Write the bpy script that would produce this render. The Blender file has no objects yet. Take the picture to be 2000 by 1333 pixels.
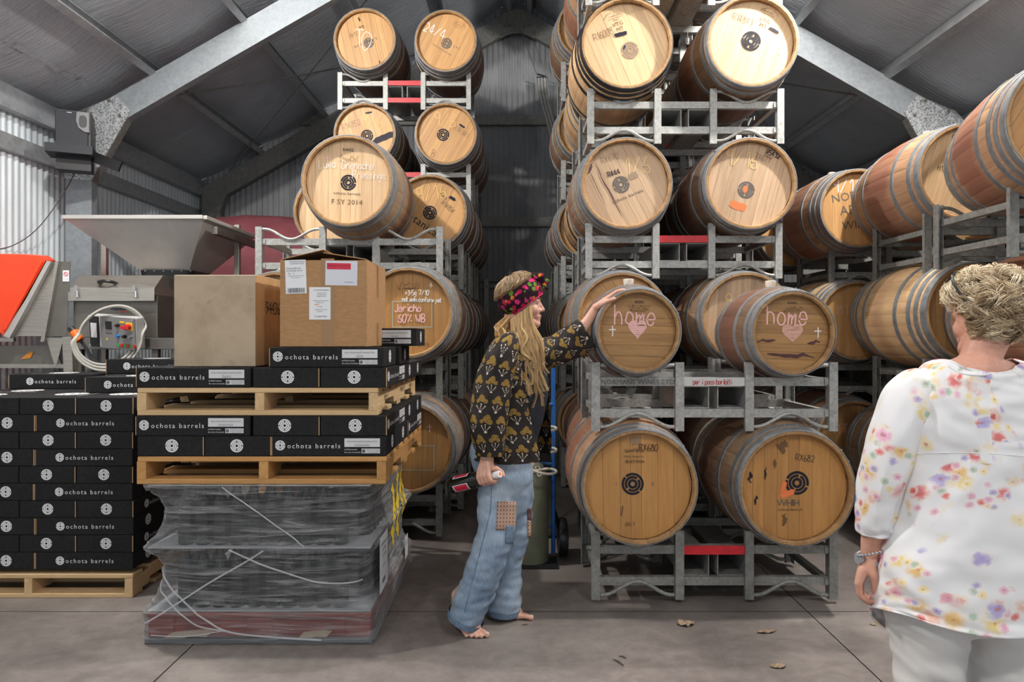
import bpy, bmesh, math, random
from mathutils import Vector, Matrix, noise as mnoise
from mathutils.bvhtree import BVHTree
S = bpy.context.scene
COL = S.collection
R = random.Random(7)
PI = math.pi
rad = math.radians

# ------------------------------------------------------------ camera, world, lights, exposure
F, CX, CY, H = 1333.0, 1010.0, 659.0, 1.43
cam_d = bpy.data.cameras.new('camera')
cam_d.sensor_width = 36.0
cam_d.lens = 24.0
cam_d.shift_x = -10 / 2000
cam_d.shift_y = -7.5 / 2000
cam_d.clip_start = 0.05
cam = bpy.data.objects.new('camera', cam_d)
cam.location = (0, 0, H)
cam.rotation_euler = (rad(90), 0, 0)
COL.objects.link(cam)
S.camera = cam
S.view_settings.view_transform = 'Standard'
S.view_settings.look = 'None'
S.view_settings.gamma = 1.0
S.view_settings.use_curve_mapping = False
S.view_settings.exposure = 0.22

world = bpy.data.worlds.new('sky')
S.world = world
world.use_nodes = True
bg = world.node_tree.nodes['Background']
bg.inputs[0].default_value = (0.80, 0.88, 1.0, 1)
bg.inputs[1].default_value = 0.15


def lamp(name, kind, loc, energy, color=(1, 1, 1), rot=(0, 0, 0), size=0.3, size_y=None, spot=None, blend=0.3):
    d = bpy.data.lights.new(name, kind)
    d.energy = energy
    d.color = color
    if kind == 'AREA':
        d.size = size
        if size_y:
            d.shape = 'RECTANGLE'
            d.size_y = size_y
    else:
        d.shadow_soft_size = size
    if spot:
        d.spot_size = rad(spot)
        d.spot_blend = blend
    o = bpy.data.objects.new(name, d)
    o.location = loc
    o.rotation_euler = rot
    COL.objects.link(o)
    return o


WARM = (1.0, 0.955, 0.895)
# a pair of high-bay lamps under the roof slopes, an added fill pair behind the camera, daylight through the open front of the shed
lamp('high_bay_and_fill_light', 'POINT', (2.50, 3.74, 4.50), 430, WARM, size=0.06)
lamp('high_bay_and_fill_light', 'POINT', (-2.50, 3.60, 4.50), 400, WARM, size=0.06)
lamp('high_bay_and_fill_light', 'POINT', (2.2, -0.8, 4.68), 185, WARM, size=0.10)  # added fill for the carton fronts and the blouse, no known lamp
lamp('high_bay_and_fill_light', 'POINT', (-2.2, -0.8, 4.68), 185, WARM, size=0.10)  # left twin of the added fill
lamp('open_door_daylight', 'AREA', (0, -3.9, 1.9), 62, (0.88, 0.94, 1.0), rot=(rad(84), 0, 0), size=7.0, size_y=3.2)


def P(px, py, y):
    """world point seen at photo pixel (px, py) at depth y"""
    return Vector(((px - CX) * y / F, y, H - (py - CY) * y / F))


# ------------------------------------------------------------ node helper
class NT:
    def __init__(self, name, rough=0.6, metal=0.0, color=(0.5, 0.5, 0.5)):
        self.m = bpy.data.materials.new(name)
        self.m.use_nodes = True
        self.t = self.m.node_tree
        self.b = self.t.nodes['Principled BSDF']
        self.set('Roughness', rough)
        self.set('Metallic', metal)
        self.set('Base Color', color)
        self.tc = None

    def link(self, src, dst):
        if hasattr(src, 'is_output') or isinstance(src, bpy.types.NodeSocket):
            self.t.links.new(src, dst)
        else:
            if isinstance(src, (tuple, list)):
                if dst.type == 'RGBA' and len(src) == 3:
                    src = (*src, 1)
                dst.default_value = src
            else:
                dst.default_value = src if dst.type not in ('RGBA', 'VECTOR') else ((src, src, src, 1) if dst.type == 'RGBA' else (src, src, src))

    def set(self, k, v):
        self.link(v, self.b.inputs[k])

    def n(self, kind, **kw):
        x = self.t.nodes.new(kind)
        for k, v in kw.items():
            setattr(x, k, v)
        return x

    def co(self, which='Object'):
        if self.tc is None:
            self.tc = self.n('ShaderNodeTexCoord')
        return self.tc.outputs[which]

    def rnd(self):
        return self.n('ShaderNodeObjectInfo').outputs['Random']

    def scale(self, v, s):
        x = self.n('ShaderNodeVectorMath', operation='MULTIPLY')
        self.link(v, x.inputs[0]); x.inputs[1].default_value = s
        return x.outputs[0]

    def add_rnd(self, v, k=37.0):
        """offset a coordinate by the object's random number so copies differ"""
        m = self.M('MULTIPLY', self.rnd(), k)
        x = self.n('ShaderNodeVectorMath', operation='ADD')
        self.link(v, x.inputs[0]); self.link(m, x.inputs[1])
        return x.outputs[0]

    def sep(self, v):
        x = self.n('ShaderNodeSeparateXYZ'); self.link(v, x.inputs[0])
        return x.outputs[0], x.outputs[1], x.outputs[2]

    def comb(self, a, b, c):
        x = self.n('ShaderNodeCombineXYZ')
        for i, v in enumerate((a, b, c)):
            self.link(v, x.inputs[i])
        return x.outputs[0]

    def M(self, op, a, b=0.0, c=None, clamp=False):
        x = self.n('ShaderNodeMath', operation=op, use_clamp=clamp)
        self.link(a, x.inputs[0]); self.link(b, x.inputs[1])
        if c is not None:
            self.link(c, x.inputs[2])
        return x.outputs[0]

    def noise(self, v, scale=5.0, detail=3.0, rough=0.55, dist=0.0):
        x = self.n('ShaderNodeTexNoise')
        self.link(v, x.inputs['Vector'])
        x.inputs['Scale'].default_value = scale
        x.inputs['Detail'].default_value = detail
        x.inputs['Roughness'].default_value = rough
        x.inputs['Distortion'].default_value = dist
        return x.outputs['Fac']

    def vor(self, v, scale=5.0, rnd=1.0, feature='F1'):
        x = self.n('ShaderNodeTexVoronoi', feature=feature)
        self.link(v, x.inputs['Vector'])
        x.inputs['Scale'].default_value = scale
        x.inputs['Randomness'].default_value = rnd
        return x

    def step(self, v, a, b):
        """smooth ramp 0..1 from a to b"""
        x = self.n('ShaderNodeMapRange', interpolation_type='SMOOTHSTEP')
        self.link(v, x.inputs[0])
        x.inputs[1].default_value = a; x.inputs[2].default_value = b
        return x.outputs[0]

    def ramp(self, f, stops):
        x = self.n('ShaderNodeValToRGB')
        e = x.color_ramp.elements
        while len(e) > 1:
            e.remove(e[-1])
        e[0].position = stops[0][0]; e[0].color = (*stops[0][1], 1)
        for p, c in stops[1:]:
            k = e.new(p); k.color = (*c, 1)
        self.link(f, x.inputs[0])
        return x.outputs[0]

    def mix(self, f, a, b, mode='MIX'):
        x = self.n('ShaderNodeMix', data_type='RGBA', blend_type=mode)
        self.link(f, x.inputs[0]); self.link(a, x.inputs[6]); self.link(b, x.inputs[7])
        return x.outputs[2]

    def bump(self, h, strength=0.3, dist=0.01):
        x = self.n('ShaderNodeBump')
        x.inputs['Strength'].default_value = strength
        x.inputs['Distance'].default_value = dist
        self.link(h, x.inputs['Height'])
        self.t.links.new(x.outputs[0], self.b.inputs['Normal'])


def flat(name, c, rough=0.6, metal=0.0, var=0.0, vs=20.0):
    t = NT(name, rough, metal, c)
    if var:
        f = t.noise(t.add_rnd(t.co()), vs, 4)
        lo = tuple(x * (1 - var) for x in c); hi = tuple(min(1, x * (1 + var)) for x in c)
        t.set('Base Color', t.ramp(f, [(0.3, lo), (0.7, hi)]))
    return t.m


def matte(*names):
    for n_ in names:
        M[n_].node_tree.nodes['Principled BSDF'].inputs['Specular IOR Level'].default_value = 0.15


def galv(name, c, var=0.25, rough=0.5, metal=0.55, sc=28, rust=0.0):
    t = NT(name, rough, metal)
    v = t.add_rnd(t.co())
    f = t.noise(v, sc, 5, 0.65)
    g = t.vor(v, sc * 2.2).outputs['Distance']
    f = t.M('ADD', t.M('MULTIPLY', f, 0.75), t.M('MULTIPLY', g, 0.35))
    col = t.ramp(f, [(0.28, tuple(x * (1 - var) for x in c)), (0.5, c), (0.72, tuple(min(1, x * (1 + var)) for x in c))])
    if rust:
        r = t.step(t.noise(v, 9, 5, 0.7), 0.66, 0.8)
        col = t.mix(t.M('MULTIPLY', r, rust), col, (0.22, 0.10, 0.04))
    t.set('Base Color', col)
    t.set('Roughness', t.M('ADD', t.M('MULTIPLY', f, 0.35), rough - 0.15))
    return t.m


def wood(name, c_lo, c_hi, axis, rough=0.6, stain=None, rnd=0.25, grain=1.0, edge=None):
    """planks: grain runs along the given local axis; every object its own tone"""
    t = NT(name, rough)
    o = t.co()
    s = [26.0, 26.0, 26.0]
    s['xyz'.index(axis)] = 1.6
    v = t.add_rnd(t.scale(o, s))
    g = t.noise(v, 1.0 * grain, 6, 0.65, 0.7)
    fine = t.noise(v, 5.5 * grain, 3, 0.6)
    f = t.M('ADD', t.M('MULTIPLY', g, 0.7), t.M('MULTIPLY', fine, 0.3))
    col = t.ramp(f, [(0.30, c_lo), (0.66, c_hi)])
    bv = t.M('ADD', t.M('MULTIPLY', t.rnd(), rnd), 1.0 - rnd * 0.55)
    col = t.mix(1.0, col, t.comb(bv, bv, bv), 'MULTIPLY')
    if stain:
        x, y, z = t.sep(o)
        w = t.M('ABSOLUTE', y)
        nz = t.noise(t.add_rnd(t.scale(o, (9, 4, 9))), 1.0, 4)
        w = t.M('ADD', w, t.M('MULTIPLY', t.M('SUBTRACT', nz, 0.5), 0.16))
        k = t.step(w, stain[1] + 0.05, stain[1] - 0.05)
        r2 = t.M('ADD', t.M('MULTIPLY', t.rnd(), 0.5), 0.5)
        col = t.mix(t.M('MULTIPLY', t.M('MULTIPLY', k, stain[2]), r2), col, stain[0])
    t.set('Base Color', col)
    t.bump(f, 0.25, 0.002)
    return t.m


# ------------------------------------------------------------ mesh builder
class MB:
    def __init__(self):
        self.v, self.f, self.uv, self.mi = [], [], [], []

    def add(self, vs, fs, uvs=None):
        k = len(self.v)
        self.v += [tuple(p) for p in vs]
        self.f += [tuple(i + k for i in f) for f in fs]
        if uvs:
            self.uv += uvs
        return self

    def box(self, c, s, rot=None):
        x, y, z = (i / 2 for i in s)
        vs = [Vector(p) for p in ((-x, -y, -z), (x, -y, -z), (x, y, -z), (-x, y, -z), (-x, -y, z), (x, -y, z), (x, y, z), (-x, y, z))]
        if rot is not None:
            vs = [rot @ p for p in vs]
        c = Vector(c)
        return self.add([p + c for p in vs], [(3, 2, 1, 0), (4, 5, 6, 7), (0, 1, 5, 4), (1, 2, 6, 5), (2, 3, 7, 6), (3, 0, 4, 7)])

    def bar(self, p0, p1, w, h, up=(0, 0, 1)):
        """box between two points, w across, h along the up direction"""
        p0, p1 = Vector(p0), Vector(p1)
        d = p1 - p0
        L = d.length
        d.normalize()
        u = Vector(up)
        sx = d.cross(u)
        if sx.length < 1e-6:
            sx = d.cross(Vector((1, 0, 0)))
        sx.normalize()
        u = sx.cross(d)
        m = Matrix((sx, d, u)).transposed()
        return self.box((p0 + p1) / 2, (w, L, h), m)

    def prism(self, pts, a, b):
        """polygon (2-D list mapped by function a(p)) extruded by vector b"""
        lo = [Vector(a(*p)) for p in pts]
        hi = [p + Vector(b) for p in lo]
        n = len(pts)
        fs = [tuple(range(n - 1, -1, -1)), tuple(range(n, 2 * n))]
        fs += [(i, (i + 1) % n, n + (i + 1) % n, n + i) for i in range(n)]
        return self.add(lo + hi, fs)

    def tube(self, pts, r, seg=8, closed=False, cap=True):
        pts = [Vector(p) for p in pts]
        n = len(pts)
        rs = r if isinstance(r, (list, tuple)) else [r] * n
        vs, fs = [], []
        prev = None
        for i, p in enumerate(pts):
            a = pts[(i - 1) % n] if (closed or i > 0) else p
            b = pts[(i + 1) % n] if (closed or i < n - 1) else p
            d = (b - a)
            if d.length < 1e-9:
                d = Vector((0, 0, 1))
            d.normalize()
            if prev is None:
                u = d.orthogonal().normalized()
            else:
                u = prev - d * prev.dot(d)
                if u.length < 1e-6:
                    u = d.orthogonal()
                u.normalize()
            prev = u
            w = d.cross(u)
            for k in range(seg):
                t = 2 * PI * k / seg
                vs.append(p + (u * math.cos(t) + w * math.sin(t)) * rs[i])
        m = n if closed else n - 1
        for i in range(m):
            j = (i + 1) % n
            for k in range(seg):
                q = (k + 1) % seg
                fs.append((i * seg + k, i * seg + q, j * seg + q, j * seg + k))
        if cap and not closed:
            fs.append(tuple(range(seg - 1, -1, -1)))
            fs.append(tuple((n - 1) * seg + k for k in range(seg)))
        return self.add(vs, fs)

    def cyl(self, p0, p1, r0, r1=None, seg=20):
        return self.tube([p0, p1], [r0, r0 if r1 is None else r1], seg)

    def lathe(self, prof, c=(0, 0, 0), axis='z', seg=24, a0=0.0, a1=2 * PI, close=False):
        """profile list of (radius, height)"""
        full = abs(a1 - a0 - 2 * PI) < 1e-6
        m = seg if full else seg + 1
        vs, fs = [], []
        c = Vector(c)
        for r, h in prof:
            for k in range(m):
                t = a0 + (a1 - a0) * k / seg
                x, y = r * math.cos(t), r * math.sin(t)
                q = {'z': (x, y, h), 'y': (x, h, y), 'x': (h, x, y)}[axis]
                vs.append(c + Vector(q))
        n = len(prof)
        for i in range(n if close else n - 1):
            j = (i + 1) % n
            for k in range(m if full else m - 1):
                q = (k + 1) % m
                f = (i * m + k, i * m + q, j * m + q, j * m + k)
                fs.append(f if axis != 'y' else f[::-1])
        return self.add(vs, fs)

    def loft(self, rings, cap0=True, cap1=True, closed=True):
        n = len(rings[0])
        vs = [p for r in rings for p in r]
        fs, uvs = [], []
        m = n if closed else n - 1
        for i in range(len(rings) - 1):
            for k in range(m):
                q = (k + 1) % n
                fs.append((i * n + k, i * n + q, (i + 1) * n + q, (i + 1) * n + k))
        if cap0 and closed:
            fs.append(tuple(range(n - 1, -1, -1)))
        if cap1 and closed:
            fs.append(tuple((len(rings) - 1) * n + k for k in range(n)))
        return self.add(vs, fs)

    def ball(self, c, r, seg=12, rings=8, rot=None):
        rx, ry, rz = r if isinstance(r, (tuple, list)) else (r, r, r)
        vs, fs = [], []
        c = Vector(c)
        for i in range(1, rings):
            a = PI * i / rings
            for k in range(seg):
                t = 2 * PI * k / seg
                p = Vector((rx * math.sin(a) * math.cos(t), ry * math.sin(a) * math.sin(t), rz * math.cos(a)))
                vs.append(c + (rot @ p if rot is not None else p))
        top, bot = Vector((0, 0, rz)), Vector((0, 0, -rz))
        vs.append(c + (rot @ top if rot is not None else top))
        vs.append(c + (rot @ bot if rot is not None else bot))
        a, b = len(vs) - 2, len(vs) - 1
        for i in range(rings - 2):
            for k in range(seg):
                q = (k + 1) % seg
                fs.append((i * seg + k, (i + 1) * seg + k, (i + 1) * seg + q, i * seg + q))
        for k in range(seg):
            q = (k + 1) % seg
            fs.append((a, k, q))
            fs.append((b, (rings - 2) * seg + q, (rings - 2) * seg + k))
        return self.add(vs, fs)

    def mesh(self, name, mat, smooth=False):
        me = bpy.data.meshes.new(name)
        me.from_pydata(self.v, [], self.f)
        me.validate()
        me.update()
        if mat:
            for x in (mat if isinstance(mat, list) else [mat]):
                me.materials.append(x)
        if smooth:
            me.polygons.foreach_set('use_smooth', [True] * len(me.polygons))
            try:
                me.set_sharp_from_angle(angle=rad(smooth if smooth is not True else 40))
            except Exception:
                pass
        return me

    def build(self, name, mat, parent=None, smooth=False, loc=None):
        return link(name, self.mesh(name, mat, smooth), parent, loc)


def link(name, me, parent=None, loc=None, rot=None):
    o = bpy.data.objects.new(name, me)
    COL.objects.link(o)
    if parent is not None:
        o.parent = parent
    if loc is not None:
        o.location = loc
    if rot is not None:
        o.rotation_euler = rot
    return o


def empty(name, loc=(0, 0, 0), rz=0.0):
    o = bpy.data.objects.new(name, None)
    o.empty_display_size = 0.1
    o.location = loc
    o.rotation_euler = (0, 0, rz)
    COL.objects.link(o)
    return o


def tag(o, label, cat, group=None):
    o['label'] = label
    o['category'] = cat
    if group:
        o['group'] = group
    return o


def struct(o):
    o['kind'] = 'structure'
    return o


def bevel(o, w=0.004, seg=2):
    b = o.modifiers.new('bevel', 'BEVEL')
    b.width = w
    b.segments = seg
    b.limit_method = 'ANGLE'
    return o


def catmull(pts, n=8, closed=False):
    pts = [Vector(p) for p in pts]
    out = []
    m = len(pts)
    for i in range(m if closed else m - 1):
        if closed:
            p0, p1, p2, p3 = pts[i - 1], pts[i], pts[(i + 1) % m], pts[(i + 2) % m]
        else:
            p0 = pts[max(i - 1, 0)]; p1 = pts[i]; p2 = pts[i + 1]; p3 = pts[min(i + 2, m - 1)]
        for k in range(n):
            t = k / n
            out.append(0.5 * ((2 * p1) + (p2 - p0) * t + (2 * p0 - 5 * p1 + 4 * p2 - p3) * t * t + (3 * p1 - p0 - 3 * p2 + p3) * t ** 3))
    if not closed:
        out.append(pts[-1])
    return out


# ------------------------------------------------------------ flat print: text, logo, chalk
def text_mesh(txt, size, mat, spacing=1.0, bold=0.0, shear=0.0, align='CENTER'):
    """flat lettering in the XZ plane, facing -Y"""
    key = ('T', txt, size, mat.name, spacing, bold, shear, align)
    if key in CACHE:
        return CACHE[key]
    c = bpy.data.curves.new('txt', 'FONT')
    c.body = txt
    c.size = size
    c.space_character = spacing
    c.offset = bold
    c.shear = shear
    c.align_x = align
    c.align_y = 'CENTER'
    c.resolution_u = 2
    o = bpy.data.objects.new('txt', c)
    COL.objects.link(o)
    dg = bpy.context.evaluated_depsgraph_get()
    me = bpy.data.meshes.new_from_object(o.evaluated_get(dg))
    bpy.data.objects.remove(o)
    bpy.data.curves.remove(c)
    for v in me.vertices:
        v.co = (v.co.x, 0.0, v.co.y)
    me.materials.clear()
    me.materials.append(mat)
    me.name = 'lettering'
    CACHE[key] = me
    return me


CACHE = {}


def fit(txt, width, mat, spacing=1.0, bold=0.0):
    """lettering scaled to a given width"""
    key = ('F', txt, width, mat.name, spacing, bold)
    if key not in CACHE:
        me = text_mesh(txt, 0.1, mat, spacing, bold * 0.1).copy()
        xs_ = [v.co.x for v in me.vertices]
        k = width / (max(xs_) - min(xs_))
        c = (max(xs_) + min(xs_)) / 2
        for v in me.vertices:
            v.co = ((v.co.x - c) * k, 0, v.co.z * k)
        CACHE[key] = me
    return CACHE[key]


def arc_ring(mb, r0, r1, a0, a1, n):
    vs, fs = [], []
    for i in range(n + 1):
        t = a0 + (a1 - a0) * i / n
        vs += [(r0 * math.cos(t), 0, r0 * math.sin(t)), (r1 * math.cos(t), 0, r1 * math.sin(t))]
    for i in range(n):
        fs.append((2 * i, 2 * i + 1, 2 * i + 3, 2 * i + 2)[::-1])
    mb.add(vs, fs)


def logo_mesh(mat):
    """target logo of three broken rings, unit radius, facing -Y"""
    key = ('L', mat.name)
    if key not in CACHE:
        mb = MB()
        g = 0.07
        arc_ring(mb, 0.78, 1.0, g, PI - g, 22)
        arc_ring(mb, 0.78, 1.0, PI + g, 2 * PI - g, 22)
        g = 0.13
        arc_ring(mb, 0.50, 0.72, PI / 2 + g, 3 * PI / 2 - g, 18)
        arc_ring(mb, 0.50, 0.72, -PI / 2 + g, PI / 2 - g, 18)
        arc_ring(mb, 0.20, 0.44, 0, 2 * PI, 24)
        CACHE[key] = mb.mesh('logo', mat)
    return CACHE[key]


# stroke font on a 10x10 grid: baseline y=2, x-height 6, capitals 9, descenders 0
GL = {
 'a': '56361513224254 5652', 'b': '1912 1526465553422213', 'c': '5546261413224253', 'd': '5952 5546261413224253', 'e': '14545546261413224253',
 'f': '5848392912 1646', 'g': '56361514234354 5651402010', 'h': '1912 1426465452', 'i': '2622 2829', 'j': '36312010', 'k': '1912 5614 2452',
 'l': '1912', 'm': '1612 14253532 34455652', 'n': '1612 1426465452', 'o': '261413224253554626', 'p': '1610 1526465553422213', 'r': '1612 142656',
 's': '55462615244453422213', 't': '29233242 1646', 'u': '161322425356 5652', 'y': '1633 56331000', 'w': '16223542 56', 'v': '163256',
 'z': '16561252', 'q': '56361513224254 5650',
 'B': '1912 194958572515 155553421212', 'G': '68492917132242646545', 'J': '5953422213', 'L': '191262', 'M': '1219355972', 'N': '12196269',
 'O': '391714224264775939', 'P': '1912 194968574515', 'R': '1912 194968564515 4562', 'T': '1979 4942', 'W': '1932456279', 'X': '1962 6912',
 'H': '1912 6962 1666', 'E': '691912 62 1656', 'S': '68492918164554422212', 'V': '193269', 'A': '123962 2454', 'C': '68492917132242 63', 'D': '191242636859 3919',
 '0': '391714224254675939', '1': '274942', '2': '1849586612 1262', '3': '1849583656534213', '4': '491464 4942', '5': '591916465553422212',
 '6': '4927141322425354452514', '7': '196932', '8': '584929182746555342221314264758', '9': '584929181726465758 5852',
 '/': '6912', '%': '6912 1928 5463', '+': '3733 1555', '.': '3233', '-': '1555', "'": '3937', '*': '2634 3624'}


def glyph(ch):
    out = []
    for st in GL.get(ch, '').split():
        if len(st) % 2:
            st += st[1] if False else '6' if ch == 'O' else st[-1]
        out.append([(int(st[i]), int(st[i + 1])) for i in range(0, len(st) - 1, 2)])
    return out


def chalk_strokes(txt, size, track=0.72, slant=0.0, seed=1, rough=0.25, wx=0.66):
    """polylines of a handwritten line, centred, size = capital height"""
    rr = random.Random(seed)
    x, lines, k = 0.0, [], size / 7.0
    for ch in txt:
        if ch == ' ':
            x += 4 * k * wx
            continue
        strokes = glyph(ch)
        wmax = max((p[0] for s in strokes for p in s), default=4)
        dy = rr.uniform(-0.3, 0.3) * rough * 2
        for s in strokes:
            pts = [Vector((x + (p[0] - 1 + rr.uniform(-rough, rough)) * k * wx + slant * (p[1] - 2) * k, 0, (p[1] - 2 + dy + rr.uniform(-rough, rough)) * k)) for p in s]
            lines.append(catmull(pts, 4) if len(pts) > 2 else pts)
        x += (wmax - 1 + 2.6 * track) * k * wx
    for l in lines:
        for p in l:
            p.x -= x / 2
            p.z -= size / 2
    return lines


def ribbon(mb, pts, w):
    n = len(pts)
    if n == 1:
        pts = [pts[0], pts[0] + Vector((w, 0, 0))]
        n = 2
    vs, fs = [], []
    for i in range(n):
        d = pts[min(i + 1, n - 1)] - pts[max(i - 1, 0)]
        if d.length < 1e-9:
            d = Vector((1, 0, 0))
        d.normalize()
        q = Vector((-d.z, 0, d.x)) * w / 2
        dy = Vector((0, -0.000005 * (len(mb.f) % 97 + 1), 0))     # later strokes lie over earlier ones
        vs += [pts[i] + q + dy, pts[i] - q + dy]
    for i in range(n - 1):
        fs.append((2 * i, 2 * i + 1, 2 * i + 3, 2 * i + 2))
    mb.add(vs, fs)


def chalk_mesh(txt, size, mat, w=0.004, **kw):
    mb = MB()
    for l in chalk_strokes(txt, size, **kw):
        ribbon(mb, l, w)
    return mb.mesh('chalk_writing', mat)


def rect_mesh(w, h, mat, name='panel'):
    key = ('R', w, h, mat.name)
    if key not in CACHE:
        mb = MB()
        mb.add([(-w / 2, 0, -h / 2), (w / 2, 0, -h / 2), (w / 2, 0, h / 2), (-w / 2, 0, h / 2)], [(0, 1, 2, 3)])
        CACHE[key] = mb.mesh(name, mat)
    return CACHE[key]


def blob_mesh(w, h, mat, seed=0, n=26, rag=0.25):
    """ragged patch of paint or marker"""
    rr = random.Random(seed)
    pts = []
    for i in range(n):
        t = 2 * PI * i / n
        c, s = math.cos(t), math.sin(t)
        k = (abs(c) ** 4 + abs(s) ** 4) ** -0.25 * (1 + rr.uniform(-rag, rag) * 0.5)
        pts.append((c * k * w / 2, 0, s * k * h / 2))
    mb = MB()
    mb.add(pts, [tuple(range(n))])
    return mb.mesh('marking', mat)
# ------------------------------------------------------------ materials
M = {}
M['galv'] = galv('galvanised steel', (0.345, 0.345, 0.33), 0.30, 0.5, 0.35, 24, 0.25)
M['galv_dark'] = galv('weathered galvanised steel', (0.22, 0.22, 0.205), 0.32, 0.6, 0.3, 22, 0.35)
M['beam'] = galv('galvanised beam', (0.32, 0.35, 0.375), 0.14, 0.5, 0.35, 14)
M['purlin'] = galv('purlin steel', (0.42, 0.44, 0.46), 0.18, 0.45, 0.5, 10)
t = NT('spangled bracket', 0.5, 0.4)
v = t.co()
f = t.M('ADD', t.M('MULTIPLY', t.vor(v, 55).outputs['Distance'], 0.8), t.M('MULTIPLY', t.noise(v, 30, 5, 0.7), 0.6))
t.set('Base Color', t.ramp(f, [(0.42, (0.12, 0.12, 0.13)), (0.62, (0.42, 0.44, 0.46)), (0.9, (0.62, 0.64, 0.66))]))
M['spangle'] = t.m
M['bolt'] = flat('bolt', (0.25, 0.24, 0.2), 0.5, 0.7)
t = NT('white corrugated sheet', 0.45, 0.15)
f = t.noise(t.scale(t.co(), (1, 1, 0.3)), 4, 5, 0.65)
t.set('Base Color', t.ramp(f, [(0.3, (0.60, 0.66, 0.70)), (0.7, (0.72, 0.78, 0.82))]))
M['sheet'] = t.m
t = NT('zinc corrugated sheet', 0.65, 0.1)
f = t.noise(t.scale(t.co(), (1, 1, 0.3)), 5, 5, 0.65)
t.set('Base Color', t.ramp(f, [(0.3, (0.235, 0.245, 0.26)), (0.7, (0.335, 0.345, 0.36))]))  # grey darkened to stand in for the dim light at the back
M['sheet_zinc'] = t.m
t = NT('foil roof sarking', 0.42, 0.35)
v = t.co()
f = t.noise(v, 1.3, 4)
t.set('Base Color', t.ramp(f, [(0.3, (0.47, 0.51, 0.56)), (0.7, (0.62, 0.66, 0.71))]))
w1 = t.noise(t.scale(v, (3, 42, 3)), 1.0, 4, 0.6, 0.4)
w2 = t.noise(v, 6, 4, 0.6, 1.0)
t.bump(t.M('ADD', w1, t.M('MULTIPLY', w2, 0.8)), 0.6, 0.03)
M['foil'] = t.m

t = NT('worn concrete', 0.55)
v = t.co('Object')
f1 = t.noise(v, 0.9, 6, 0.62, 0.3)
f2 = t.noise(v, 14, 6, 0.7)
f3 = t.noise(t.scale(v, (5, 8, 5)), 1.2, 6, 0.72, 1.2)
f = t.M('ADD', t.M('ADD', t.M('MULTIPLY', f1, 0.55), t.M('MULTIPLY', f2, 0.25)), t.M('MULTIPLY', f3, 0.2))
col = t.ramp(f, [(0.36, (0.085, 0.072, 0.065)), (0.5, (0.175, 0.150, 0.137)), (0.66, (0.29, 0.255, 0.235))])
st = t.step(t.noise(v, 2.3, 5, 0.6), 0.60, 0.74)
col = t.mix(t.M('MULTIPLY', st, 0.45), col, (0.085, 0.065, 0.062))
sc = t.step(t.noise(t.scale(v, (40, 6, 40)), 1.0, 5, 0.75, 1.5), 0.66, 0.72)
col = t.mix(t.M('MULTIPLY', sc, 0.5), col, (0.48, 0.45, 0.43))
pk = t.step(t.vor(v, 16).outputs['Distance'], 0.06, 0.03)
col = t.mix(t.M('MULTIPLY', pk, 0.6), col, (0.06, 0.05, 0.045))
t.set('Base Color', col)
t.set('Roughness', t.M('ADD', t.M('MULTIPLY', f2, 0.3), 0.38))
t.bump(f2, 0.15, 0.004)
M['floor'] = t.m
M['joint'] = flat('joint dirt', (0.02, 0.018, 0.016), 0.9)

HEADS = {
 'pale': wood('pale oak head', (0.53, 0.33, 0.165), (0.76, 0.53, 0.31), 'z', 0.5, rnd=0.18),
 'tan': wood('tan oak head', (0.41, 0.205, 0.070), (0.62, 0.355, 0.14), 'z', 0.5, rnd=0.22),
 'grey': wood('weathered oak head', (0.40, 0.255, 0.145), (0.62, 0.43, 0.275), 'z', 0.55, rnd=0.26),
 'orange': wood('orange oak head', (0.345, 0.16, 0.043), (0.51, 0.262, 0.08), 'z', 0.5, rnd=0.22),
 'brown': wood('brown oak head', (0.24, 0.115, 0.038), (0.45, 0.25, 0.09), 'z', 0.55, rnd=0.3),
}
RED = (0.17, 0.035, 0.035)
STAVES = {
 'new': wood('new oak staves', (0.46, 0.27, 0.13), (0.66, 0.44, 0.24), 'y', 0.55, (RED, 0.06, 0.35), rnd=0.22),
 'aged': wood('aged oak staves', (0.20, 0.12, 0.065), (0.38, 0.25, 0.15), 'y', 0.6, (RED, 0.12, 0.45), rnd=0.3),
 'red': wood('wine stained staves', (0.30, 0.15, 0.08), (0.47, 0.28, 0.16), 'y', 0.55, ((0.20, 0.05, 0.04), 0.16, 0.72), rnd=0.25),
 'dark': wood('dark oak staves', (0.10, 0.056, 0.03), (0.20, 0.12, 0.068), 'y', 0.6, (RED, 0.15, 0.4), rnd=0.3),
}
M['chime'] = wood('stave ends', (0.22, 0.115, 0.045), (0.42, 0.245, 0.105), 'y', 0.6, rnd=0.3)
M['hoop'] = galv('galvanised hoop', (0.205, 0.215, 0.225), 0.25, 0.5, 0.4, 16, 0.12)
M['hoop_black'] = flat('black hoop', (0.016, 0.016, 0.018), 0.4, 0.2)
M['bung'] = flat('silicone bung', (0.80, 0.74, 0.64), 0.45)
M['black_paint'] = flat('black stencil paint', (0.018, 0.019, 0.026), 0.6)
M['faded_paint'] = flat('faded stencil paint', (0.30, 0.21, 0.14), 0.6)
M['grey_paint'] = flat('worn stencil paint', (0.10, 0.085, 0.075), 0.6)
M['burn'] = flat('branded lettering', (0.13, 0.065, 0.03), 0.7)
M['pencil'] = flat('marker pen line', (0.16, 0.09, 0.05), 0.6)
M['marker'] = flat('black marker', (0.022, 0.02, 0.03), 0.5)
M['white_chalk'] = flat('white chalk', (0.84, 0.80, 0.76), 0.9)
M['pink_chalk'] = flat('pink chalk', (0.80, 0.46, 0.44), 0.9)
M['pink_soft'] = flat('rubbed pink chalk', (0.66, 0.37, 0.30), 0.9)
M['yellow_chalk'] = flat('yellow chalk', (0.84, 0.56, 0.22), 0.9)
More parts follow.
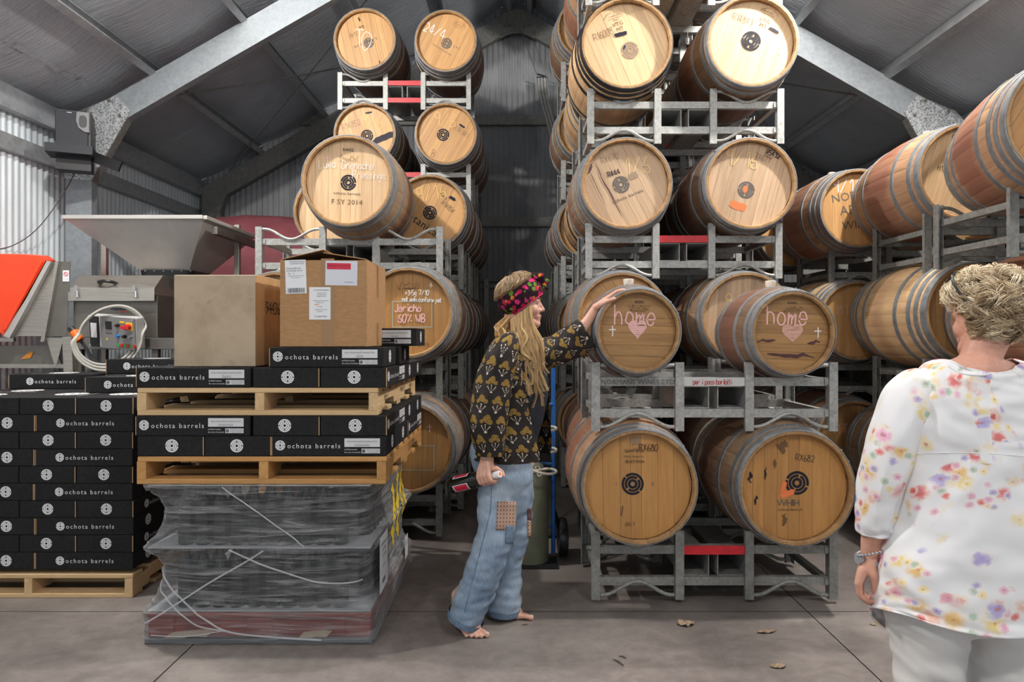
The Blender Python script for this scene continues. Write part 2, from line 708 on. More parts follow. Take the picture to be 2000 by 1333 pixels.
M['red_chalk'] = flat('orange red crayon', (0.80, 0.20, 0.07), 0.9)
M['wine'] = flat('dried wine', (0.07, 0.018, 0.022), 0.5)
M['blue_line'] = flat('blue grey tape line', (0.38, 0.52, 0.50), 0.7)
M['red_paint'] = flat('red painted steel', (0.55, 0.015, 0.025), 0.45, 0.0, 0.2, 14)
M['red_pen'] = flat('red marker', (0.42, 0.02, 0.03), 0.6)

t = NT('black carton board', 0.75)
f = t.noise(t.add_rnd(t.co()), 60, 3)
t.set('Base Color', t.ramp(f, [(0.3, (0.012, 0.012, 0.013)), (0.7, (0.022, 0.021, 0.022))]))
M['carton'] = t.m
M['print_white'] = flat('white print', (0.72, 0.72, 0.72), 0.7)
M['label_grey'] = flat('white label', (0.62, 0.62, 0.63), 0.6)
M['print_black'] = flat('black print', (0.03, 0.03, 0.035), 0.7)
M['print_grey'] = flat('grey print', (0.2, 0.2, 0.22), 0.7)
M['kraft_edge'] = flat('kraft edge', (0.42, 0.26, 0.13), 0.8)
t = NT('kraft cardboard', 0.72)
f = t.noise(t.scale(t.co(), (1, 1, 3)), 30, 4)
t.set('Base Color', t.ramp(f, [(0.3, (0.33, 0.185, 0.088)), (0.7, (0.41, 0.235, 0.115))]))
M['kraft'] = t.m
t = NT('pale worn cardboard', 0.72)
f = t.noise(t.co(), 5, 6, 0.65)
col = t.ramp(f, [(0.3, (0.34, 0.26, 0.175)), (0.55, (0.44, 0.35, 0.25)), (0.8, (0.47, 0.37, 0.26))])
st = t.step(t.noise(t.co(), 13, 3), 0.66, 0.75)
col = t.mix(t.M('MULTIPLY', st, 0.35), col, (0.22, 0.16, 0.10))
t.set('Base Color', col)
M['kraft_pale'] = t.m
M['kraft_side_lit'] = flat('lamp-warmed cardboard side', (0.46, 0.28, 0.14), 0.72, 0, 0.12, 14)  # warm lamp light on the pale box's side put into the colour
M['tape'] = flat('brown tape', (0.30, 0.17, 0.075), 0.3)
M['paper'] = flat('white paper label', (0.76, 0.77, 0.79), 0.5)
M['pouch'] = flat('clear plastic pouch', (0.62, 0.63, 0.68), 0.15)
M['label_red'] = flat('red label print', (0.55, 0.01, 0.04), 0.3)
M['pine_new'] = wood('new pine', (0.52, 0.34, 0.17), (0.68, 0.48, 0.27), 'x', 0.65, rnd=0.15)
M['pine_new_y'] = wood('new pine lengthwise', (0.52, 0.34, 0.17), (0.68, 0.48, 0.27), 'y', 0.65, rnd=0.15)
M['pine_old'] = wood('orange pine', (0.38, 0.19, 0.065), (0.56, 0.31, 0.12), 'x', 0.65, rnd=0.22)
M['pine_old_y'] = wood('orange pine lengthwise', (0.38, 0.19, 0.065), (0.56, 0.31, 0.12), 'y', 0.65, rnd=0.22)

t = NT('brushed stainless steel', 0.32, 0.85)
f = t.noise(t.scale(t.co(), (3, 3, 60)), 2.0, 4)
t.set('Base Color', t.ramp(f, [(0.3, (0.40, 0.37, 0.33)), (0.7, (0.52, 0.48, 0.43))]))
t.set('Roughness', t.M('ADD', t.M('MULTIPLY', f, 0.2), 0.26))
M['inox'] = t.m
M['inox_dark'] = flat('dark stainless steel', (0.20, 0.185, 0.165), 0.4, 0.7, 0.15, 6)
M['hopper'] = flat('matt stainless sheet', (0.52, 0.50, 0.48), 0.5, 0.35, 0.06, 8)
M['rubber'] = flat('black rubber', (0.016, 0.017, 0.02), 0.35)
M['horn'] = flat('grey horn', (0.17, 0.175, 0.185), 0.4)
M['orange'] = flat('orange red plastic', (0.92, 0.065, 0.015), 0.32, 0, 0.08, 4)
M['plug_orange'] = flat('orange plug', (0.90, 0.19, 0.02), 0.4)
M['maroon'] = flat('maroon tarpaulin', (0.19, 0.055, 0.065), 0.55, 0, 0.2, 4)
M['maroon_dark'] = flat('dark maroon plastic', (0.035, 0.008, 0.015), 0.25)
M['abs'] = flat('grey plastic box', (0.55, 0.55, 0.53), 0.45)
M['panel'] = flat('grey control plate', (0.27, 0.26, 0.26), 0.4, 0.3)
M['cable'] = flat('pale grey cable', (0.50, 0.475, 0.43), 0.5)
M['black'] = flat('black plastic', (0.012, 0.012, 0.014), 0.45)
M['speaker'] = flat('speaker cabinet', (0.020, 0.022, 0.03), 0.6, 0, 0.15, 30)
M['speaker_side'] = flat('grey vinyl side', (0.085, 0.083, 0.088), 0.6)
M['silver'] = flat('silver plastic', (0.36, 0.37, 0.39), 0.3, 0.4)
M['wire'] = flat('thin wire', (0.06, 0.04, 0.04), 0.6)
M['blue'] = flat('blue painted steel', (0.012, 0.10, 0.34), 0.4)
M['olive'] = flat('olive green cylinder paint', (0.175, 0.185, 0.125), 0.5, 0, 0.2, 8)
M['hose'] = flat('cream hose', (0.52, 0.47, 0.38), 0.4)
M['green_btn'] = flat('green button', (0.02, 0.36, 0.08), 0.4)
M['red_btn'] = flat('red button', (0.6, 0.02, 0.02), 0.4)
M['blue_btn'] = flat('blue button', (0.02, 0.22, 0.6), 0.4)
M['yellow'] = flat('yellow', (0.85, 0.58, 0.02), 0.5)
M['amber'] = flat('amber sticker', (0.62, 0.22, 0.02), 0.5)
M['leaf'] = flat('dry leaf', (0.30, 0.215, 0.14), 0.8, 0, 0.4, 40)
M['bottle'] = flat('dark bottle glass', (0.006, 0.008, 0.006), 0.07)
M['bottle_cap'] = flat('black screw cap', (0.03, 0.025, 0.02), 0.3, 0.5)
M['white_cap'] = flat('white screw cap', (0.78, 0.78, 0.80), 0.4)
M['pad_white'] = flat('white layer pad', (0.40, 0.41, 0.42), 0.6)
M['red_base'] = flat('red brown painted base', (0.24, 0.045, 0.03), 0.6, 0, 0.35, 6)
M['tarp_dark'] = flat('grey slip sheet', (0.13, 0.14, 0.145), 0.5)

# stretch film: clear, with milky haze and streaks where it is gathered
m = bpy.data.materials.new('stretch film')
m.use_nodes = True
nt = m.node_tree
for x in list(nt.nodes):
    if x.type != 'OUTPUT_MATERIAL':
        nt.nodes.remove(x)
out = nt.nodes['Material Output']
tr = nt.nodes.new('ShaderNodeBsdfTransparent'); tr.inputs[0].default_value = (0.90, 0.91, 0.92, 1)
pb = nt.nodes.new('ShaderNodeBsdfPrincipled')
pb.inputs['Base Color'].default_value = (0.46, 0.465, 0.48, 1); pb.inputs['Roughness'].default_value = 0.12
tcn = nt.nodes.new('ShaderNodeTexCoord')


def film_noise(scale, rot, sc, dist):
    mp = nt.nodes.new('ShaderNodeMapping'); mp.inputs['Scale'].default_value = scale; mp.inputs['Rotation'].default_value = rot
    nt.links.new(tcn.outputs['Object'], mp.inputs[0])
    no = nt.nodes.new('ShaderNodeTexNoise'); no.inputs['Scale'].default_value = sc; no.inputs['Detail'].default_value = 5; no.inputs['Distortion'].default_value = dist
    nt.links.new(mp.outputs[0], no.inputs['Vector'])
    return no.outputs['Fac']


n1 = film_noise((1.5, 1.5, 22), (0, 0.12, 0), 1.6, 0.8)
n2 = film_noise((2.5, 2.5, 30), (0, -0.6, 0), 1.5, 0.6)
n3 = film_noise((1, 1, 1), (0, 0, 0), 3.0, 0.5)
mr = nt.nodes.new('ShaderNodeMath'); mr.operation = 'MAXIMUM'
nt.links.new(n1, mr.inputs[0]); nt.links.new(n2, mr.inputs[1])
rm = nt.nodes.new('ShaderNodeMapRange'); rm.inputs[1].default_value = 0.50; rm.inputs[2].default_value = 0.80
rm.inputs[3].default_value = 0.13; rm.inputs[4].default_value = 0.60
nt.links.new(mr.outputs[0], rm.inputs[0])
hz = nt.nodes.new('ShaderNodeMapRange'); hz.inputs[1].default_value = 0.35; hz.inputs[2].default_value = 0.7; hz.inputs[3].default_value = 0.0; hz.inputs[4].default_value = 0.06
nt.links.new(n3, hz.inputs[0])
lw_ = nt.nodes.new('ShaderNodeLayerWeight'); lw_.inputs[0].default_value = 0.5
fz = nt.nodes.new('ShaderNodeMapRange'); fz.inputs[1].default_value = 0.45; fz.inputs[2].default_value = 1.0; fz.inputs[3].default_value = 0.0; fz.inputs[4].default_value = 0.55
nt.links.new(lw_.outputs['Facing'], fz.inputs[0])
ad = nt.nodes.new('ShaderNodeMath'); ad.operation = 'ADD'
a0_ = nt.nodes.new('ShaderNodeMath'); a0_.operation = 'ADD'
nt.links.new(rm.outputs[0], a0_.inputs[0]); nt.links.new(hz.outputs[0], a0_.inputs[1])
nt.links.new(a0_.outputs[0], ad.inputs[0]); nt.links.new(fz.outputs[0], ad.inputs[1]); ad.use_clamp = True
bp = nt.nodes.new('ShaderNodeBump'); bp.inputs['Strength'].default_value = 1.0; bp.inputs['Distance'].default_value = 0.035
nt.links.new(mr.outputs[0], bp.inputs['Height']); nt.links.new(bp.outputs[0], pb.inputs['Normal'])
mx = nt.nodes.new('ShaderNodeMixShader')
nt.links.new(ad.outputs[0], mx.inputs[0]); nt.links.new(tr.outputs[0], mx.inputs[1]); nt.links.new(pb.outputs[0], mx.inputs[2])
nt.links.new(mx.outputs[0], out.inputs['Surface'])
M['film'] = m
t = NT('gathered film', 0.2)
t.set('Base Color', (0.70, 0.71, 0.73)); t.set('Alpha', 0.38)
M['film_rope'] = t.m

matte('carton', 'kraft', 'kraft_pale', 'kraft_side_lit', 'black_paint', 'marker', 'maroon', 'pine_new', 'pine_old', 'pine_new_y', 'pine_old_y', 'sheet_zinc')
# ------------------------------------------------------------ the shed
YF, YB, YN = 6.5, 9.45, -4.0        # portal frame, back wall, open front
WX, APEX, TAN = 4.40, 6.10, math.tan(rad(30))
EAVE = APEX - WX * TAN

# floor: slabs with open joints
fb = MB().box((0, 3.0, -0.10), (10.4, 15.0, 0.12)).build('floor', M['joint'])
struct(fb)
xs = [-5.2, -1.506, 1.512, 5.2]
ys = [-4.5, -0.9, 3.556, 8.0, 10.4]
for i in range(3):
    for j in range(4):
        g = 0.0032
        x0, x1, y0, y1 = xs[i] + g, xs[i + 1] - g, ys[j] + g, ys[j + 1] - g
        o = MB().box(((x0 + x1) / 2, (y0 + y1) / 2, -0.03), (x1 - x0, y1 - y0, 0.06)).build('slab', [M['floor'], M['joint']], fb)
        for p_ in o.data.polygons:
            p_.material_index = 0 if p_.normal.z > 0.5 else 1


def corrugated(a, b, z0, ztop, mat, name, pitch=0.076, depth=0.009):
    """sheet wall from a to b (xy), its top following ztop(s)"""
    a, b = Vector((*a, 0)), Vector((*b, 0))
    d = b - a
    L = d.length
    d.normalize()
    nrm = Vector((-d.y, d.x, 0))
    n = int(L / pitch * 8)
    vs, fs = [], []
    for i in range(n + 1):
        s = L * i / n
        p = a + d * s + nrm * (depth * math.sin(2 * PI * s / pitch))
        vs += [(p.x, p.y, z0), (p.x, p.y, ztop(p))]
    for i in range(n):
        fs.append((2 * i, 2 * i + 2, 2 * i + 3, 2 * i + 1))
    return struct(MB().add(vs, fs).build(name, mat, smooth=True))


roofz = lambda x: APEX - abs(x) * TAN
w_left = corrugated((-WX, YN), (-WX, YB), 0, lambda p: EAVE + 0.05, M['sheet'], 'wall_left')
w_right = corrugated((WX, YB), (WX, YN), 0, lambda p: EAVE + 0.05, M['sheet'], 'wall_right')
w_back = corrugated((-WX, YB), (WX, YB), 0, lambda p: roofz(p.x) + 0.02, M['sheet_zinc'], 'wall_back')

# roof lining: two foil slopes sagging a little between the purlins
PX = [0.17, 0.93, 1.78, 2.66, 3.53]
ceil = None
for sgn, nm in ((-1, 'ceiling'), (1, 'ceiling.001')):
    nx, ny = 40, 36
    vs, fs = [], []
    for i in range(nx + 1):
        x = (WX + 0.05) * i / nx
        near = min(abs(x - q) for q in PX + [WX])
        for j in range(ny + 1):
            y = YN + (YB - YN) * j / ny
            sag = 0.05 * (1 - math.exp(-(near / 0.18) ** 2)) + 0.012 * mnoise.noise((x * 2, y * 1.1, sgn * 3))
            vs.append((sgn * x, y, roofz(x) - sag + 0.03))
    for i in range(nx):
        for j in range(ny):
            k = i * (ny + 1) + j
            fs.append((k, k + 1, k + ny + 2, k + ny + 1))
    c = struct(MB().add(vs, fs).build('ceiling', M['foil'], smooth=True))
    # purlins: lipped C channels running the length of the shed
    for q in PX:
        z = roofz(q)
        mb = MB()
        rot = Matrix.Rotation(sgn * rad(30), 3, 'Y')
        L, cy = YB - YN - 0.1, (YB + YN) / 2
        ctr = Vector((sgn * q, cy, z - 0.075))
        for off, size in (((0, 0, 0), (0.004, L, 0.15)), ((0.03, 0, 0.074), (0.064, L, 0.004)), ((0.03, 0, -0.074), (0.064, L, 0.004)),
                          ((0.06, 0, 0.062), (0.004, L, 0.02)), ((0.06, 0, -0.062), (0.004, L, 0.02))):
            mb.box(ctr + rot @ Vector(off), size, rot)
        mb.build('purlin', M['purlin'], c)
    if sgn < 0:
        ceil = c
        # tape strip along a lining joint, front left
        for k in range(9):
            y = 4.75 + k * 0.19
            MB().box((-3.99 + R.uniform(-.01, .01), y, roofz(3.99) - 0.035 + 0.006 * (k % 2)), (0.05, 0.15, 0.004), Matrix.Rotation(-rad(30), 3, 'Y') @ Matrix.Rotation(R.uniform(-.25, .25), 3, 'Z')).build('tape_strip', M['foil'], c)
    # bracing rods of the back bay
    for pa, pb in (((sgn * 3.9, YF + 0.1, roofz(3.9) - 0.17), (sgn * 0.9, YB - 0.2, roofz(0.9) - 0.17)),
                   ((sgn * 3.9, YB - 0.2, roofz(3.9) - 0.16), (sgn * 0.9, YF + 0.1, roofz(0.9) - 0.16))):
        pa, pb = Vector(pa), Vector(pb)
        mid = (pa + pb) / 2 - Vector((0, 0, 0.05))
        MB().tube(catmull([pa, mid, pb], 6), 0.009, 6).build('bracing_rod', M['galv_dark'], c, smooth=True)


def c_beam(p0, p1, web, fl, y, name, mat, parent):
    """lipped channel from p0 to p1 (xz), web facing the camera"""
    p0, p1 = Vector((p0[0], 0, p0[1])), Vector((p1[0], 0, p1[1]))
    d = (p1 - p0).normalized()
    n = Vector((-d.z, 0, d.x))
    mb = MB()
    for off, w, dy, ty in ((0, web, 0, 0.004), (web / 2 - 0.002, 0.004, fl / 2, fl), (-web / 2 + 0.002, 0.004, fl / 2, fl),
                           (web / 2 - 0.012, 0.024, fl, 0.004), (-web / 2 + 0.012, 0.024, fl, 0.004)):
        a, b = p0 + n * off + Vector((0, y + dy, 0)), p1 + n * off + Vector((0, y + dy, 0))
        h = w
        u = n
        dd = (b - a)
        L = dd.length
        m = Matrix((Vector((0, 1, 0)), d, n)).transposed()
        mb.box((a + b) / 2, (ty, L, h), m)
    return mb.build(name, mat, parent)


# portal frames: columns, rafters, knee brackets
for y, mat, sp in ((YF, M['beam'], M['spangle']), (YB - 0.14, M['galv_dark'], M['galv_dark'])):
    cxx = WX - 0.10 - 0.125
    for sgn, wall, c in ((-1, w_left, ceil), (1, w_right, bpy.data.objects['ceiling.001'])):
        c_beam((sgn * cxx, 0.0), (sgn * cxx, EAVE - 0.30), 0.25, 0.085, y, 'column', mat, wall)
        dz = 0.15 + 0.125 / math.cos(rad(30))
        c_beam((sgn * (WX - 0.12), roofz(WX - 0.12) - dz), (sgn * 0.02, roofz(0.02) - dz), 0.25, 0.085, y, 'rafter', mat, c)
        zc = EAVE
        poly = [(cxx - 0.0, zc + 0.02), (cxx + 0.14, zc - 0.14), (cxx + 0.125, zc - 0.62), (cxx - 0.125, zc - 0.64), (cxx - 0.50, zc + 0.02), (cxx - 0.37, zc + 0.17)] if y == YF else [(cxx, zc - 0.06), (cxx + 0.12, zc - 0.16), (cxx + 0.12, zc - 0.42), (cxx - 0.12, zc - 0.43), (cxx - 0.22, zc - 0.16), (cxx - 0.18, zc + 0.03)]
        kb = MB().prism(poly, lambda a, b: (sgn * a, y - 0.006, b), (0, -0.006, 0)).build('knee_bracket', sp, wall)
        # the bracket's free edge is folded back
        e0, e1 = poly[3], poly[4]
        MB().bar((sgn * e0[0], y + 0.04, e0[1]), (sgn * e1[0], y + 0.04, e1[1]), 0.09, 0.004, up=(sgn * 0.87, 0, 0.5)).build('bracket_flange', M['galv_dark'], wall)
        for bx, bz in ((cxx - 0.07, zc - 0.55), (cxx + 0.08, zc - 0.55), (cxx - 0.30, zc + 0.12), (cxx - 0.40, zc - 0.02), (cxx - 0.08, zc + 0.02), (cxx + 0.02, zc - 0.16)) if y == YF else ():
            MB().cyl((sgn * bx, y - 0.012, bz), (sgn * bx, y - 0.030, bz), 0.014, seg=6).build('bolt', M['bolt'], kb)
    # apex plate
    ap = [(-0.24, APEX - 0.60), (-0.2, APEX - 0.30), (0, APEX - 0.18), (0.2, APEX - 0.30), (0.24, APEX - 0.60), (0.07, APEX - 0.53), (-0.07, APEX - 0.53)] if y != YF else [(-0.42, APEX - 0.72), (-0.34, APEX - 0.36), (0, APEX - 0.17), (0.34, APEX - 0.36), (0.42, APEX - 0.72), (0.12, APEX - 0.57), (-0.12, APEX - 0.57)]
    k = MB().prism(ap, lambda a, b: (a, y - 0.006, b), (0, -0.006, 0)).build('apex_plate', sp, ceil)
    for bx in (-0.17, -0.1, 0.1, 0.17):
        MB().cyl((bx, y - 0.012, APEX - 0.42), (bx, y - 0.03, APEX - 0.42), 0.014, seg=6).build('bolt', M['bolt'], k)

# girts and eave members on the walls
for sgn, wall in ((-1, w_left), (1, w_right)):
    for z in (3.10, 1.75):
        mb = MB().box((sgn * (WX - 0.06), (YN + YB) / 2, z), (0.004, YB - YN - 0.1, 0.14))
        mb.box((sgn * (WX - 0.03), (YN + YB) / 2, z + 0.07), (0.06, YB - YN - 0.1, 0.004)).box((sgn * (WX - 0.03), (YN + YB) / 2, z - 0.07), (0.06, YB - YN - 0.1, 0.004))
        mb.build('girt', M['purlin'], wall)
    MB().box((sgn * (WX - 0.055), (YN + YB) / 2, EAVE - 0.09), (0.09, YB - YN - 0.1, 0.20)).build('eave_beam', M['purlin'], wall)
    MB().bar((sgn * (WX - 0.05), YF + 0.2, 0.1), (sgn * (WX - 0.05), YB - 0.3, 3.0), 0.012, 0.03, up=(1, 0, 0)).build('wall_brace', M['galv_dark'], wall)
for z in (4.42, 3.02):
    mb = MB().box((0, YB - 0.065, z), (2 * WX - 0.5, 0.004, 0.13)).box((0, YB - 0.035, z + 0.065), (2 * WX - 0.5, 0.06, 0.004)).box((0, YB - 0.035, z - 0.065), (2 * WX - 0.5, 0.06, 0.004))
    mb.build('girt', M['galv_dark'], w_back)
# shed door in the back wall, at the end of the aisle
dr = MB().box((0.02, YB - 0.03, 1.09), (2.9, 0.02, 2.18)).build('door_1', M['galv_dark'])
struct(dr)
for z, h in ((2.22, 0.05), (2.13, 0.05), (0.9, 0.05), (0.06, 0.08)):
    MB().box((0.02, YB - 0.065, z), (3.0, 0.05, h)).build('door_rail', M['galv_dark'], dr)
for x in (-1.42, -0.42, 0.46, 1.46):
    st = MB().box((x, YB - 0.115, 1.1), (0.062, 0.045, 2.24)).build('door_post', M['galv'], dr)
    for k in range(8):
        MB().cyl((x, YB - 0.137, 0.3 + k * 0.26), (x, YB - 0.140, 0.3 + k * 0.26), 0.008, seg=8).build('bolt_hole', M['black'], st)
# ------------------------------------------------------------ barrels
DIMS = {'big': dict(L=0.93, rb=0.345, rh=0.298, n=28), 'small': dict(L=0.66, rb=0.262, rh=0.220, n=22)}
RECESS = 0.042


def prof(D, y):
    return D['rb'] - (D['rb'] - D['rh']) * abs(2 * y / D['L']) ** 2


def stave_mesh(kind, mat, far=False):
    key = ('S', kind, mat.name, far)
    if key in CACHE:
        return CACHE[key]
    D = DIMS[kind]
    L, n = D['L'], D['n']
    th = 0.026
    ysec = [-L / 2, -L / 2 + 0.012, -L / 2 + 0.055, -L * .36, -L * .25, -L * .12, 0, L * .12, L * .25, L * .36, L / 2 - 0.055, L / 2 - 0.012, L / 2]
    mb = MB()
    if far:
        pr = [(prof(D, y), y) for y in ysec] + [(prof(D, L / 2) - th, L / 2), (prof(D, L / 2) - th, L / 2 - 0.05)]
        pr = [(prof(D, -L / 2) - th, -L / 2 + 0.05), (prof(D, -L / 2) - th, -L / 2)] + pr
        mb.lathe(pr, axis='y', seg=36)
    else:
        w = PI / n * 0.992
        rings = []
        for i, y in enumerate(ysec):
            ro = prof(D, y) - (0.003 if i in (0, len(ysec) - 1) else 0)
            ri = prof(D, y) - th + (0.010 if i in (0, len(ysec) - 1) else 0)
            ring = []
            for r, a in ((ro - 0.0012, -w), (ro, -w * 0.86), (ro, w * 0.86), (ro - 0.0012, w), (ri, w), (ri, -w)):
                ring.append(Vector((r * math.sin(a), y, r * math.cos(a))))
            rings.append(ring[::-1])
        mb.loft(rings)
    me = mb.mesh('stave', [mat, M['chime']], 35)
    # sawn ends and the inside of the chime show bare wood
    for p in me.polygons:
        c = p.center
        if abs(abs(c.y) - L / 2) < 0.008 or (abs(c.y) > L / 2 - 0.06 and (Vector((c.x, 0, c.z)).length < prof(D, c.y) - 0.015)):
            p.material_index = 1
    CACHE[key] = me
    return me


def hoop_mesh(kind, y, w, mat):
    key = ('H', kind, round(y, 3), w, mat.name)
    if key not in CACHE:
        D = DIMS[kind]
        t = 0.0035
        a, b = y - w / 2, y + w / 2
        ra, rb_ = prof(D, a), prof(D, b)
        lo = 0.002
        mb = MB()
        mb.lathe([(ra - lo, a), (ra + t, a + 0.001), (rb_ + t, b - 0.001), (rb_ - lo, b)], axis='y', seg=56)
        # the lapped joint with two rivets near the top
        for dx in (-0.035, 0.035):
            x = dx
            r = (ra + rb_) / 2 + t
            z = math.sqrt(r * r - x * x)
            mb.ball((x, y, z), 0.0055, 6, 4)
        CACHE[key] = mb.mesh('hoop', mat, 30)
    return CACHE[key]


def head_planks(kind, mat, seed):
    key = ('P', kind, mat.name, seed)
    if key in CACHE:
        return CACHE[key]
    D = DIMS[kind]
    yh = -D['L'] / 2 + RECESS
    r = prof(D, yh) - 0.0295
    rr = random.Random(seed)
    cuts = [-r]
    while cuts[-1] < r - 0.05:
        cuts.append(cuts[-1] + rr.uniform(0.052, 0.09) * (r / 0.27))
    cuts[-1] = r
    out = []
    for a, b in zip(cuts[:-1], cuts[1:]):
        a2, b2 = a + 0.0006, b - 0.0006
        n = 6
        top = []
        for i in range(n + 1):
            x = a2 + (b2 - a2) * i / n
            top.append((x, math.sqrt(max(r * r - x * x, 1e-7))))
        poly = top + [(x, -z) for x, z in reversed(top)]
        dy = rr.uniform(-0.0006, 0.0006)
        mb = MB().prism(poly, lambda x, z: (x, yh + dy, z), (0, 0.018, 0))
        out.append(mb.mesh('head_plank', mat))
    CACHE[key] = out
    return out


def disc_mesh(kind, mat):
    key = ('D', kind, mat.name)
    if key not in CACHE:
        D = DIMS[kind]
        yh = D['L'] / 2 - RECESS
        r = prof(D, yh) - 0.024
        CACHE[key] = MB().lathe([(0.001, yh), (r, yh), (r, yh - 0.018), (0.001, yh - 0.018)], axis='y', seg=32).mesh('head', mat)
    return CACHE[key]


HOOPS3 = [0.022, 0.088, 0.255]
HOOPS4 = [0.022, 0.082, 0.145, 0.27]
BUNG = MB().lathe([(0.019, -0.012), (0.024, 0.012), (0.028, 0.022), (0.030, 0.046), (0.027, 0.048), (0.0005, 0.048)], seg=18).mesh('bung', M['bung'], True)
nb = 0


def barrel(x, yf, zc, label, staves='aged', head='tan', ang=0.0, kind='big', full=True, hoops=3, hmat='hoop', marks=(), bung=False, group=None, yaw=0.0):
    """a barrel lying along Y, its front rim at depth yf and its axis at height zc"""
    global nb
    nb += 1
    rr = random.Random(nb * 17 + 3)
    D = DIMS[kind]
    L, rb = D['L'], D['rb']
    root = empty('wine_barrel', (x, yf + L / 2, zc - rb), rad(yaw))
    tag(root, label, 'barrel', 'barrels of the ' + ('left' if x < 0 else 'right' if x < 2.2 else 'far right') + ' stack')
    at = (0, 0, rb)
    ph = rr.uniform(0, 1)
    if full:
        sm = stave_mesh(kind, STAVES[staves])
        for k in range(D['n']):
            o = link('stave', sm, root, at, (0, 2 * PI * (k + ph) / D['n'], 0))
            s = 1 + rr.uniform(-0.0015, 0.0015)
            o.scale = (s, 1, s)
        pl = head_planks(kind, HEADS[head], rr.randrange(5))
    else:
        o = link('staves', stave_mesh(kind, STAVES[staves], True), root, at, (0, ph, 0))
        o['kind'] = 'stuff'
        pl = head_planks(kind, HEADS[head], 11)
    pa = rad(ang) + rr.uniform(-0.03, 0.03)
    for me in pl:
        link('head_plank', me, root, at, (0, pa, 0))
    # croze backing that closes the gaps between the planks, and the far head
    link('head', disc_mesh(kind, HEADS['brown']), root, at)
    hs = HOOPS3 if hoops == 3 else HOOPS4
    k = L / 0.93
    for d in hs:
        for sgn in (-1, 1):
            w = 0.044 if d == hs[0] else 0.034
            o = link('hoop', hoop_mesh(kind, sgn * (L / 2 - d * k), w * (0.8 if kind == 'small' else 1), M[hmat]), root, at, (0, rr.choice([0, 0, 0.3, -0.4, 1.0, 2.0]), 0))
    if bung:
        link('bung', BUNG, root, (0, 0, 2 * rb - 0.012))
    y0 = -L / 2 + RECESS
    for i, mk in enumerate(marks):
        me, px, pz, rot, nm = mk
        ca, sa = math.cos(rad(rot)), math.sin(rad(rot))
        o = link(nm, me, root, (px, y0 - 0.0012 - 0.0004 * i, rb + pz), (0, rad(rot), 0))
    return root


def lg(px=0, pz=0, rot=0, r=0.052, mat='black_paint'):
    me = logo_mesh(M[mat])
    key = ('Lr', mat, r)
    if key not in CACHE:
        c = me.copy()
        for v in c.vertices:
            v.co *= r
        CACHE[key] = c
    return (CACHE[key], px, pz, rot, 'logo')


def tx(s, px, pz, size, mat='burn', rot=0, spacing=1.0, bold=0.0, shear=0.0):
    return (text_mesh(s, size, M[mat], spacing, bold, shear), px, pz, rot, 'stamp')


def ch(s, px, pz, size, mat='white_chalk', rot=0, w=0.005, **kw):
    return (chalk_mesh(s, size, M[mat], w, **kw), px, pz, rot, 'chalk_writing')


def bl(px, pz, w, h, mat='marker', rot=0, seed=1):
    return (blob_mesh(w, h, M[mat], seed), px, pz, rot, 'marking')


def arc_text(s, r, size, mat, a0, da):
    """lettering set on an arc, as one flat mesh"""
    mb = MB()
    for i, c in enumerate(s):
        if c == ' ':
            continue
        me = text_mesh(c, size, M[mat])
        a = rad(a0 + da * i)
        m = Matrix.Rotation(a, 3, 'Y')
        off = Vector((r * math.sin(a), 0, r * math.cos(a)))
        mb.add([m @ v.co + off for v in me.vertices], [tuple(p.vertices) for p in me.polygons])
    return mb.mesh('stamp', M[mat])


def cooper(px, pz, rot, mat='burn', s1='VTG', s2='MT', k=1.0):
    """brand of the cooperage: curved line, three short lines, initials"""
    out = [(arc_text('FRANCOIS FRERES', 0.075 * k, 0.014 * k, mat, -52, 7.4), px, pz - 0.04 * k, rot, 'stamp')]
    ca, sa = math.cos(rad(rot)), math.sin(rad(rot))

    def at(u, v):
        return px + u * ca + v * sa, pz - u * sa + v * ca
    for s, u, v, sz in (('TONNELLERIE', 0, 0.012, 0.012), ('ST ROMAIN COTE D OR', 0, -0.004, 0.009), ('FRANCE', 0, -0.018, 0.011)):
        x, z = at(u * k, v * k)
        out.append((text_mesh(s, sz * k, M[mat]), x, z, rot, 'stamp'))
    if s1:
        x, z = at(0.004 * k, -0.048 * k)
        out.append((text_mesh(s1, 0.036 * k, M[mat], 1.05), x, z, rot, 'stamp'))
        x, z = at(0.006 * k, -0.084 * k)
        out.append((text_mesh(s2, 0.036 * k, M[mat], 1.05), x, z, rot, 'stamp'))
    return out


def heart(px, pz, w, h, mat, seed=1):
    """chalk heart: outline and hatching"""
    rr = random.Random(seed)
    mb = MB()
    pts = []
    for i in range(41):
        t = 2 * PI * i / 40
        x = 16 * math.sin(t) ** 3 / 16
        z = (13 * math.cos(t) - 5 * math.cos(2 * t) - 2 * math.cos(3 * t) - math.cos(4 * t)) / 15
        pts.append(Vector((x * w / 2 + rr.uniform(-.001, .001), 0, z * h / 2 + rr.uniform(-.001, .001))))
    ribbon(mb, pts, 0.005)
    zs = [z for z in [h / 2 * (1 - 0.075 * k) for k in range(27)]]
    for z in zs:
        xs_ = []
        for p, q in zip(pts[:-1], pts[1:]):
            if (p.z - z) * (q.z - z) < 0:
                xs_.append(p.x + (q.x - p.x) * (z - p.z) / (q.z - p.z))
        xs_.sort()
        for a, b in zip(xs_[::2], xs_[1::2]):
            ribbon(mb, [Vector((a, 0, z + rr.uniform(-.002, .002))), Vector(((a + b) / 2, 0, z + rr.uniform(-.003, .003))), Vector((b, 0, z + rr.uniform(-.002, .002)))], 0.0042)
    return (mb.mesh('chalk_heart', M[mat]), px, pz, 0, 'chalk_heart')


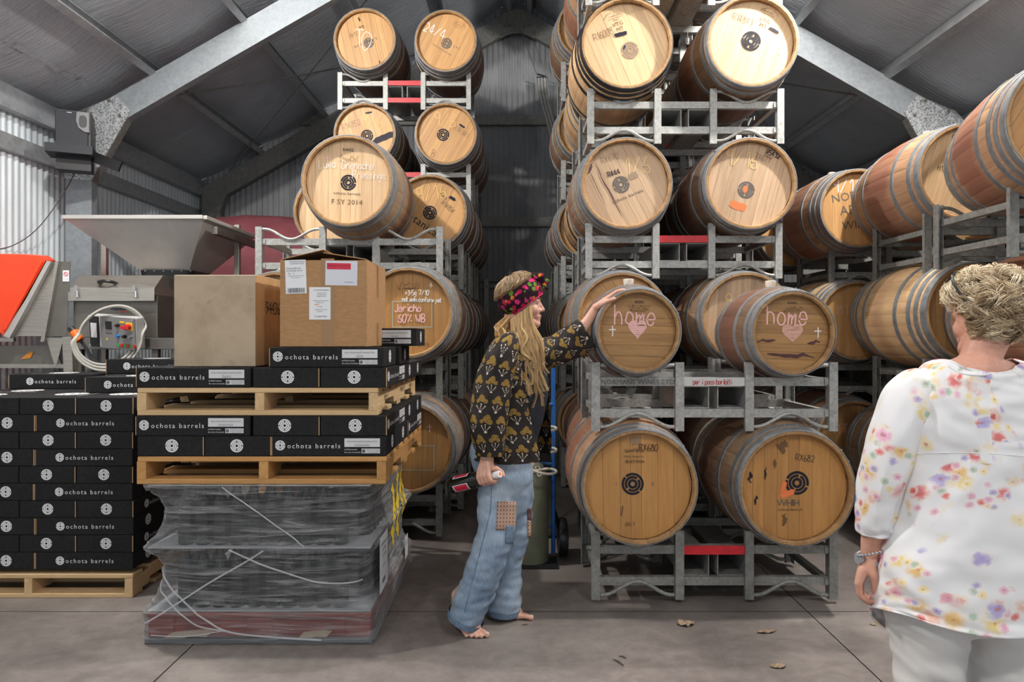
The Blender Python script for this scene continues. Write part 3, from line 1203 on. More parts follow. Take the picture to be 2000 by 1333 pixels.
def cross(px, pz, s, mat='white_chalk', rot=0, w=0.006):
    mb = MB()
    ribbon(mb, [Vector((0, 0, -s * .62)), Vector((0.002, 0, 0)), Vector((0, 0, s * .5))], w)
    ribbon(mb, [Vector((-s * .36, 0, s * .08)), Vector((0, 0, s * .11)), Vector((s * .36, 0, s * .1))], w)
    return (mb.mesh('chalk_cross', M[mat]), px, pz, rot, 'chalk_cross')


def frame(px, pz, w, h, mat):
    mb = MB()
    a, b = w / 2, h / 2
    c = [Vector((-a, 0, -b)), Vector((a, 0, -b)), Vector((a, 0, b)), Vector((-a, 0, b))]
    for i in range(4):
        ribbon(mb, [c[i], c[(i + 1) % 4]], 0.004)
    return (mb.mesh('tape_frame', M[mat]), px, pz, 0, 'tape_frame')


def scribble(px, pz, w, h, mat, rot=0, seed=1, n=14):
    """flourished signature brand"""
    rr = random.Random(seed)
    pts = [Vector((w * (i / n - 0.5) + rr.uniform(-.2, .2) * w / n, 0, rr.uniform(-1, 1) * h / 2 * (1.4 if i < 4 else 0.7))) for i in range(n + 1)]
    mb = MB()
    ribbon(mb, catmull(pts, 5), 0.0025)
    ribbon(mb, [Vector((-w / 2, 0, -h * .5)), Vector((w * .2, 0, -h * .42)), Vector((w / 2, 0, -h * .5))], 0.002)
    return (mb.mesh('stamp', M[mat]), px, pz, rot, 'stamp')


def streak(px, pz, w, length, mat, rot=0, seed=1):
    rr = random.Random(seed)
    pts = [Vector((rr.uniform(-1, 1) * w * .3, 0, length * (i / 8 - .5))) for i in range(9)]
    mb = MB()
    vs, fs = [], []
    for i, p in enumerate(pts):
        q = w * (0.15 + 0.85 * math.sin(PI * i / 8)) * rr.uniform(.5, 1) / 2
        vs += [p + Vector((q, 0, 0)), p - Vector((q, 0, 0))]
    for i in range(8):
        fs.append((2 * i, 2 * i + 1, 2 * i + 3, 2 * i + 2))
    mb.add(vs, fs)
    return (mb.mesh('stain', M[mat]), px, pz, rot, 'stain')


# ------------------------------------------------------------ racks
RW, RD, RH = 1.31, 0.62, 0.37
PXS = [-0.638, -0.187, 0.187, 0.638]


def rack_meshes(mat):
    key = ('K', mat.name)
    if key in CACHE:
        return CACHE[key]
    w, t = 0.046, 0.005
    posts = []
    for mx in (1, -1):                 # angle iron, opening left or right
        mb = MB().box((0, 0, -RH / 2), (w, t, RH)).box((mx * (w / 2 - t / 2), w / 2, -RH / 2), (t, w, RH)).box((-mx * (w / 2 - t / 2), w / 2 - 0.012, -RH / 2), (t, w * .5, RH))
        posts.append(mb.mesh('post', mat))
    rails = MB().box((0, 0.027, 0), (RW - 0.04, 0.032, 0.046)).mesh('rail', mat)
    rods = []
    for up in (1, -1):
        W = 0.40
        pts = []
        for i in range(17):
            u = i / 16
            z = -up * 0.072 * (0.5 - 0.5 * math.cos(2 * PI * min(max((u - .04) / .92, 0), 1)))
            pts.append((W * (u - .5), 0, z))
        rods.append(MB().tube(pts, 0.0105, 8).mesh('cradle_rod', mat, True))
    chan = MB().box((-0.075, 0, 0), (0.005, RD - 0.06, 0.12)).box((0.075, 0, 0), (0.005, RD - 0.06, 0.12)).box((0, 0, 0.0575), (0.15, RD - 0.06, 0.005)).box((0, 0, -0.0575), (0.15, RD - 0.06, 0.005)).mesh('fork_channel', mat)
    side = MB().box((0, 0, 0), (0.034, RD - 0.02, 0.034)).mesh('side_bar', mat)
    CACHE[key] = (posts, rails, rods, chan, side)
    return CACHE[key]


def rack(xc, y, top, label, mat='galv', red=(), group=None):
    """two-barrel steel rack; y is the front of its front frame, top the height of its posts"""
    root = empty('barrel_rack', (xc, y, top - RH))
    tag(root, label, 'rack', 'racks of the ' + ('left' if xc < 0 else 'right' if xc < 2.2 else 'far right') + ' stack')
    posts, rails, rods, chan, side = rack_meshes(M[mat])
    T = RH
    for fy, mir in ((0.003, 1), (RD - 0.003, -1)):
        for i, px in enumerate(PXS):
            o = link('post', posts[0 if i in (0, 2) else 1], root, (px, fy, T))
            if mir < 0:
                o.rotation_euler = (0, 0, PI)
        for z in (-0.105, -0.275):
            o = link('rail', rails, root, (0, fy + (0.004 if mir > 0 else -0.058), T + z))
        for s in (-1, 1):
            link('cradle_rod', rods[0], root, (s * 0.4125, fy + mir * 0.012, T - 0.016))
            link('cradle_rod', rods[1], root, (s * 0.4125, fy + mir * 0.012, T - RH + 0.016 + 0.006))
    for s in (-1, 1):
        link('fork_channel', chan, root, (s * 0.10, RD / 2, T - 0.19))
        for z in (-0.105, -0.275):
            link('side_bar', side, root, (s * 0.612, RD / 2, T + z))
    for z in red:
        link('red_plate', CACHE.setdefault('redplate', MB().box((0, 0, 0), (0.325, 0.006, 0.047)).mesh('red_plate', M['red_paint'])), root, (0, 0.009, T + z))
    return root


U, LO = -0.105, -0.275
TOPS = [0.39, 1.297, 2.195, 3.10, 4.03]
ZC = 0.26                                    # barrel axis above the rack top
ORD = ['first', 'second', 'third', 'fourth', 'fifth']
TIER = ['floor tier', 'second tier', 'third tier', 'fourth tier', 'fifth tier']

# ---- right stack, front row: two big barrels on the floor rack, two small ones above
rack(1.06, 3.66, 0.39, 'galvanised rack with one red plate standing on the floor under the two big front barrels', 'galv_dark', (U,))
r2 = rack(1.06, 3.66, 1.295, 'galvanised rack carrying the two small barrels chalked home', 'galv')
link('lettering', text_mesh('NORMANS WINES LTD', 0.037, M['grey_paint'], 1.05), r2, (-0.4125, 0.003, RH + U - 0.002))
pl = MB().box((0, 0, 0), (0.325, 0.004, 0.046)).build('pale_plate', M['abs'], r2, loc=(0, 0.0085, RH + U))
link('handwriting', chalk_mesh('per i poco barilotti', 0.028, M['red_pen'], 0.0035, track=0.45, seed=5, wx=0.62), pl, (-0.01, -0.003, 0.001))['kind'] = 'stuff'

barrel(0.632, 3.515, 0.655, 'large barrel on the floor rack, hand-numbered RX680, worn black ring logo', 'red', 'orange', 0, marks=[
    lg(-0.03, 0.01, 45, 0.058), tx('S', -0.115, 0.01, 0.026, 'grey_paint'), tx('E', 0.075, 0.008, 0.026, 'grey_paint'), tx('2', -0.03, 0.01, 0.03, 'faded_paint'),
    (arc_text('Saint-Martin', 0.30, 0.028, 'burn', -9, 1.62), -0.02, -0.115, 0, 'stamp'), tx('Michel Bouyoud', -0.025, 0.153, 0.016), tx('SELECTION', -0.02, 0.126, 0.02, 'marker', 0, 1),
    ch('RX680', 0.055, 0.20, 0.034, 'marker', 2, 0.003), tx('2017', -0.045, -0.20, 0.028), (rect_mesh(0.006, 0.05, M['burn']), -0.085, -0.13, 8, 'stain'), lg(-0.02, 0.238, 0, 0.022, 'faded_paint')])
barrel(1.443, 3.515, 0.650, 'large barrel on the floor rack, hand-numbered RX682, ring logo over red crayon', 'aged', 'orange', 0, marks=[
    lg(0.015, 0.02, 20, 0.062), ch('RX682', 0.06, 0.15, 0.034, 'marker', 6, 0.003), bl(-0.035, -0.035, 0.075, 0.03, 'red_chalk', -20, 3), bl(-0.055, 0.0, 0.025, 0.06, 'red_chalk', 15, 8),
    tx('WHIH', -0.03, -0.085, 0.05, 'grey_paint', 0, 0.8), tx('ochota barrels', -0.02, -0.118, 0.022, 'burn'), streak(-0.23, 0.05, 0.022, 0.06, 'marker', 8, 2), streak(-0.15, 0.07, 0.012, 0.07, 'marker', 4, 3),
    streak(-0.20, -0.07, 0.02, 0.05, 'marker', 0, 4), streak(-0.055, -0.17, 0.03, 0.07, 'burn', 12, 5), streak(-0.06, 0.21, 0.06, 0.07, 'burn', 20, 6), streak(-0.1, 0.12, 0.02, 0.05, 'burn', 3, 7)])
barrel(0.633, 3.55, 1.462, 'left one of the two small barrels chalked home, cross left of its heart', 'dark', 'brown', 90, 'small', hoops=3, bung=True, marks=[
    ch('home', -0.005, 0.088, 0.105, 'pink_chalk', 1, 0.008, seed=4, track=0.8, wx=0.62), heart(0.0, 0.015, 0.092, 0.098, 'pink_chalk', 2), cross(-0.132, 0.003, 0.05),
    tx('R0001', 0.012, 0.152, 0.020, 'marker'), scribble(0.008, 0.125, 0.11, 0.03, 'burn', 0, 3), tx('BOUTES FRANCE', 0.008, 0.104, 0.010, 'burn')])
barrel(1.440, 3.55, 1.452, 'right one of the two small barrels chalked home, cross right of its heart', 'dark', 'brown', 92, 'small', hoops=3, bung=True, marks=[
    ch('home', -0.012, 0.098, 0.105, 'pink_chalk', 2, 0.008, seed=9, track=0.8, wx=0.62), heart(0.008, 0.005, 0.105, 0.10, 'pink_soft', 6), cross(0.142, 0.005, 0.05),
    tx('R0002', 0.008, 0.158, 0.020, 'marker'), scribble(0.01, 0.13, 0.10, 0.03, 'burn', 0, 7), streak(-0.13, -0.04, 0.016, 0.10, 'wine', 88, 2), streak(0.12, -0.05, 0.02, 0.07, 'wine', 80, 3), streak(0.0, -0.115, 0.028, 0.25, 'wine', 94, 5)])

# ---- right stack, second row
X2 = 1.12
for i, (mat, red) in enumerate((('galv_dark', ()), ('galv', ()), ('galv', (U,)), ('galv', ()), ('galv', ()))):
    rack(X2 + (0.012 if i == 3 else 0), 4.58, TOPS[i], f'galvanised rack in the right stack, second row from the front, {TIER[i]}', mat, red)
Y2 = 4.44
barrel(0.705, Y2, 0.65, 'barrel on the floor tier just behind the one marked RX680', 'red', 'tan', 10, full=True, bung=True)
barrel(1.52, Y2, 0.65, 'barrel on the floor tier just behind the one marked RX682', 'aged', 'tan', 0, full=True, bung=True)
barrel(0.69, Y2, 1.555, 'big barrel behind the left small home barrel, woman reaches across it', 'aged', 'tan', -35, hoops=4, bung=True, marks=cooper(0.055, 0.16, -28, k=1.1) + [ch('1/6', 0.12, 0.12, 0.07, 'yellow_chalk', 20, 0.005)])
barrel(1.50, Y2, 1.555, 'big pale-headed barrel behind the right small home barrel, chalked 9/16', 'aged', 'grey', 5, bung=True, marks=[ch('9/16', -0.03, 0.11, 0.09, 'yellow_chalk', 3, 0.006), streak(-0.13, -0.12, 0.012, 0.03, 'marker', 0, 2)])
barrel(0.711, Y2, 2.432, 'weathered barrel marked RX670 with wine-dark streaks across the head', 'aged', 'grey', -26, hoops=4, bung=True, marks=[
    lg(-0.03, 0.0, -22, 0.056, 'grey_paint'), ch('RX670', -0.10, 0.175, 0.040, 'pencil', -18, 0.0025), ch('R444', -0.075, 0.078, 0.034, 'marker', -18, 0.005), tx('ochota barrels', 0.015, -0.078, 0.030, 'black_paint', -22, 1.2),
    ch('1/6', 0.085, 0.13, 0.11, 'yellow_chalk', -4, 0.005), bl(0.05, 0.06, 0.06, 0.04, 'faded_paint', -30, 4), streak(-0.11, -0.04, 0.012, 0.40, 'wine', -27, 3), streak(-0.185, -0.02, 0.006, 0.28, 'wine', -26, 4), streak(-0.23, 0.11, 0.018, 0.08, 'wine', 20, 5), tx('S', -0.105, -0.035, 0.03, 'faded_paint', -22)])
barrel(1.523, Y2, 2.432, 'weathered barrel marked RX671 with orange crayon under its logo', 'dark', 'grey', 15, hoops=3, bung=True, marks=[
    lg(-0.02, -0.035, 15, 0.056, 'grey_paint'), bl(-0.075, -0.14, 0.11, 0.05, 'red_chalk', 18, 5), bl(-0.025, -0.03, 0.03, 0.045, 'red_chalk', 18, 9), ch('RX671', 0.09, 0.175, 0.036, 'pencil', 22, 0.0025), ch('R5432', 0.16, 0.20, 0.032, 'marker', 22, 0.005), tx('Saury', 0.125, 0.183, 0.026, 'burn', 22),
    ch('9/16', -0.04, 0.17, 0.10, 'yellow_chalk', 8, 0.005), streak(-0.22, 0.2, 0.02, 0.07, 'wine', -30, 2)])
barrel(0.716, Y2, 3.345, 'pale-headed barrel marked R16008 with black hoops and a faded logo', 'new', 'pale', -24, hoops=4, hmat='hoop_black', marks=cooper(-0.075, 0.185, -20) + [
    lg(0.025, -0.03, -20, 0.056, 'faded_paint'), ch('R16008', -0.15, 0.075, 0.045, 'pencil', -21, 0.003, track=0.45), bl(-0.035, 0.075, 0.085, 0.026, 'marker', -14, 3), bl(-0.012, -0.012, 0.012, 0.03, 'marker', 25, 6)])
barrel(1.535, Y2, 3.36, 'pale-headed barrel marked R14843 with crisp black ring logo', 'dark', 'pale', 20, hoops=3, marks=cooper(0.105, 0.195, 22) + [
    lg(0.0, 0.015, 25, 0.064), ch('R14843', -0.05, 0.16, 0.045, 'pencil', 20, 0.003, track=0.45), bl(0.15, 0.085, 0.075, 0.018, 'marker', 28, 4), streak(0.18, -0.08, 0.008, 0.012, 'burn', 0, 2)])

barrel(0.716, Y2, TOPS[4] + ZC, 'barrel on the fifth tier right above the one marked R16008, at the top edge', 'aged', 'tan', 0, full=False)
barrel(1.535, Y2, TOPS[4] + ZC, 'barrel on the fifth tier right above the one marked R14843, at the top edge', 'aged', 'tan', 0, full=False)

# ---- right stack, rows behind
rows = [(3, 5.52, 1.155, 0.0, 5), (4, 6.44, 1.075, 0.0, 5), (5, 7.37, 1.06, 0.0, 3)]
for row, yr, xc, dz, nt_ in rows:
    for i in range(nt_):
        T = TOPS[i] + (dz if i else 0)
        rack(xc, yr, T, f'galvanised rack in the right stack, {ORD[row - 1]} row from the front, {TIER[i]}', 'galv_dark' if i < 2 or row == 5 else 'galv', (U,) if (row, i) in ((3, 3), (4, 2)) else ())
        for sd, nm in ((-1, 'aisle side'), (1, 'outer side')):
            st = {(3, 4, -1): 'red', (3, 3, -1): 'new', (3, 2, -1): 'new', (3, 0, -1): 'red', (4, 4, -1): 'aged', (4, 3, -1): 'aged'}.get((row, i, sd), 'dark' if R.random() < .5 else 'aged')
            hm = 'hoop_black' if (row, i, sd) == (3, 2, -1) else 'hoop'
            barrel(xc + sd * 0.405, yr - 0.14, T + ZC, f'oak barrel in the right stack, {ORD[row - 1]} row from the front, {TIER[i]}, {nm}', st, 'tan', R.uniform(-40, 40), full=(row < 5 and sd < 0 and i > 0), hoops=R.choice([3, 4]), hmat=hm)

# ---- far right stack
FR = [(1, 3.35, 2.43), (2, 4.22, 2.53), (3, 5.36, 2.46), (4, 6.35, 2.45)]
FT = [0.39, 1.297, 2.195]
for row, yr, xl in FR:
    xc = xl + 0.65
    for i in range(3):
        rack(xc, yr, FT[i], f'weathered galvanised rack in the far right stack, {ORD[row - 1]} row from the front, {TIER[i]}', 'galv_dark', (LO,) if (row, i) in ((3, 2),) else ())
mt = lambda s: [ch('MTN', -0.06, 0.08, 0.075, 'pink_soft', 4, 0.006), ch('6', 0.0, -0.05, 0.06, 'pink_soft', 0, 0.005)]
barrel(2.68, 3.05, 2.43, 'nearest top barrel at far right, red-stained middle, cut by the picture edge', 'red', 'orange', 30, bung=True, hoops=4, yaw=-17)
barrel(2.76, 4.13, 2.43, 'second top barrel from the right, red-stained middle and pale head', 'red', 'pale', 15, bung=True, hoops=3, yaw=-3, marks=[tx('OAK CASKS', 0.05, 0.20, 0.05, 'burn', 12), scribble(-0.06, 0.1, 0.12, 0.04, 'burn', 10, 2), ch('H1286', -0.12, 0.03, 0.03, 'marker', 12, 0.003)])
barrel(2.60, 5.18, 2.41, 'third top barrel from the right, head stencilled in large capitals', 'red', 'tan', 0, bung=True, hoops=4, marks=[ch('9/16', -0.07, 0.18, 0.10, 'white_chalk', 0, 0.007), tx('NOR', -0.1, 0.09, 0.09, 'grey_paint', -10, 1), tx('APPLE', 0.0, 0.0, 0.10, 'grey_paint', -8, 1), tx('WINE', 0.0, -0.12, 0.09, 'grey_paint', -5, 1)])
barrel(2.49, 6.18, 2.37, 'fourth top barrel from the right, mostly hidden, capitals on its head', 'dark', 'tan', 0, marks=[tx('NOR', 0.02, 0.1, 0.09, 'grey_paint', -14, 1), tx('APPLE', 0.06, 0.0, 0.10, 'grey_paint', -10, 1), tx('WINE', 0.06, -0.12, 0.09, 'grey_paint', -5, 1)])
barrel(2.86, 3.18, 1.55, 'second-tier barrel behind the head of the woman in white, rust-red staves', 'red', 'tan', 0, bung=True)
barrel(2.73, 4.06, 1.575, 'second-tier barrel at right with light new staves and broad grey hoops', 'new', 'brown', 0, hoops=4, bung=True)
barrel(2.58, 5.16, 1.555, 'second-tier barrel chalked MT right of the small home barrel', 'new', 'tan', 0, marks=mt(1), hoops=4, bung=True)
barrel(2.52, 6.16, 1.55, 'second-tier barrel deep at far right, behind the barrel chalked MT', 'dark', 'brown', 0, full=False)
barrel(2.86, 3.18, 0.65, 'floor-tier barrel hidden behind the body of the woman in white', 'aged', 'brown', 0, full=False)
barrel(2.70, 4.06, 0.65, 'floor-tier barrel left of the white blouse, grey staves', 'aged', 'brown', 0)
barrel(2.56, 5.16, 0.65, 'floor-tier barrel chalked MTN above the big RX682 barrel', 'dark', 'brown', 0, marks=mt(2))
barrel(2.50, 6.16, 0.65, 'floor-tier barrel deep at far right, behind the one chalked MTN', 'dark', 'brown', 0, full=False)
for row, yr, xl in FR[1:]:
    for i in range(3):
        barrel(xl + 1.06, yr - 0.14, FT[i] + ZC, f'oak barrel in the far right stack, {ORD[row - 1]} row, {TIER[i]}, against the wall', 'dark', 'brown', 0, full=False)

# ---- left stacks
XA = -1.185
rack(XA, 4.79, 0.40, 'galvanised rack of the left stack, front row, standing on the floor behind the pallets', 'galv_dark')
rack(XA, 4.79, 1.295, 'galvanised rack of the left stack, front row, under the barrel chalked Jericho', 'galv_dark')
rack(XA, 4.81, 2.21, 'bright galvanised rack on top of the left front row, one barrel perched on it', 'galv')
YA = 4.48
barrel(-0.72, YA, 0.70, 'floor-tier barrel with a pink chalk cross behind the wrapped pallet', 'aged', 'orange', 0, hoops=4, marks=[cross(0.14, 0.13, 0.05, 'pink_chalk', 0, 0.008), frame(0.04, -0.07, 0.26, 0.16, 'blue_line')])
barrel(-0.72, YA, 1.59, 'barrel chalked Jericho and 60% WB right of the kraft carton', 'aged', 'orange', 0, hoops=4, bung=True, marks=[
    scribble(0.0, 0.185, 0.15, 0.05, 'burn', -4, 12), tx('TONNELLERIE', 0.01, 0.162, 0.014, 'burn'), ch('+', 0.155, 0.19, 0.06, 'white_chalk'), ch('+3*5g 7/10', 0.06, 0.135, 0.032, 'white_chalk', 0, 0.005, track=0.6), ch('not malo conferm yet', 0.09, 0.09, 0.030, 'white_chalk', 2, 0.005, track=0.42),
    ch('Jericho', 0.0, 0.035, 0.05, 'pink_chalk', 0, 0.008, track=0.7), ch('60% WB', 0.025, -0.035, 0.052, 'pink_chalk', 0, 0.008, track=0.7), frame(0.025, -0.008, 0.26, 0.17, 'blue_line'), tx('2019', 0.10, -0.21, 0.036, 'burn')])
barrel(-1.585, YA, 1.56, 'barrel behind the kraft carton in the left front row, second tier', 'aged', 'tan', 0, full=True)
barrel(-1.585, YA, 0.66, 'barrel behind the wrapped pallet in the left front row, floor tier', 'aged', 'tan', 0, full=False)
barrel(-1.113, 4.46, 2.455, 'barrel stamped F SY 2014 perched across the middle of the left front rack', 'aged', 'pale', 0, hoops=3, marks=[
    lg(0.0, -0.005, 5, 0.052), tx('ochota barrels', -0.01, -0.078, 0.026, 'black_paint', 3, 1.15), tx('F SY 2014', -0.01, -0.135, 0.046, 'burn', 2, 1.1), tx('R4002', 0.0, 0.21, 0.028, 'marker', 2), scribble(0.0, 0.16, 0.13, 0.05, 'burn', 0, 21),
    ch('+', -0.128, 0.165, 0.085, 'pink_chalk', 0, 0.007), ch('Luka', -0.135, 0.118, 0.05, 'white_chalk', -2, 0.0034), ch('Grenache', 0.065, 0.11, 0.05, 'white_chalk', 2, 0.0034, track=0.6), ch('Pressings', 0.14, 0.045, 0.05, 'white_chalk', 3, 0.0034, track=0.55)])
XB, YB2 = -1.10, 5.44
for i in range(3):
    rack(XB, YB2 + 0.16, TOPS[i], f'galvanised rack of the left stack, second row from the front, {TIER[i]}', 'galv_dark')
barrel(-1.485, YB2, 2.435, 'barrel half hidden at left behind the one stamped F SY 2014', 'aged', 'pale', 0)
barrel(-0.70, YB2, 2.43, 'barrel stencilled botanical right of the one stamped F SY 2014', 'dark', 'tan', 28, hoops=4, marks=[
    lg(0.0, 0.0, 28, 0.056), tx('Botanical', -0.07, -0.085, 0.09, 'black_paint', 36, 1.05), ch('R14854', 0.15, 0.045, 0.036, 'pencil', 40, 0.003), bl(0.18, 0.115, 0.055, 0.025, 'marker', 32, 2), tx('AMJ', 0.115, 0.125, 0.028, 'burn', 28), ch('9/16', 0.02, 0.16, 0.11, 'yellow_chalk', -10, 0.006)])
for i in range(2):
    for sd, nm in ((-0.385, 'outer side'), (0.40, 'aisle side')):
        barrel(XB + sd, YB2, TOPS[i] + ZC, f'oak barrel in the left stack, second row from the front, {TIER[i]}, {nm}', 'dark', 'brown', 0, full=False)
XC = -1.12
TC = [0.40, 1.30, 2.22, 3.15, 4.06]
for i in range(5):
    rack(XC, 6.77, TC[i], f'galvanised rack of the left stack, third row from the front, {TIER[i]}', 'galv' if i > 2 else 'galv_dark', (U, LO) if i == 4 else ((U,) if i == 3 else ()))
YC = 6.60
barrel(-1.475, YC, 4.315, 'top left barrel of the tall left stack, chalked T and O', 'dark', 'tan', -12, hoops=4, marks=[lg(0.03, -0.02, -10, 0.05, 'grey_paint'), ch('T', -0.045, 0.03, 0.16, 'white_chalk', 0, 0.006), ch('O', 0.03, 0.0, 0.17, 'white_chalk', 0, 0.006), tx('S+S 5 OCHO S', 0.0, -0.02, 0.032, 'black_paint', -22, 1.2), ch('RVTC', -0.11, 0.06, 0.035, 'pencil', -18, 0.003), tx('AMJ', -0.04, 0.135, 0.03, 'marker', -15), streak(-0.06, 0.21, 0.02, 0.05, 'marker', -15, 3), streak(0.14, -0.22, 0.015, 0.06, 'marker', -20, 4)])
barrel(-0.69, YC, 4.30, 'top right barrel of the tall left stack, chalked 24/4', 'dark', 'tan', 26, hoops=4, marks=[lg(0.005, -0.01, 25, 0.052, 'grey_paint'), ch('24/4', -0.10, 0.115, 0.09, 'white_chalk', 22, 0.007), tx('ochota barrels', -0.04, -0.07, 0.03, 'grey_paint', 32, 1.15), tx('2 4 3', 0.10, -0.05, 0.034, 'grey_paint', 22), *cooper(0.11, 0.16, 25, s1='')])
barrel(-1.475, YC, 3.40, 'barrel marked R14852 with a long black smear on its head', 'dark', 'tan', -18, hoops=4, marks=[lg(0.015, -0.01, -18, 0.06), ch('R14852', -0.135, 0.10, 0.055, 'pencil', -18, 0.003), bl(0.03, 0.215, 0.07, 0.018, 'marker', -10, 3), bl(0.18, -0.025, 0.23, 0.06, 'marker', -22, 7), ch('9/6', 0.08, 0.13, 0.13, 'yellow_chalk', 6, 0.005)])
barrel(-0.69, YC, 3.40, 'barrel marked R14841 with a short black bar, tall left stack', 'dark', 'tan', 30, hoops=4, marks=[lg(-0.03, -0.0, 28, 0.06), ch('R14841', 0.15, 0.03, 0.05, 'pencil', 36, 0.003), bl(0.155, 0.085, 0.065, 0.02, 'marker', 34, 3), ch('9/6', 0.0, 0.145, 0.13, 'yellow_chalk', 6, 0.005), ch('B', -0.12, -0.18, 0.07, 'pencil', 20, 0.003)])
barrel(-1.475, YC, 2.48, 'barrel of the tall left stack hidden behind the one stamped F SY 2014', 'dark', 'tan', 0, full=False)
barrel(-0.69, YC, 2.48, 'barrel of the tall left stack behind the stencilled botanical barrel', 'dark', 'tan', 0, full=False)
for i in range(2):
    for sd, nm in ((-0.385, 'outer side'), (0.43, 'aisle side')):
        barrel(XC + sd, YC, TC[i] + ZC, f'oak barrel in the left stack, third row from the front, {TIER[i]}, {nm}', 'dark', 'brown', 0, full=False)
for i in range(4):
    rack(-1.10, 7.72, TC[i], f'galvanised rack of the left stack, rearmost row, {TIER[i]}', 'galv_dark')
    for sd, nm in ((-0.40, 'outer side'), (0.42, 'aisle side')):
        barrel(-1.10 + sd, 7.56, TC[i] + ZC, f'oak barrel in the left stack, rearmost row, {TIER[i]}, {nm}', 'dark', 'brown', 0, full=False)
# ------------------------------------------------------------ pallets, wine cartons, wrapped load
def pallet(xc, y0, z0, w, d, label, old=False, text=None):
    """timber pallet, front edge at y0: deck boards and base boards along X, three bearers along Y"""
    root = empty('timber_pallet', (xc, y0 + d / 2, z0))
    tag(root, label, 'pallet')
    mx, my = (M['pine_old'], M['pine_old_y']) if old else (M['pine_new'], M['pine_new_y'])
    hb, tb = 0.082, 0.024
    for i, y in enumerate([-d / 2 + 0.05 + (d - 0.1) * k / 6 for k in range(7)]):
        o = MB().box((0, 0, 0), (w, 0.10, tb)).build('deck_board', mx, root, loc=(R.uniform(-.003, .003), y, 2 * tb + hb - tb / 2 + R.uniform(-.0008, .0008)))
        bevel(o, 0.003, 1)
    for x in (-w / 2 + 0.022, 0.01, w / 2 - 0.022):
        # bearer with two notches cut for the fork tines
        a, b = -d / 2, d / 2
        n = 0.035
        pts = [(a, 0), (a + .16, 0), (a + .18, n), (a + .40, n), (a + .42, 0), (b - .42, 0), (b - .40, n), (b - .18, n), (b - .16, 0), (b, 0), (b, hb), (a, hb)]
        o = MB().prism(pts, lambda u, v: (x - 0.0215, u, v + tb), (0.043, 0, 0)).build('bearer', my, root)
        if text and x > 0.3:
            for s, yy, zz, sz in text:
                link('stamp', text_mesh(s, sz, M['burn'], 1.0), o, (x + 0.0225, yy, tb + zz), (0, 0, rad(90)))
    for y in (-d / 2 + 0.05, -d / 4, 0, d / 4, d / 2 - 0.05):
        o = MB().box((0, 0, 0), (w, 0.10, tb)).build('base_board', mx, root, loc=(R.uniform(-.003, .003), y, tb / 2))
        bevel(o, 0.003, 1)
    return root


CL, CW, CH = 0.533, 0.311, 0.0925


def carton_body():
    if 'cb' not in CACHE:
        bm = bmesh.new()
        bmesh.ops.create_cube(bm, size=1)
        for v in bm.verts:
            v.co = Vector((v.co.x * CL, v.co.y * CW, v.co.z * CH + CH / 2))
        bmesh.ops.bevel(bm, geom=bm.edges[:], offset=0.0025, segments=1, affect='EDGES')
        me = bpy.data.meshes.new('carton')
        bm.to_mesh(me)
        bm.free()
        me.materials.append(M['carton'])
        CACHE['cb'] = me
        CACHE['ce'] = MB().box((-CL / 2 - 0.0012, -CW / 2 + 0.002, CH / 2), (0.003, 0.004, CH - 0.006)).mesh('cut_edge', M['kraft_edge'])
        CACHE['lgS'] = lg(r=0.0305, mat='print_white')[0]
        CACHE['lgM'] = lg(r=0.0235, mat='print_white')[0]
        CACHE['lgL'] = lg(r=0.085, mat='print_white')[0]
        CACHE['txL'] = fit('ochota barrels', 0.246, M['print_white'], 1.3)
        CACHE['txS'] = fit('ochota barrels', 0.262, M['print_white'], 1.3)
        CACHE['lab'] = rect_mesh(0.166, 0.040, M['label_grey'], 'label')
        CACHE['lab2'] = rect_mesh(0.086, 0.022, M['label_grey'], 'label')
    return CACHE['cb']


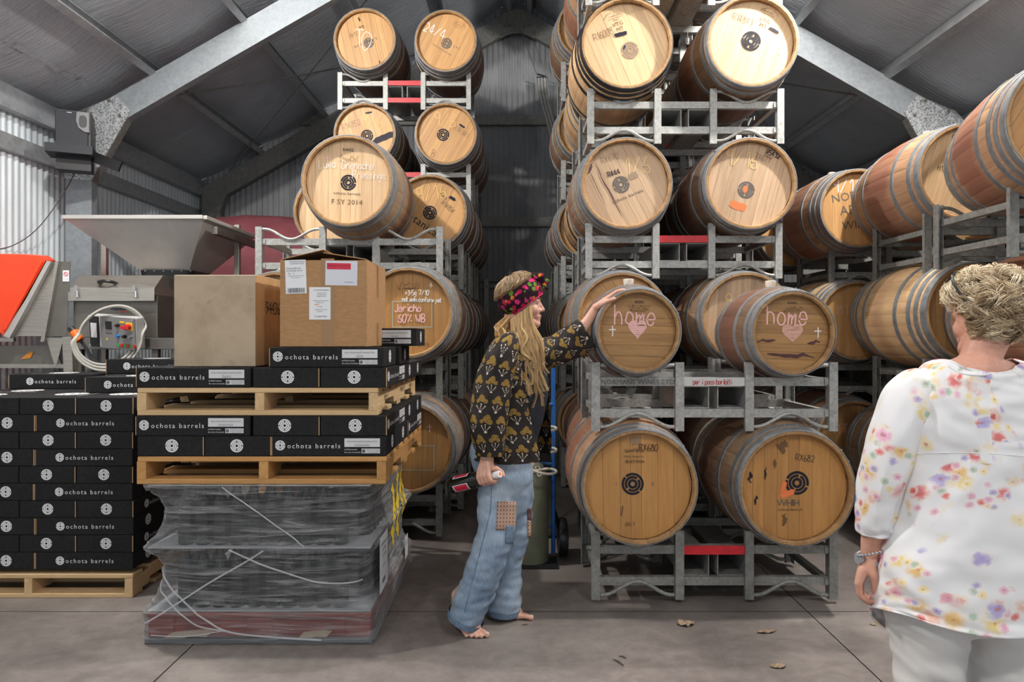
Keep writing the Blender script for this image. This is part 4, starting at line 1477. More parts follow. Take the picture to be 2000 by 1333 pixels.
def carton(x, y, z, turn, label, wine=None, group=None, top=False, x_is_front=True):
    """six-bottle carton; turn 0 = long side to the camera, 1 = end to the camera.
    x = left edge, y = front edge, z = underside"""
    me = carton_body()
    w, d = (CL, CW) if turn == 0 else (CW, CL)
    o = link('wine_carton', me, None, (x + w / 2, y + d / 2, z), (0, 0, turn * PI / 2 + R.uniform(-.004, .004)))
    tag(o, label, 'carton', 'cartons of the tall left stack' if x < -1.9 and y > 3.5 else 'cartons on the double pallet')
    q = -CW / 2 - 0.0009
    if wine:
        link('logo', CACHE['lgM'], o, (-CL / 2 + 0.038, q, CH * .54))
        link('lettering', CACHE['txL'], o, (-CL / 2 + 0.195, q, CH * .50))
        lb = link('label', CACHE['lab'], o, (CL / 2 - 0.112, q, CH * .68))
        link('lettering', fit('two thousand twenty five', 0.142, M['print_grey'], 1.0), lb, (0.0, -0.0007, 0.006))
        link('lettering', fit(wine, 0.0067 * len(wine), M['print_grey'], 1.0), lb, (0, -0.0007, -0.011))
        link('lettering', fit('6x750ml bottles', 0.060, M['print_white']), o, (CL / 2 - 0.165, q, CH * .33))
        link('lettering', fit('fine wine of australia', 0.075, M['print_white']), o, (CL / 2 - 0.1575, q, CH * .19))
        l2 = link('label', CACHE['lab2'], o, (CL / 2 - 0.072, q, CH * .26))
        link('lettering', fit('PREGNANCY WARNING', 0.060, M['print_black']), l2, (0.011, -0.0007, 0.005))
        link('lettering', fit('Alcohol can cause lifelong\nharm to your baby', 0.058, M['print_black']), l2, (0.011, -0.0007, -0.004))
        link('symbol', logo_small(), l2, (-0.033, -0.0007, 0))
    else:
        link('logo', CACHE['lgM'], o, (-CL * .25, q, CH * .52))
        link('lettering', CACHE['txS'], o, (CL * 0.055, q, CH * .49))
    for s in (-1, 1):
        link('logo', CACHE['lgS'], o, (s * (CL / 2 + 0.0009), R.uniform(-.008, .008), CH * .52), (0, 0, s * PI / 2))
    link('cut_edge', CACHE['ce'], o)
    if top:
        a = link('logo', CACHE['lgL'], o, (-0.03, 0.02, CH + 0.0008), (-PI / 2, 0, 0))
        link('lettering', CACHE['txS'], o, (-0.03, -0.095, CH + 0.0008), (-PI / 2, 0, 0))
    return o


def logo_small():
    return lg(r=0.008, mat='print_black')[0]


# ---- tall stack at the left
SX, SY = -3.272, 3.745                      # left edge and front of the stack
pallet(SX + 0.5825, SY - 0.004, 0.0, 1.165, 1.165, 'new pine pallet on the floor under the tall stack of black cartons')
Z0 = 0.155
NTH = ['top', 'second', 'third', 'fourth', 'fifth', 'sixth', 'seventh', 'eighth', 'ninth', 'tenth']
for k in range(10):
    z = Z0 + k * 0.0945
    n = NTH[9 - k]
    jx = R.uniform(-.004, .004)
    tp = k == 9
    lab = lambda where: f'carton in the tall left stack, {n} course from top, {where}'
    if k % 2:                               # long side left, two ends right
        carton(SX + jx, SY, z, 0, lab('long one at left'), top=tp)
        carton(SX + CL + 0.005 + jx, SY, z, 1, lab('middle end'), top=tp)
        carton(SX + CL + CW + 0.008 + jx, SY, z, 1, lab('right end'), top=tp)
        hid = [(SX, SY + CW + .004, 0), (SX + 2 * CW - 0.01, SY + CL + .004, 0), (SX + 2 * CW - 0.01, SY + CL + CW + .008, 0), (SX, SY + 2 * CW + .008, 1), (SX + CW + .003, SY + 2 * CW + .008, 1)]
    else:
        carton(SX + jx, SY, z, 1, lab('left end'))
        carton(SX + CW + 0.003 + jx, SY, z, 1, lab('middle end'))
        carton(SX + 2 * CW + 0.008 + jx, SY, z, 0, lab('long one at right'))
        hid = [(SX + 2 * CW + 0.008, SY + CW + .004, 0), (SX, SY + CL + .004, 0), (SX, SY + CL + CW + .008, 0), (SX + CL + .004, SY + 2 * CW + .008, 1), (SX + CL + CW + .008, SY + 2 * CW + .008, 1)]
    for (x, y, tn), wh in zip(hid, ('back left', 'back middle', 'back right', 'rear left', 'rear right')):
        if tp:
            carton(x, y, z, tn, f'carton lying {wh} in the top course of the tall left stack', top=True)
        else:
            carton(x, y, z, tn, f'carton hidden inside the tall left stack, {n} course from top, {wh}')
ZT = Z0 + 10 * 0.0945
carton(P(18, 0, 4.36).x, 4.36, ZT, 0, 'loose black carton lying on the tall left stack, the left one of two', top=True)
carton(P(167, 0, 4.05).x, 4.05, ZT, 0, 'loose black carton lying on the tall left stack, partly behind the double pallet', top=True)
# a carton standing higher, behind
carton(-2.66, 4.42, ZT, 0, 'black carton at the back right of the tall left stack, lower of two')
carton(-2.66, 4.42, ZT + 0.0945, 0, 'carton at the back right of the tall left stack, left of the pale box', top=True)

# ---- double pallet on the wrapped load
BX, BY = -1.775, 3.19
ZB = 0.742
pallet(-1.195, BY, ZB, 1.165, 1.165, 'orange pine pallet on the wrapped bottles, stamped ORORA', True, [('ORORA', 0.18, 0.045, 0.075)])
zA = ZB + 0.132
x0 = BX
carton(x0, BY, zA, 1, 'carton on the orange pallet, lower course, left end', group=None)
carton(x0 + CW + .003, BY, zA, 1, 'carton on the orange pallet, lower course, middle end')
carton(x0 + 2 * CW + .008, BY, zA, 0, 'carton labelled botanicals directly on the orange pallet, front right', 'botanicals')
zB2 = zA + 0.0945
carton(x0 - .006, BY, zB2, 0, 'carton labelled botanicals in the upper course on the orange pallet', 'botanicals')
carton(x0 + CL + .008, BY, zB2, 1, 'carton on the orange pallet, upper course, middle end')
carton(x0 + CL + CW + .011, BY, zB2, 1, 'carton on the orange pallet, upper course, right corner', 'botanicals')
carton(x0 + 2 * CW + .008, BY + CW + .004, zA, 0, 'carton on the orange pallet, lower course, second along the right side', 'botanicals')
carton(x0 + CL + CW + .011, BY + 2 * CW + .008, zA, 1, 'carton on the orange pallet, lower course, last along the right side', 'botanicals')
carton(x0 + CL + .008, BY + 2 * CW + .008, zA, 1, 'carton on the orange pallet, lower course, hidden at the back')
carton(x0 + 2 * CW + .008, BY + CL + .004, zB2, 0, 'carton on the orange pallet, upper course, second along the right side', 'botanicals')
carton(x0 + 2 * CW + .008, BY + CL + CW + .008, zB2, 0, 'carton on the orange pallet, upper course, last along the right side', 'botanicals')
for x, y, tn, wh in ((x0, BY + CL + .004, 0, 'nearer'), (x0, BY + CL + CW + .008, 0, 'farther')):
    carton(x, y, zA, tn, f'hidden carton at the back left of the orange pallet, lower course, the {wh} one')
for x, y, tn, wh in ((x0, BY + CW + .004, 0, 'middle left'), (x0, BY + 2 * CW + .008, 1, 'rear left'), (x0 + CW + .003, BY + 2 * CW + .008, 1, 'rear middle')):
    carton(x, y, zB2, tn, f'hidden carton on the orange pallet, upper course, {wh}')

zP = zB2 + 0.0945
pallet(-1.215, BY + 0.004, zP, 1.128, 1.165, 'pale new pine pallet between two courses of black cartons', False, [('WINE UP', 0.1, 0.05, 0.042), ('ISPM 15', -0.38, 0.045, 0.036), ('0408 14', 0.40, 0.05, 0.036)])
zC = zP + 0.132
carton(x0 - .004, BY, zC, 0, 'carton on the pale pallet, long side labelled fugazi', 'fugazi', top=True)
carton(x0 + CL + .008, BY, zC, 1, 'carton on the pale pallet, middle end', top=True)
carton(x0 + CL + CW + .011, BY, zC, 1, 'carton on the pale pallet, right end at the corner', 'fugazi', top=True)
carton(x0 + 2 * CW + .008, BY + CL + .004, zC, 0, 'carton on the pale pallet, second along the right side', 'fugazi')
carton(x0 + 2 * CW + .008, BY + CL + CW + .008, zC, 0, 'carton on the pale pallet, last along the right side', 'fugazi')
for x, y, tn, wh in ((x0, BY + CW + .004, 0, 'middle left'), (x0, BY + 2 * CW + .008, 1, 'rear left'), (x0 + CW + .003, BY + 2 * CW + .008, 1, 'rear middle')):
    carton(x, y, zC, tn, f'carton on the pale pallet behind the fugazi one, {wh}')
zD = zC + 0.0945
sx = P(527, 0, BY).x
carton(sx, BY + 0.0, zD, 0, 'carton labelled slint under the big kraft carton', 'slint', top=True)
carton(sx + 0.02, BY + CW + .004, zD, 0, 'carton behind the one labelled slint, end seen at the right', 'slint')
carton(sx + 0.10, BY + CW + 0.05, zD + 0.0945, 0, 'small top carton with a white label, right of the kraft carton', 'crest')

# ---- two cardboard boxes on top
def open_box(name, label, x, y, z, w, d, h, mf, ms, lift=()):
    root = empty(name, (x + w / 2, y + d / 2, z))
    tag(root, label, 'box')
    t = 0.005
    mb = MB()
    for c, s in (((0, -d / 2 + t / 2, h / 2), (w, t, h)), ((0, d / 2 - t / 2, h / 2), (w, t, h)), ((0, 0, t / 2), (w, d, t))):
        mb.box(c, s)
    bevel(mb.build('front_and_back', mf, root), 0.0015, 1)
    for s in (-1, 1):
        bevel(MB().box((s * (w / 2 - t / 2), 0, h / 2), (t, d - 0.001, h)).build('side_wall', ms, root), 0.0015, 1)
    for side, ang in lift:
        if side in 'FB':
            s = -1 if side == 'F' else 1
            o = MB().box((0, -s * d / 4, 0), (w - 0.004, d / 2, 0.004)).build('flap', mf, root, loc=(0, s * (d / 2 - t), h))
            o.rotation_euler = (-s * rad(ang), 0, 0)
        else:
            s = -1 if side == 'L' else 1
            o = MB().box((-s * w / 4, 0, 0), (w / 2, d - 0.004, 0.004)).build('flap', mf, root, loc=(s * (w / 2 - t), 0, h + 0.004))
            o.rotation_euler = (0, s * rad(ang), 0)
        bevel(o, 0.001, 1)
    return root


px = P(340, 0, 3.25)
pb = open_box('cardboard_box', 'plain pale worn cardboard box numbered 94436 on the black cartons', px.x, 3.25, zC + CH + 0.001, 0.388, 0.40, 0.437, M['kraft_pale'], M['kraft_side_lit'], (('F', 1), ('B', 1)))
link('lettering', text_mesh('94436', 0.095, M['print_black'], 0.85), pb, (0.388 / 2 + 0.001, 0.03, 0.285), (0, 0, rad(90)))
px = P(547, 0, BY + 0.01)
kb = open_box('cardboard_carton', 'brown kraft shipping carton with paper labels and raised top flaps', px.x, BY + 0.01, zD + CH + 0.001, 0.408, 0.45, 0.408, M['kraft'], M['kraft'], (('L', 13), ('R', 9), ('B', 1)))
f = -0.225 - 0.0012


def on_front(me, px_, py_, nm, rot=0, dy=0.0):
    p = P(px_, py_, BY + 0.01)
    return link(nm, me, kb, (p.x - kb.location.x, f - dy, p.z - kb.location.z), (0, rad(rot), 0))


on_front(rect_mesh(0.062, 0.406, M['tape'], 'tape'), 640, 590, 'tape')
l1 = on_front(rect_mesh(0.098, 0.158, M['paper'], 'paper_label'), 578, 541, 'paper_label', -2, 0.0005)
for k, (s, zz, sz, xx) in enumerate((('EUROPEAN SOURCE', 0.07, 0.008, .008), ('FURNISHED ROUTES', 0.061, 0.007, 0.008), ('Ochota Barrels', 0.040, 0.011, -0.01), ('02/10/2025 10:14', 0.028, 0.0105, -0.006), ('kg     6', 0.016, 0.010, -0.02), ('ITEMS RECEIVED IN GOOD ORDER', 0.004, 0.0048, 0), ('SIGN AND RETURN', -0.004, 0.0048, 0))):
    link('print', text_mesh(s, sz, M['print_black']), l1, (xx, -0.0007, zz))
mb = MB()
xx = -0.04
rr = random.Random(4)
while xx < 0.04:
    w_ = rr.choice([.0012, .002, .003])
    mb.add([(xx, 0, -.011), (xx + w_, 0, -.011), (xx + w_, 0, .011), (xx, 0, .011)], [(0, 1, 2, 3)])
    xx += w_ + rr.choice([.001, .0018, .0025])
BAR = mb.mesh('barcode', M['print_black'])
link('barcode', BAR, l1, (0, -0.0008, -0.064))['kind'] = 'stuff'
po = on_front(rect_mesh(0.150, 0.115, M['pouch'], 'document_pouch'), 667, 534, 'document_pouch', 1, 0.0006)
link('red_band', rect_mesh(0.112, 0.029, M['label_red'], 'red_band'), po, (-0.012, -0.0008, 0.032))
link('print', text_mesh('PACKING SLIP ENCLOSED', 0.0085, M['print_black']), po, (-0.012, -0.0014, 0.034))
link('print', text_mesh('DOCUMENTS', 0.007, M['print_black']), po, (0.035, -0.0008, -0.042))
l3 = on_front(rect_mesh(0.100, 0.152, M['paper'], 'paper_label'), 625, 593, 'paper_label', 0, 0.0006)
for s, zz, sz, xx in (('OCHOTA BARRELS', 0.062, 0.0085, 0.008), ('TONNELLERIE FR', 0.048, 0.006, 0.008), ('42 WAIN ROAD', 0.040, 0.006, 0.008), ('BASKET RANGE', 0.032, 0.006, 0.008), ('SPECIFICATIONS OF PART 1', 0.012, 0.006, 0.006), ('DRESSED OAK', 0.003, 0.006, 0.0), ('FOR REC', -0.016, 0.006, 0.0), ('SPECIFICATION PART', -0.030, 0.006, 0.006), ('ORIGINAL', -0.038, 0.006, 0.0), ('131249 T001', -0.062, 0.0115, 0.004)):
    link('print', text_mesh(s, sz, M['print_black']), l3, (xx, -0.0007, zz))
link('crayon_mark', rect_mesh(0.022, 0.003, M['red_chalk'], 'crayon_mark'), l3, (-0.015, -0.0008, -0.006))
link('tape', rect_mesh(0.045, 0.16, M['tape'], 'tape'), kb, (0.408 / 2 + 0.001, 0.02, 0.328), (0, 0, rad(90)))
link('tape', rect_mesh(0.045, 0.12, M['tape'], 'tape'), kb, (0.408 / 2 + 0.001, 0.02, 0.06), (0, 0, rad(90)))

# ---- load of loose bottles under stretch film
WXc, WY, WW, WD = -1.205, 3.16, 1.09, 1.16
zl = [0.150, 0.445, 0.736]
wp = empty('load_base', (WXc, WY + WD / 2, 0))
tag(wp, 'red brown painted base board box under the film-wrapped bottles, on the floor', 'pallet')
bevel(MB().box((0, 0, 0.012), (WW - 0.03, WD - 0.03, 0.024)).build('slip_sheet', M['tarp_dark'], wp), 0.004, 1)
for x in (-0.46, 0, 0.46):
    bevel(MB().box((x, 0, 0.075), (0.12, WD - 0.06, 0.10)).build('bearer', M['red_base'], wp), 0.004, 1)
for y in (-0.50, -0.25, 0, 0.25, 0.50):
    bevel(MB().box((0, y, 0.134), (WW - 0.04, 0.12, 0.020)).build('deck_board', M['red_base'], wp), 0.003, 1)
bevel(MB().box((0, -WD / 2 + 0.05, 0.075), (WW - 0.05, 0.022, 0.10)).build('front_board', M['red_base'], wp), 0.003, 1)
bevel(MB().box((WW / 2 - 0.04, 0, 0.075), (0.022, WD - 0.07, 0.10)).build('side_board', M['red_base'], wp), 0.003, 1)
for x0_, w_ in ((-0.33, 0.24), (0.26, 0.16)):
    mb = MB()
    pts = [(x0_ - w_ / 2, 0.02), (x0_ - w_ / 4, 0.015), (x0_, 0.03), (x0_ + w_ / 3, 0.028), (x0_ + w_ / 2, 0.055), (x0_ + w_ / 3, 0.062), (x0_, 0.056), (x0_ - w_ / 3, 0.048)]
    mb.prism(pts, lambda a, b: (a, -WD / 2 + 0.028, b), (0, 0.012, 0)).build('torn_cardboard', M['kraft_pale'], wp)
BOT = MB().lathe([(0.001, 0.006), (0.025, 0.0), (0.036, 0.002), (0.038, 0.010), (0.038, 0.175), (0.034, 0.200), (0.020, 0.232), (0.0145, 0.245), (0.0145, 0.262)], seg=16).mesh('glass', M['bottle'], True)
BCAP = MB().lathe([(0.0152, 0.235), (0.0155, 0.2845), (0.0145, 0.286), (0.0005, 0.286)], seg=12).mesh('screw_cap', M['bottle_cap'], True)
NB = 10
for lay in range(2):
    spots = []
    NUM = ['first', 'second', 'third', 'fourth', 'fifth', 'sixth', 'seventh', 'eighth', 'ninth', 'tenth', 'eleventh']
    ly = 'upper' if lay else 'lower'
    for r_ in range(2):
        for i in range(NB - (r_ % 2)):
            spots.append((-0.368 + 0.0817 * i + (0.041 if r_ else 0), -WD / 2 + 0.090 + r_ * 0.072, f'dark bottle under film, {ly} layer, {"second" if r_ else "front"} row, {NUM[i]} from left'))
    for i in range(10):
        spots.append((0.45, -WD / 2 + 0.245 + i * 0.0817, f'dark bottle under film, {ly} layer, right side, {NUM[i]} from the front'))
    for x, y, lb_ in spots:
        b = empty('wine_bottle', (WXc + x, WY + WD / 2 + y, zl[lay] + 0.004))
        tag(b, lb_, 'bottle', f'bottles in the {ly} layer of the wrapped load')
        link('glass', BOT, b)
        link('screw_cap', BCAP, b)
for k, z in enumerate(zl):
    wl = WW - 0.05
    nm = ('lowest, on the red base', 'middle, between two bottle layers', 'topmost, under the orange pallet')[k]
    o = MB().box((0, 0, 0), (wl, WD - 0.05, 0.005)).build('layer_pad', M['pad_white'], loc=(WXc, WY + WD / 2, z))
    bevel(o, 0.002, 1)
    tag(o, f'white layer pad in the wrapped load, {nm}', 'layer pad')


def rrect(w, d, r, n=6, z=0.0, wob=None):
    pts = []
    for cx_, cy_, a0 in ((w / 2 - r, d / 2 - r, 0), (-w / 2 + r, d / 2 - r, 90), (-w / 2 + r, -d / 2 + r, 180), (w / 2 - r, -d / 2 + r, 270)):
        c = []
        for k in range(n + 1):
            t = rad(a0 + 90 * k / n)
            c.append(Vector((cx_ + r * math.cos(t), cy_ + r * math.sin(t), z)))
        pts += c
    # refine straight runs
    out = []
    m = len(pts)
    for i in range(m):
        a, b = pts[i], pts[(i + 1) % m]
        k = max(1, int((b - a).length / 0.03))
        for q in range(k):
            out.append(a.lerp(b, q / k))
    return out


film = empty('stretch_film', (WXc, WY + WD / 2, 0))
tag(film, 'clear stretch film pulled tight round the pallet load of bottles', 'plastic film')
prof_f = [(0.004, 0.010), (0.03, 0.0), (0.09, 0.006), (0.148, 0.0), (0.158, 0.004), (0.18, 0.022), (0.22, 0.045), (0.28, 0.064), (0.34, 0.064), (0.39, 0.046), (0.425, 0.018), (0.44, 0.002), (0.450, 0.0),
          (0.462, 0.012), (0.50, 0.045), (0.56, 0.068), (0.61, 0.072), (0.66, 0.056), (0.705, 0.022), (0.728, 0.002), (0.742, 0.0)]
rings = []
zs_ = [p[0] for p in prof_f]


def inset_at(z):
    for (z0_, i0_), (z1_, i1_) in zip(prof_f[:-1], prof_f[1:]):
        if z <= z1_:
            k = (z - z0_) / (z1_ - z0_)
            k = k * k * (3 - 2 * k)
            return i0_ + (i1_ - i0_) * k
    return 0.0


base_ring = []
for a, b_ in zip(rrect(WW, WD, 0.045, 5), rrect(WW, WD, 0.045, 5)[1:] + rrect(WW, WD, 0.045, 5)[:1]):
    base_ring += [a, a.lerp(b_, 0.5)] if (a - b_).length > 0.02 else [a]
zz_ = sorted(set(zs_ + [0.004 + 0.738 * k / 70 for k in range(71)]))
for z in zz_:
    ins = inset_at(z)
    ring = []
    for p in base_ring:
        # film pulls in most at the corners, bottles hold it out along the faces
        cx_ = abs(p.x) / (WW / 2); cy_ = abs(p.y) / (WD / 2)
        corner = min(cx_, cy_)
        k = ins * (0.35 + 0.75 * corner ** 3) if ins > 0.012 else ins
        w = 0.005 * mnoise.noise((p.x * 5, p.y * 5, z * 14)) + 0.0025 * mnoise.noise((p.x * 9, p.y * 9, z * 75))
        # creases fanning out from the pinched corners
        u = p.x if abs(p.y) / WD > abs(p.x) / WW else p.y
        for cu, cz in ((0.50, 0.455), (0.47, 0.175), (-0.50, 0.44), (0.40, 0.72), (-0.15, 0.06)):
            du, dz_ = u - cu, z - cz
            r_ = math.hypot(du, dz_)
            w += 0.0050 * math.exp(-r_ / 0.26) * min(1, r_ / 0.05) * mnoise.noise((math.atan2(dz_, du) * 8, cu * 7, cz * 9 + r_ * 2))
        w *= 1 if ins > 0.012 else .35
        ring.append(Vector((p.x * (1 - (k + w) / (WW / 2)), p.y * (1 - (k + w) / (WD / 2)), z)))
    rings.append(ring)
MB().loft(rings, False, False).build('film_wall', M['film'], film, smooth=True)
topr = rrect(WW - 0.004, WD - 0.004, 0.045, 5, 0.7425)
MB().add(topr, [tuple(range(len(topr)))]).build('film_top', M['film'], film)
fy = -WD / 2
fw_ = [o for o in film.children if o.name.startswith('film_wall')][0]
fbv = BVHTree.FromPolygons([v_.co for v_ in fw_.data.vertices], [tuple(p.vertices) for p in fw_.data.polygons])
for pts, r_ in (([(-0.16, fy - .004, 0.735), (0.0, fy + 0.012, 0.61), (0.16, fy + .012, 0.50), (0.22, fy - .006, 0.455)], 0.005),
                ([(-0.13, fy - .006, 0.445), (0.02, fy + .016, 0.37), (0.16, fy + .022, 0.32), (0.28, fy + .022, 0.285), (0.40, fy + .02, 0.275), (0.47, fy + .03, 0.28)], 0.007),
                ([(0.03, fy - .006, 0.44), (-0.08, fy + .015, 0.37), (-0.22, fy + .02, 0.29), (-0.36, fy + .02, 0.20), (-0.44, fy - .002, 0.15), (-0.54, fy - .004, 0.09)], 0.007),
                ([(-0.49, fy + .02, 0.33), (-0.42, fy + .02, 0.255), (-0.34, fy + .012, 0.195), (-0.25, fy - .006, 0.13), (-0.15, fy - .010, 0.07), (0.02, fy - .006, 0.045), (0.30, fy - .004, 0.028)], 0.007),
                ([(-0.50, fy + .03, 0.27), (-0.42, fy + .02, 0.20), (-0.34, fy - .002, 0.14), (-0.27, fy - .008, 0.09), (-0.15, fy - .010, 0.068)], 0.006),
                ([(-0.49, fy - .006, 0.05), (-0.33, fy - .008, 0.045), (-0.15, fy - .008, 0.07)], 0.004)):
    q_ = []
    for p in catmull(pts, 8):
        hit = fbv.ray_cast(Vector((p.x, -3, p.z)), Vector((0, 1, 0)))
        if hit[0] is not None and hit[0].y < -0.3:
            q_.append(hit[0] + Vector((0, -0.004, 0)))
    MB().tube(q_, r_ * 0.62, 6).build('twisted_strand', M['film_rope'], film, smooth=True)
# label sheets and yellow spray paint on the right-hand face
sl = link('paper_label', rect_mesh(0.20, 0.27, M['paper'], 'paper_label'), film, (WW / 2 + 0.004, fy + 0.20, 0.33), (0, 0, rad(90)))
for s, zz, sz in (('AMPHORA GLASS', 0.09, 0.018), ('750 ML GREEN', 0.06, 0.014), ('QTY 1344', 0.03, 0.018), ('BATCH 40216', -0.02, 0.014)):
    link('print', text_mesh(s, sz, M['print_black']), sl, (0.01, -0.001, zz))
link('barcode', BAR, sl, (-0.0, -0.001, -0.09))['kind'] = 'stuff'
sl = link('paper_label', rect_mesh(0.10, 0.13, M['paper'], 'paper_label'), film, (WW / 2 + 0.008, fy + 0.86, 0.20), (0, 0, rad(90)))
link('print', text_mesh('LOT 7', 0.03, M['print_black']), sl, (0, -0.001, 0.02))
for yy, zz, hh, sd in ((0.56, 0.45, 0.34, 3), (0.70, 0.47, 0.36, 8), (0.84, 0.50, 0.30, 5), (0.95, 0.46, 0.34, 6)):
    rr = random.Random(sd)
    pts = [Vector((0.05 * math.sin(i * 0.9) + rr.uniform(-.02, .02), 0, hh * (0.5 - i / 9))) for i in range(10)]
    mb = MB()
    ribbon(mb, catmull(pts, 4), 0.045)
    out_ = []
    for p in mb.v:
        hit = fbv.ray_cast(Vector((2, fy + yy + p[0], zz + p[2])), Vector((-1, 0, 0)))
        out_.append(((hit[0].x if hit[0] is not None else WW / 2) + 0.002, fy + yy + p[0], zz + p[2]))
    mb.v = out_
    mb.build('spray_paint', M['yellow'], film)
# ------------------------------------------------------------ grape destemmer with hopper, behind the carton stack
def quad_sheet(pts, t, nrm):
    """flat sheet of given corner points, thickness t along nrm"""
    mb = MB()
    a = [Vector(p) for p in pts]
    b = [p + Vector(nrm) * t for p in a]
    n = len(a)
    mb.add(a + b, [tuple(range(n - 1, -1, -1)), tuple(range(n, 2 * n))] + [(i, (i + 1) % n, n + (i + 1) % n, n + i) for i in range(n)])
    return mb


MY = 5.25                                        # depth of the machine's near side
base = P(200, 0, MY)
mc = empty('grape_destemmer', (base.x, MY + 0.4, 0))
tag(mc, 'stainless steel grape destemmer with big square hopper and orange cover behind the cartons', 'wine machine')
o0 = Vector(mc.location)
L = lambda px, py, dy=0.0: P(px, py, MY + dy) - o0 - Vector((0, 0, 0))


def part(mb, name, mat, smooth=False, parent=None, bev=0.0):
    o = mb.build(name, mat, parent or mc, smooth)
    if bev:
        bevel(o, bev, 2)
    return o


# hopper: four sloping walls with a turned rim
s = F / MY
def W(px, py, d):                                # d metres behind the near side, px/py measured on the near side
    p = P(px, py, MY)
    return Vector((p.x, MY + d, p.z)) - o0


HD = 1.02
T0, T1, B0, B1 = (126, 428), (398, 428), (228, 520), (330, 520)
tf0, tf1 = W(*T0, 0), W(*T1, 0)
tb0, tb1 = W(*T0, HD), W(*T1, HD)
bf0, bf1 = W(*B0, 0.33), W(*B1, 0.33)
bb0, bb1 = W(*B0, 0.70), W(*B1, 0.70)
for nm, q, n in (('hopper_wall', (tf0, tf1, bf1, bf0), (0, 1, 0.3)), ('hopper_wall', (tf1, tb1, bb1, bf1), (-1, 0, 0.3)), ('hopper_wall', (tb1, tb0, bb0, bb1), (0, -1, 0.3)), ('hopper_wall', (tb0, tf0, bf0, bb0), (1, 0, 0.3))):
    part(quad_sheet(q, 0.003, n), nm, M['hopper'])
rim = MB()
for a, b in ((tf0, tf1), (tf1, tb1), (tb1, tb0), (tb0, tf0)):
    rim.bar(a + Vector((0, 0, 0.012)), b + Vector((0, 0, 0.012)), 0.05, 0.03)
part(rim, 'hopper_rim', M['hopper'], bev=0.003)
c = (bf0 + bf1 + bb0 + bb1) / 4
mb = MB()
w_, d_ = (bf1 - bf0).length / 2 + .02, (bb0 - bf0).length / 2 + .02
rings = []
for z, k in ((0.0, 1.0), (-0.06, 0.97), (-0.13, 0.90), (-0.16, 0.86)):
    rings.append([p * k + Vector((c.x, c.y, c.z + z)) for p in rrect(2 * w_, 2 * d_, 0.08, 6)])
part(mb.loft(rings, False, False), 'rubber_collar', M['rubber'], True)
cl = MB()
for k in range(7):
    cl.ball((c.x - w_ + 2 * w_ * k / 6, c.y - d_ - 0.004, c.z - 0.008), 0.008, 6, 4)
part(cl, 'collar_rivets', M['silver'])['kind'] = 'stuff'
# hopper stand
for px in (464, 205):
    d = 0.75 if px > 300 else 0.85
    a = P(px, 440, MY + d) - o0
    part(MB().box((a.x, a.y, a.z / 2 + 0.0), (0.045, 0.045, a.z)), 'stand_leg', M['inox'], bev=0.003)
a, b = P(470, 430, MY + 0.2) - o0, P(560, 495, MY + 0.95) - o0
part(MB().bar(Vector((tf1.x + 0.03, tf1.y + 0.12, tf1.z - 0.07)), Vector((tf1.x + 0.03, tf1.y + HD, tf1.z - 0.07)), 0.045, 0.06), 'stand_rail', M['inox_dark'], bev=0.003)
# destemming trough: body, lid, lip
b0, b1 = W(140, 575, 0), W(305, 585, 0)
zt, zb = W(140, 575, 0).z, W(140, 660, 0).z
body = MB().box(((b0.x + b1.x) / 2, -0.4 + 0.42, (zt + zb) / 2), (b1.x - b0.x, 0.80, zt - zb))
part(body, 'trough_body', M['inox_dark'], bev=0.006)
xl, xr = b0.x, b1.x
zl0, zl1 = W(140, 536, 0).z, W(140, 577, 0).z
lid = MB()
lid.prism([(-0.425, zl1), (-0.425, zl1 + 0.055), (-0.30, zl0), (0.35, zl0), (0.42, zl1)], lambda a, b: (xl, a, b), (xr - xl, 0, 0))
lo = part(lid, 'trough_lid', M['inox'], bev=0.004)
part(MB().box(((xl + xr) / 2, -0.43, zl1 - 0.012), (xr - xl + 0.01, 0.012, 0.07)), 'trough_lip', M['inox'], bev=0.003)
hp = W(210, 556, 0)
hz = zl1 + 0.10
part(MB().tube(catmull([(hp.x - 0.06, -0.37, hz - .01), (hp.x - 0.05, -0.43, hz), (hp.x, -0.45, hz + 0.005), (hp.x + 0.05, -0.43, hz), (hp.x + 0.06, -0.37, hz - .01)], 5), 0.012, 8), 'lid_handle', M['black'], True)
for px in (155, 268):
    q = W(px, 570, 0)
    k = MB().box((q.x, -0.435, q.z + 0.02), (0.02, 0.02, 0.05)).cyl((q.x + .01, -0.44, q.z + 0.0), (q.x + 0.02, -0.455, q.z - 0.05), 0.007, seg=8)
    part(k, 'toggle_latch', M['silver'])
link('lettering', fit('PULEO', 0.115, M['print_black'], 1.05, 0.03), mc, W(230, 603, -0.002) + Vector((0, 0.015, 0)))
link('red_underline', rect_mesh(0.06, 0.006, M['red_btn'], 'red_underline'), mc, W(240, 609, -0.002) + Vector((0, 0.015, 0)))
# chute: sloping stainless side plates and the orange cover
def side(poly, name, mat, d, t=0.004):
    return part(MB().prism(poly, lambda a, b: (P(a, b, MY).x - o0.x, -0.4 + d, P(a, b, MY).z), (0, t, 0)), name, mat)


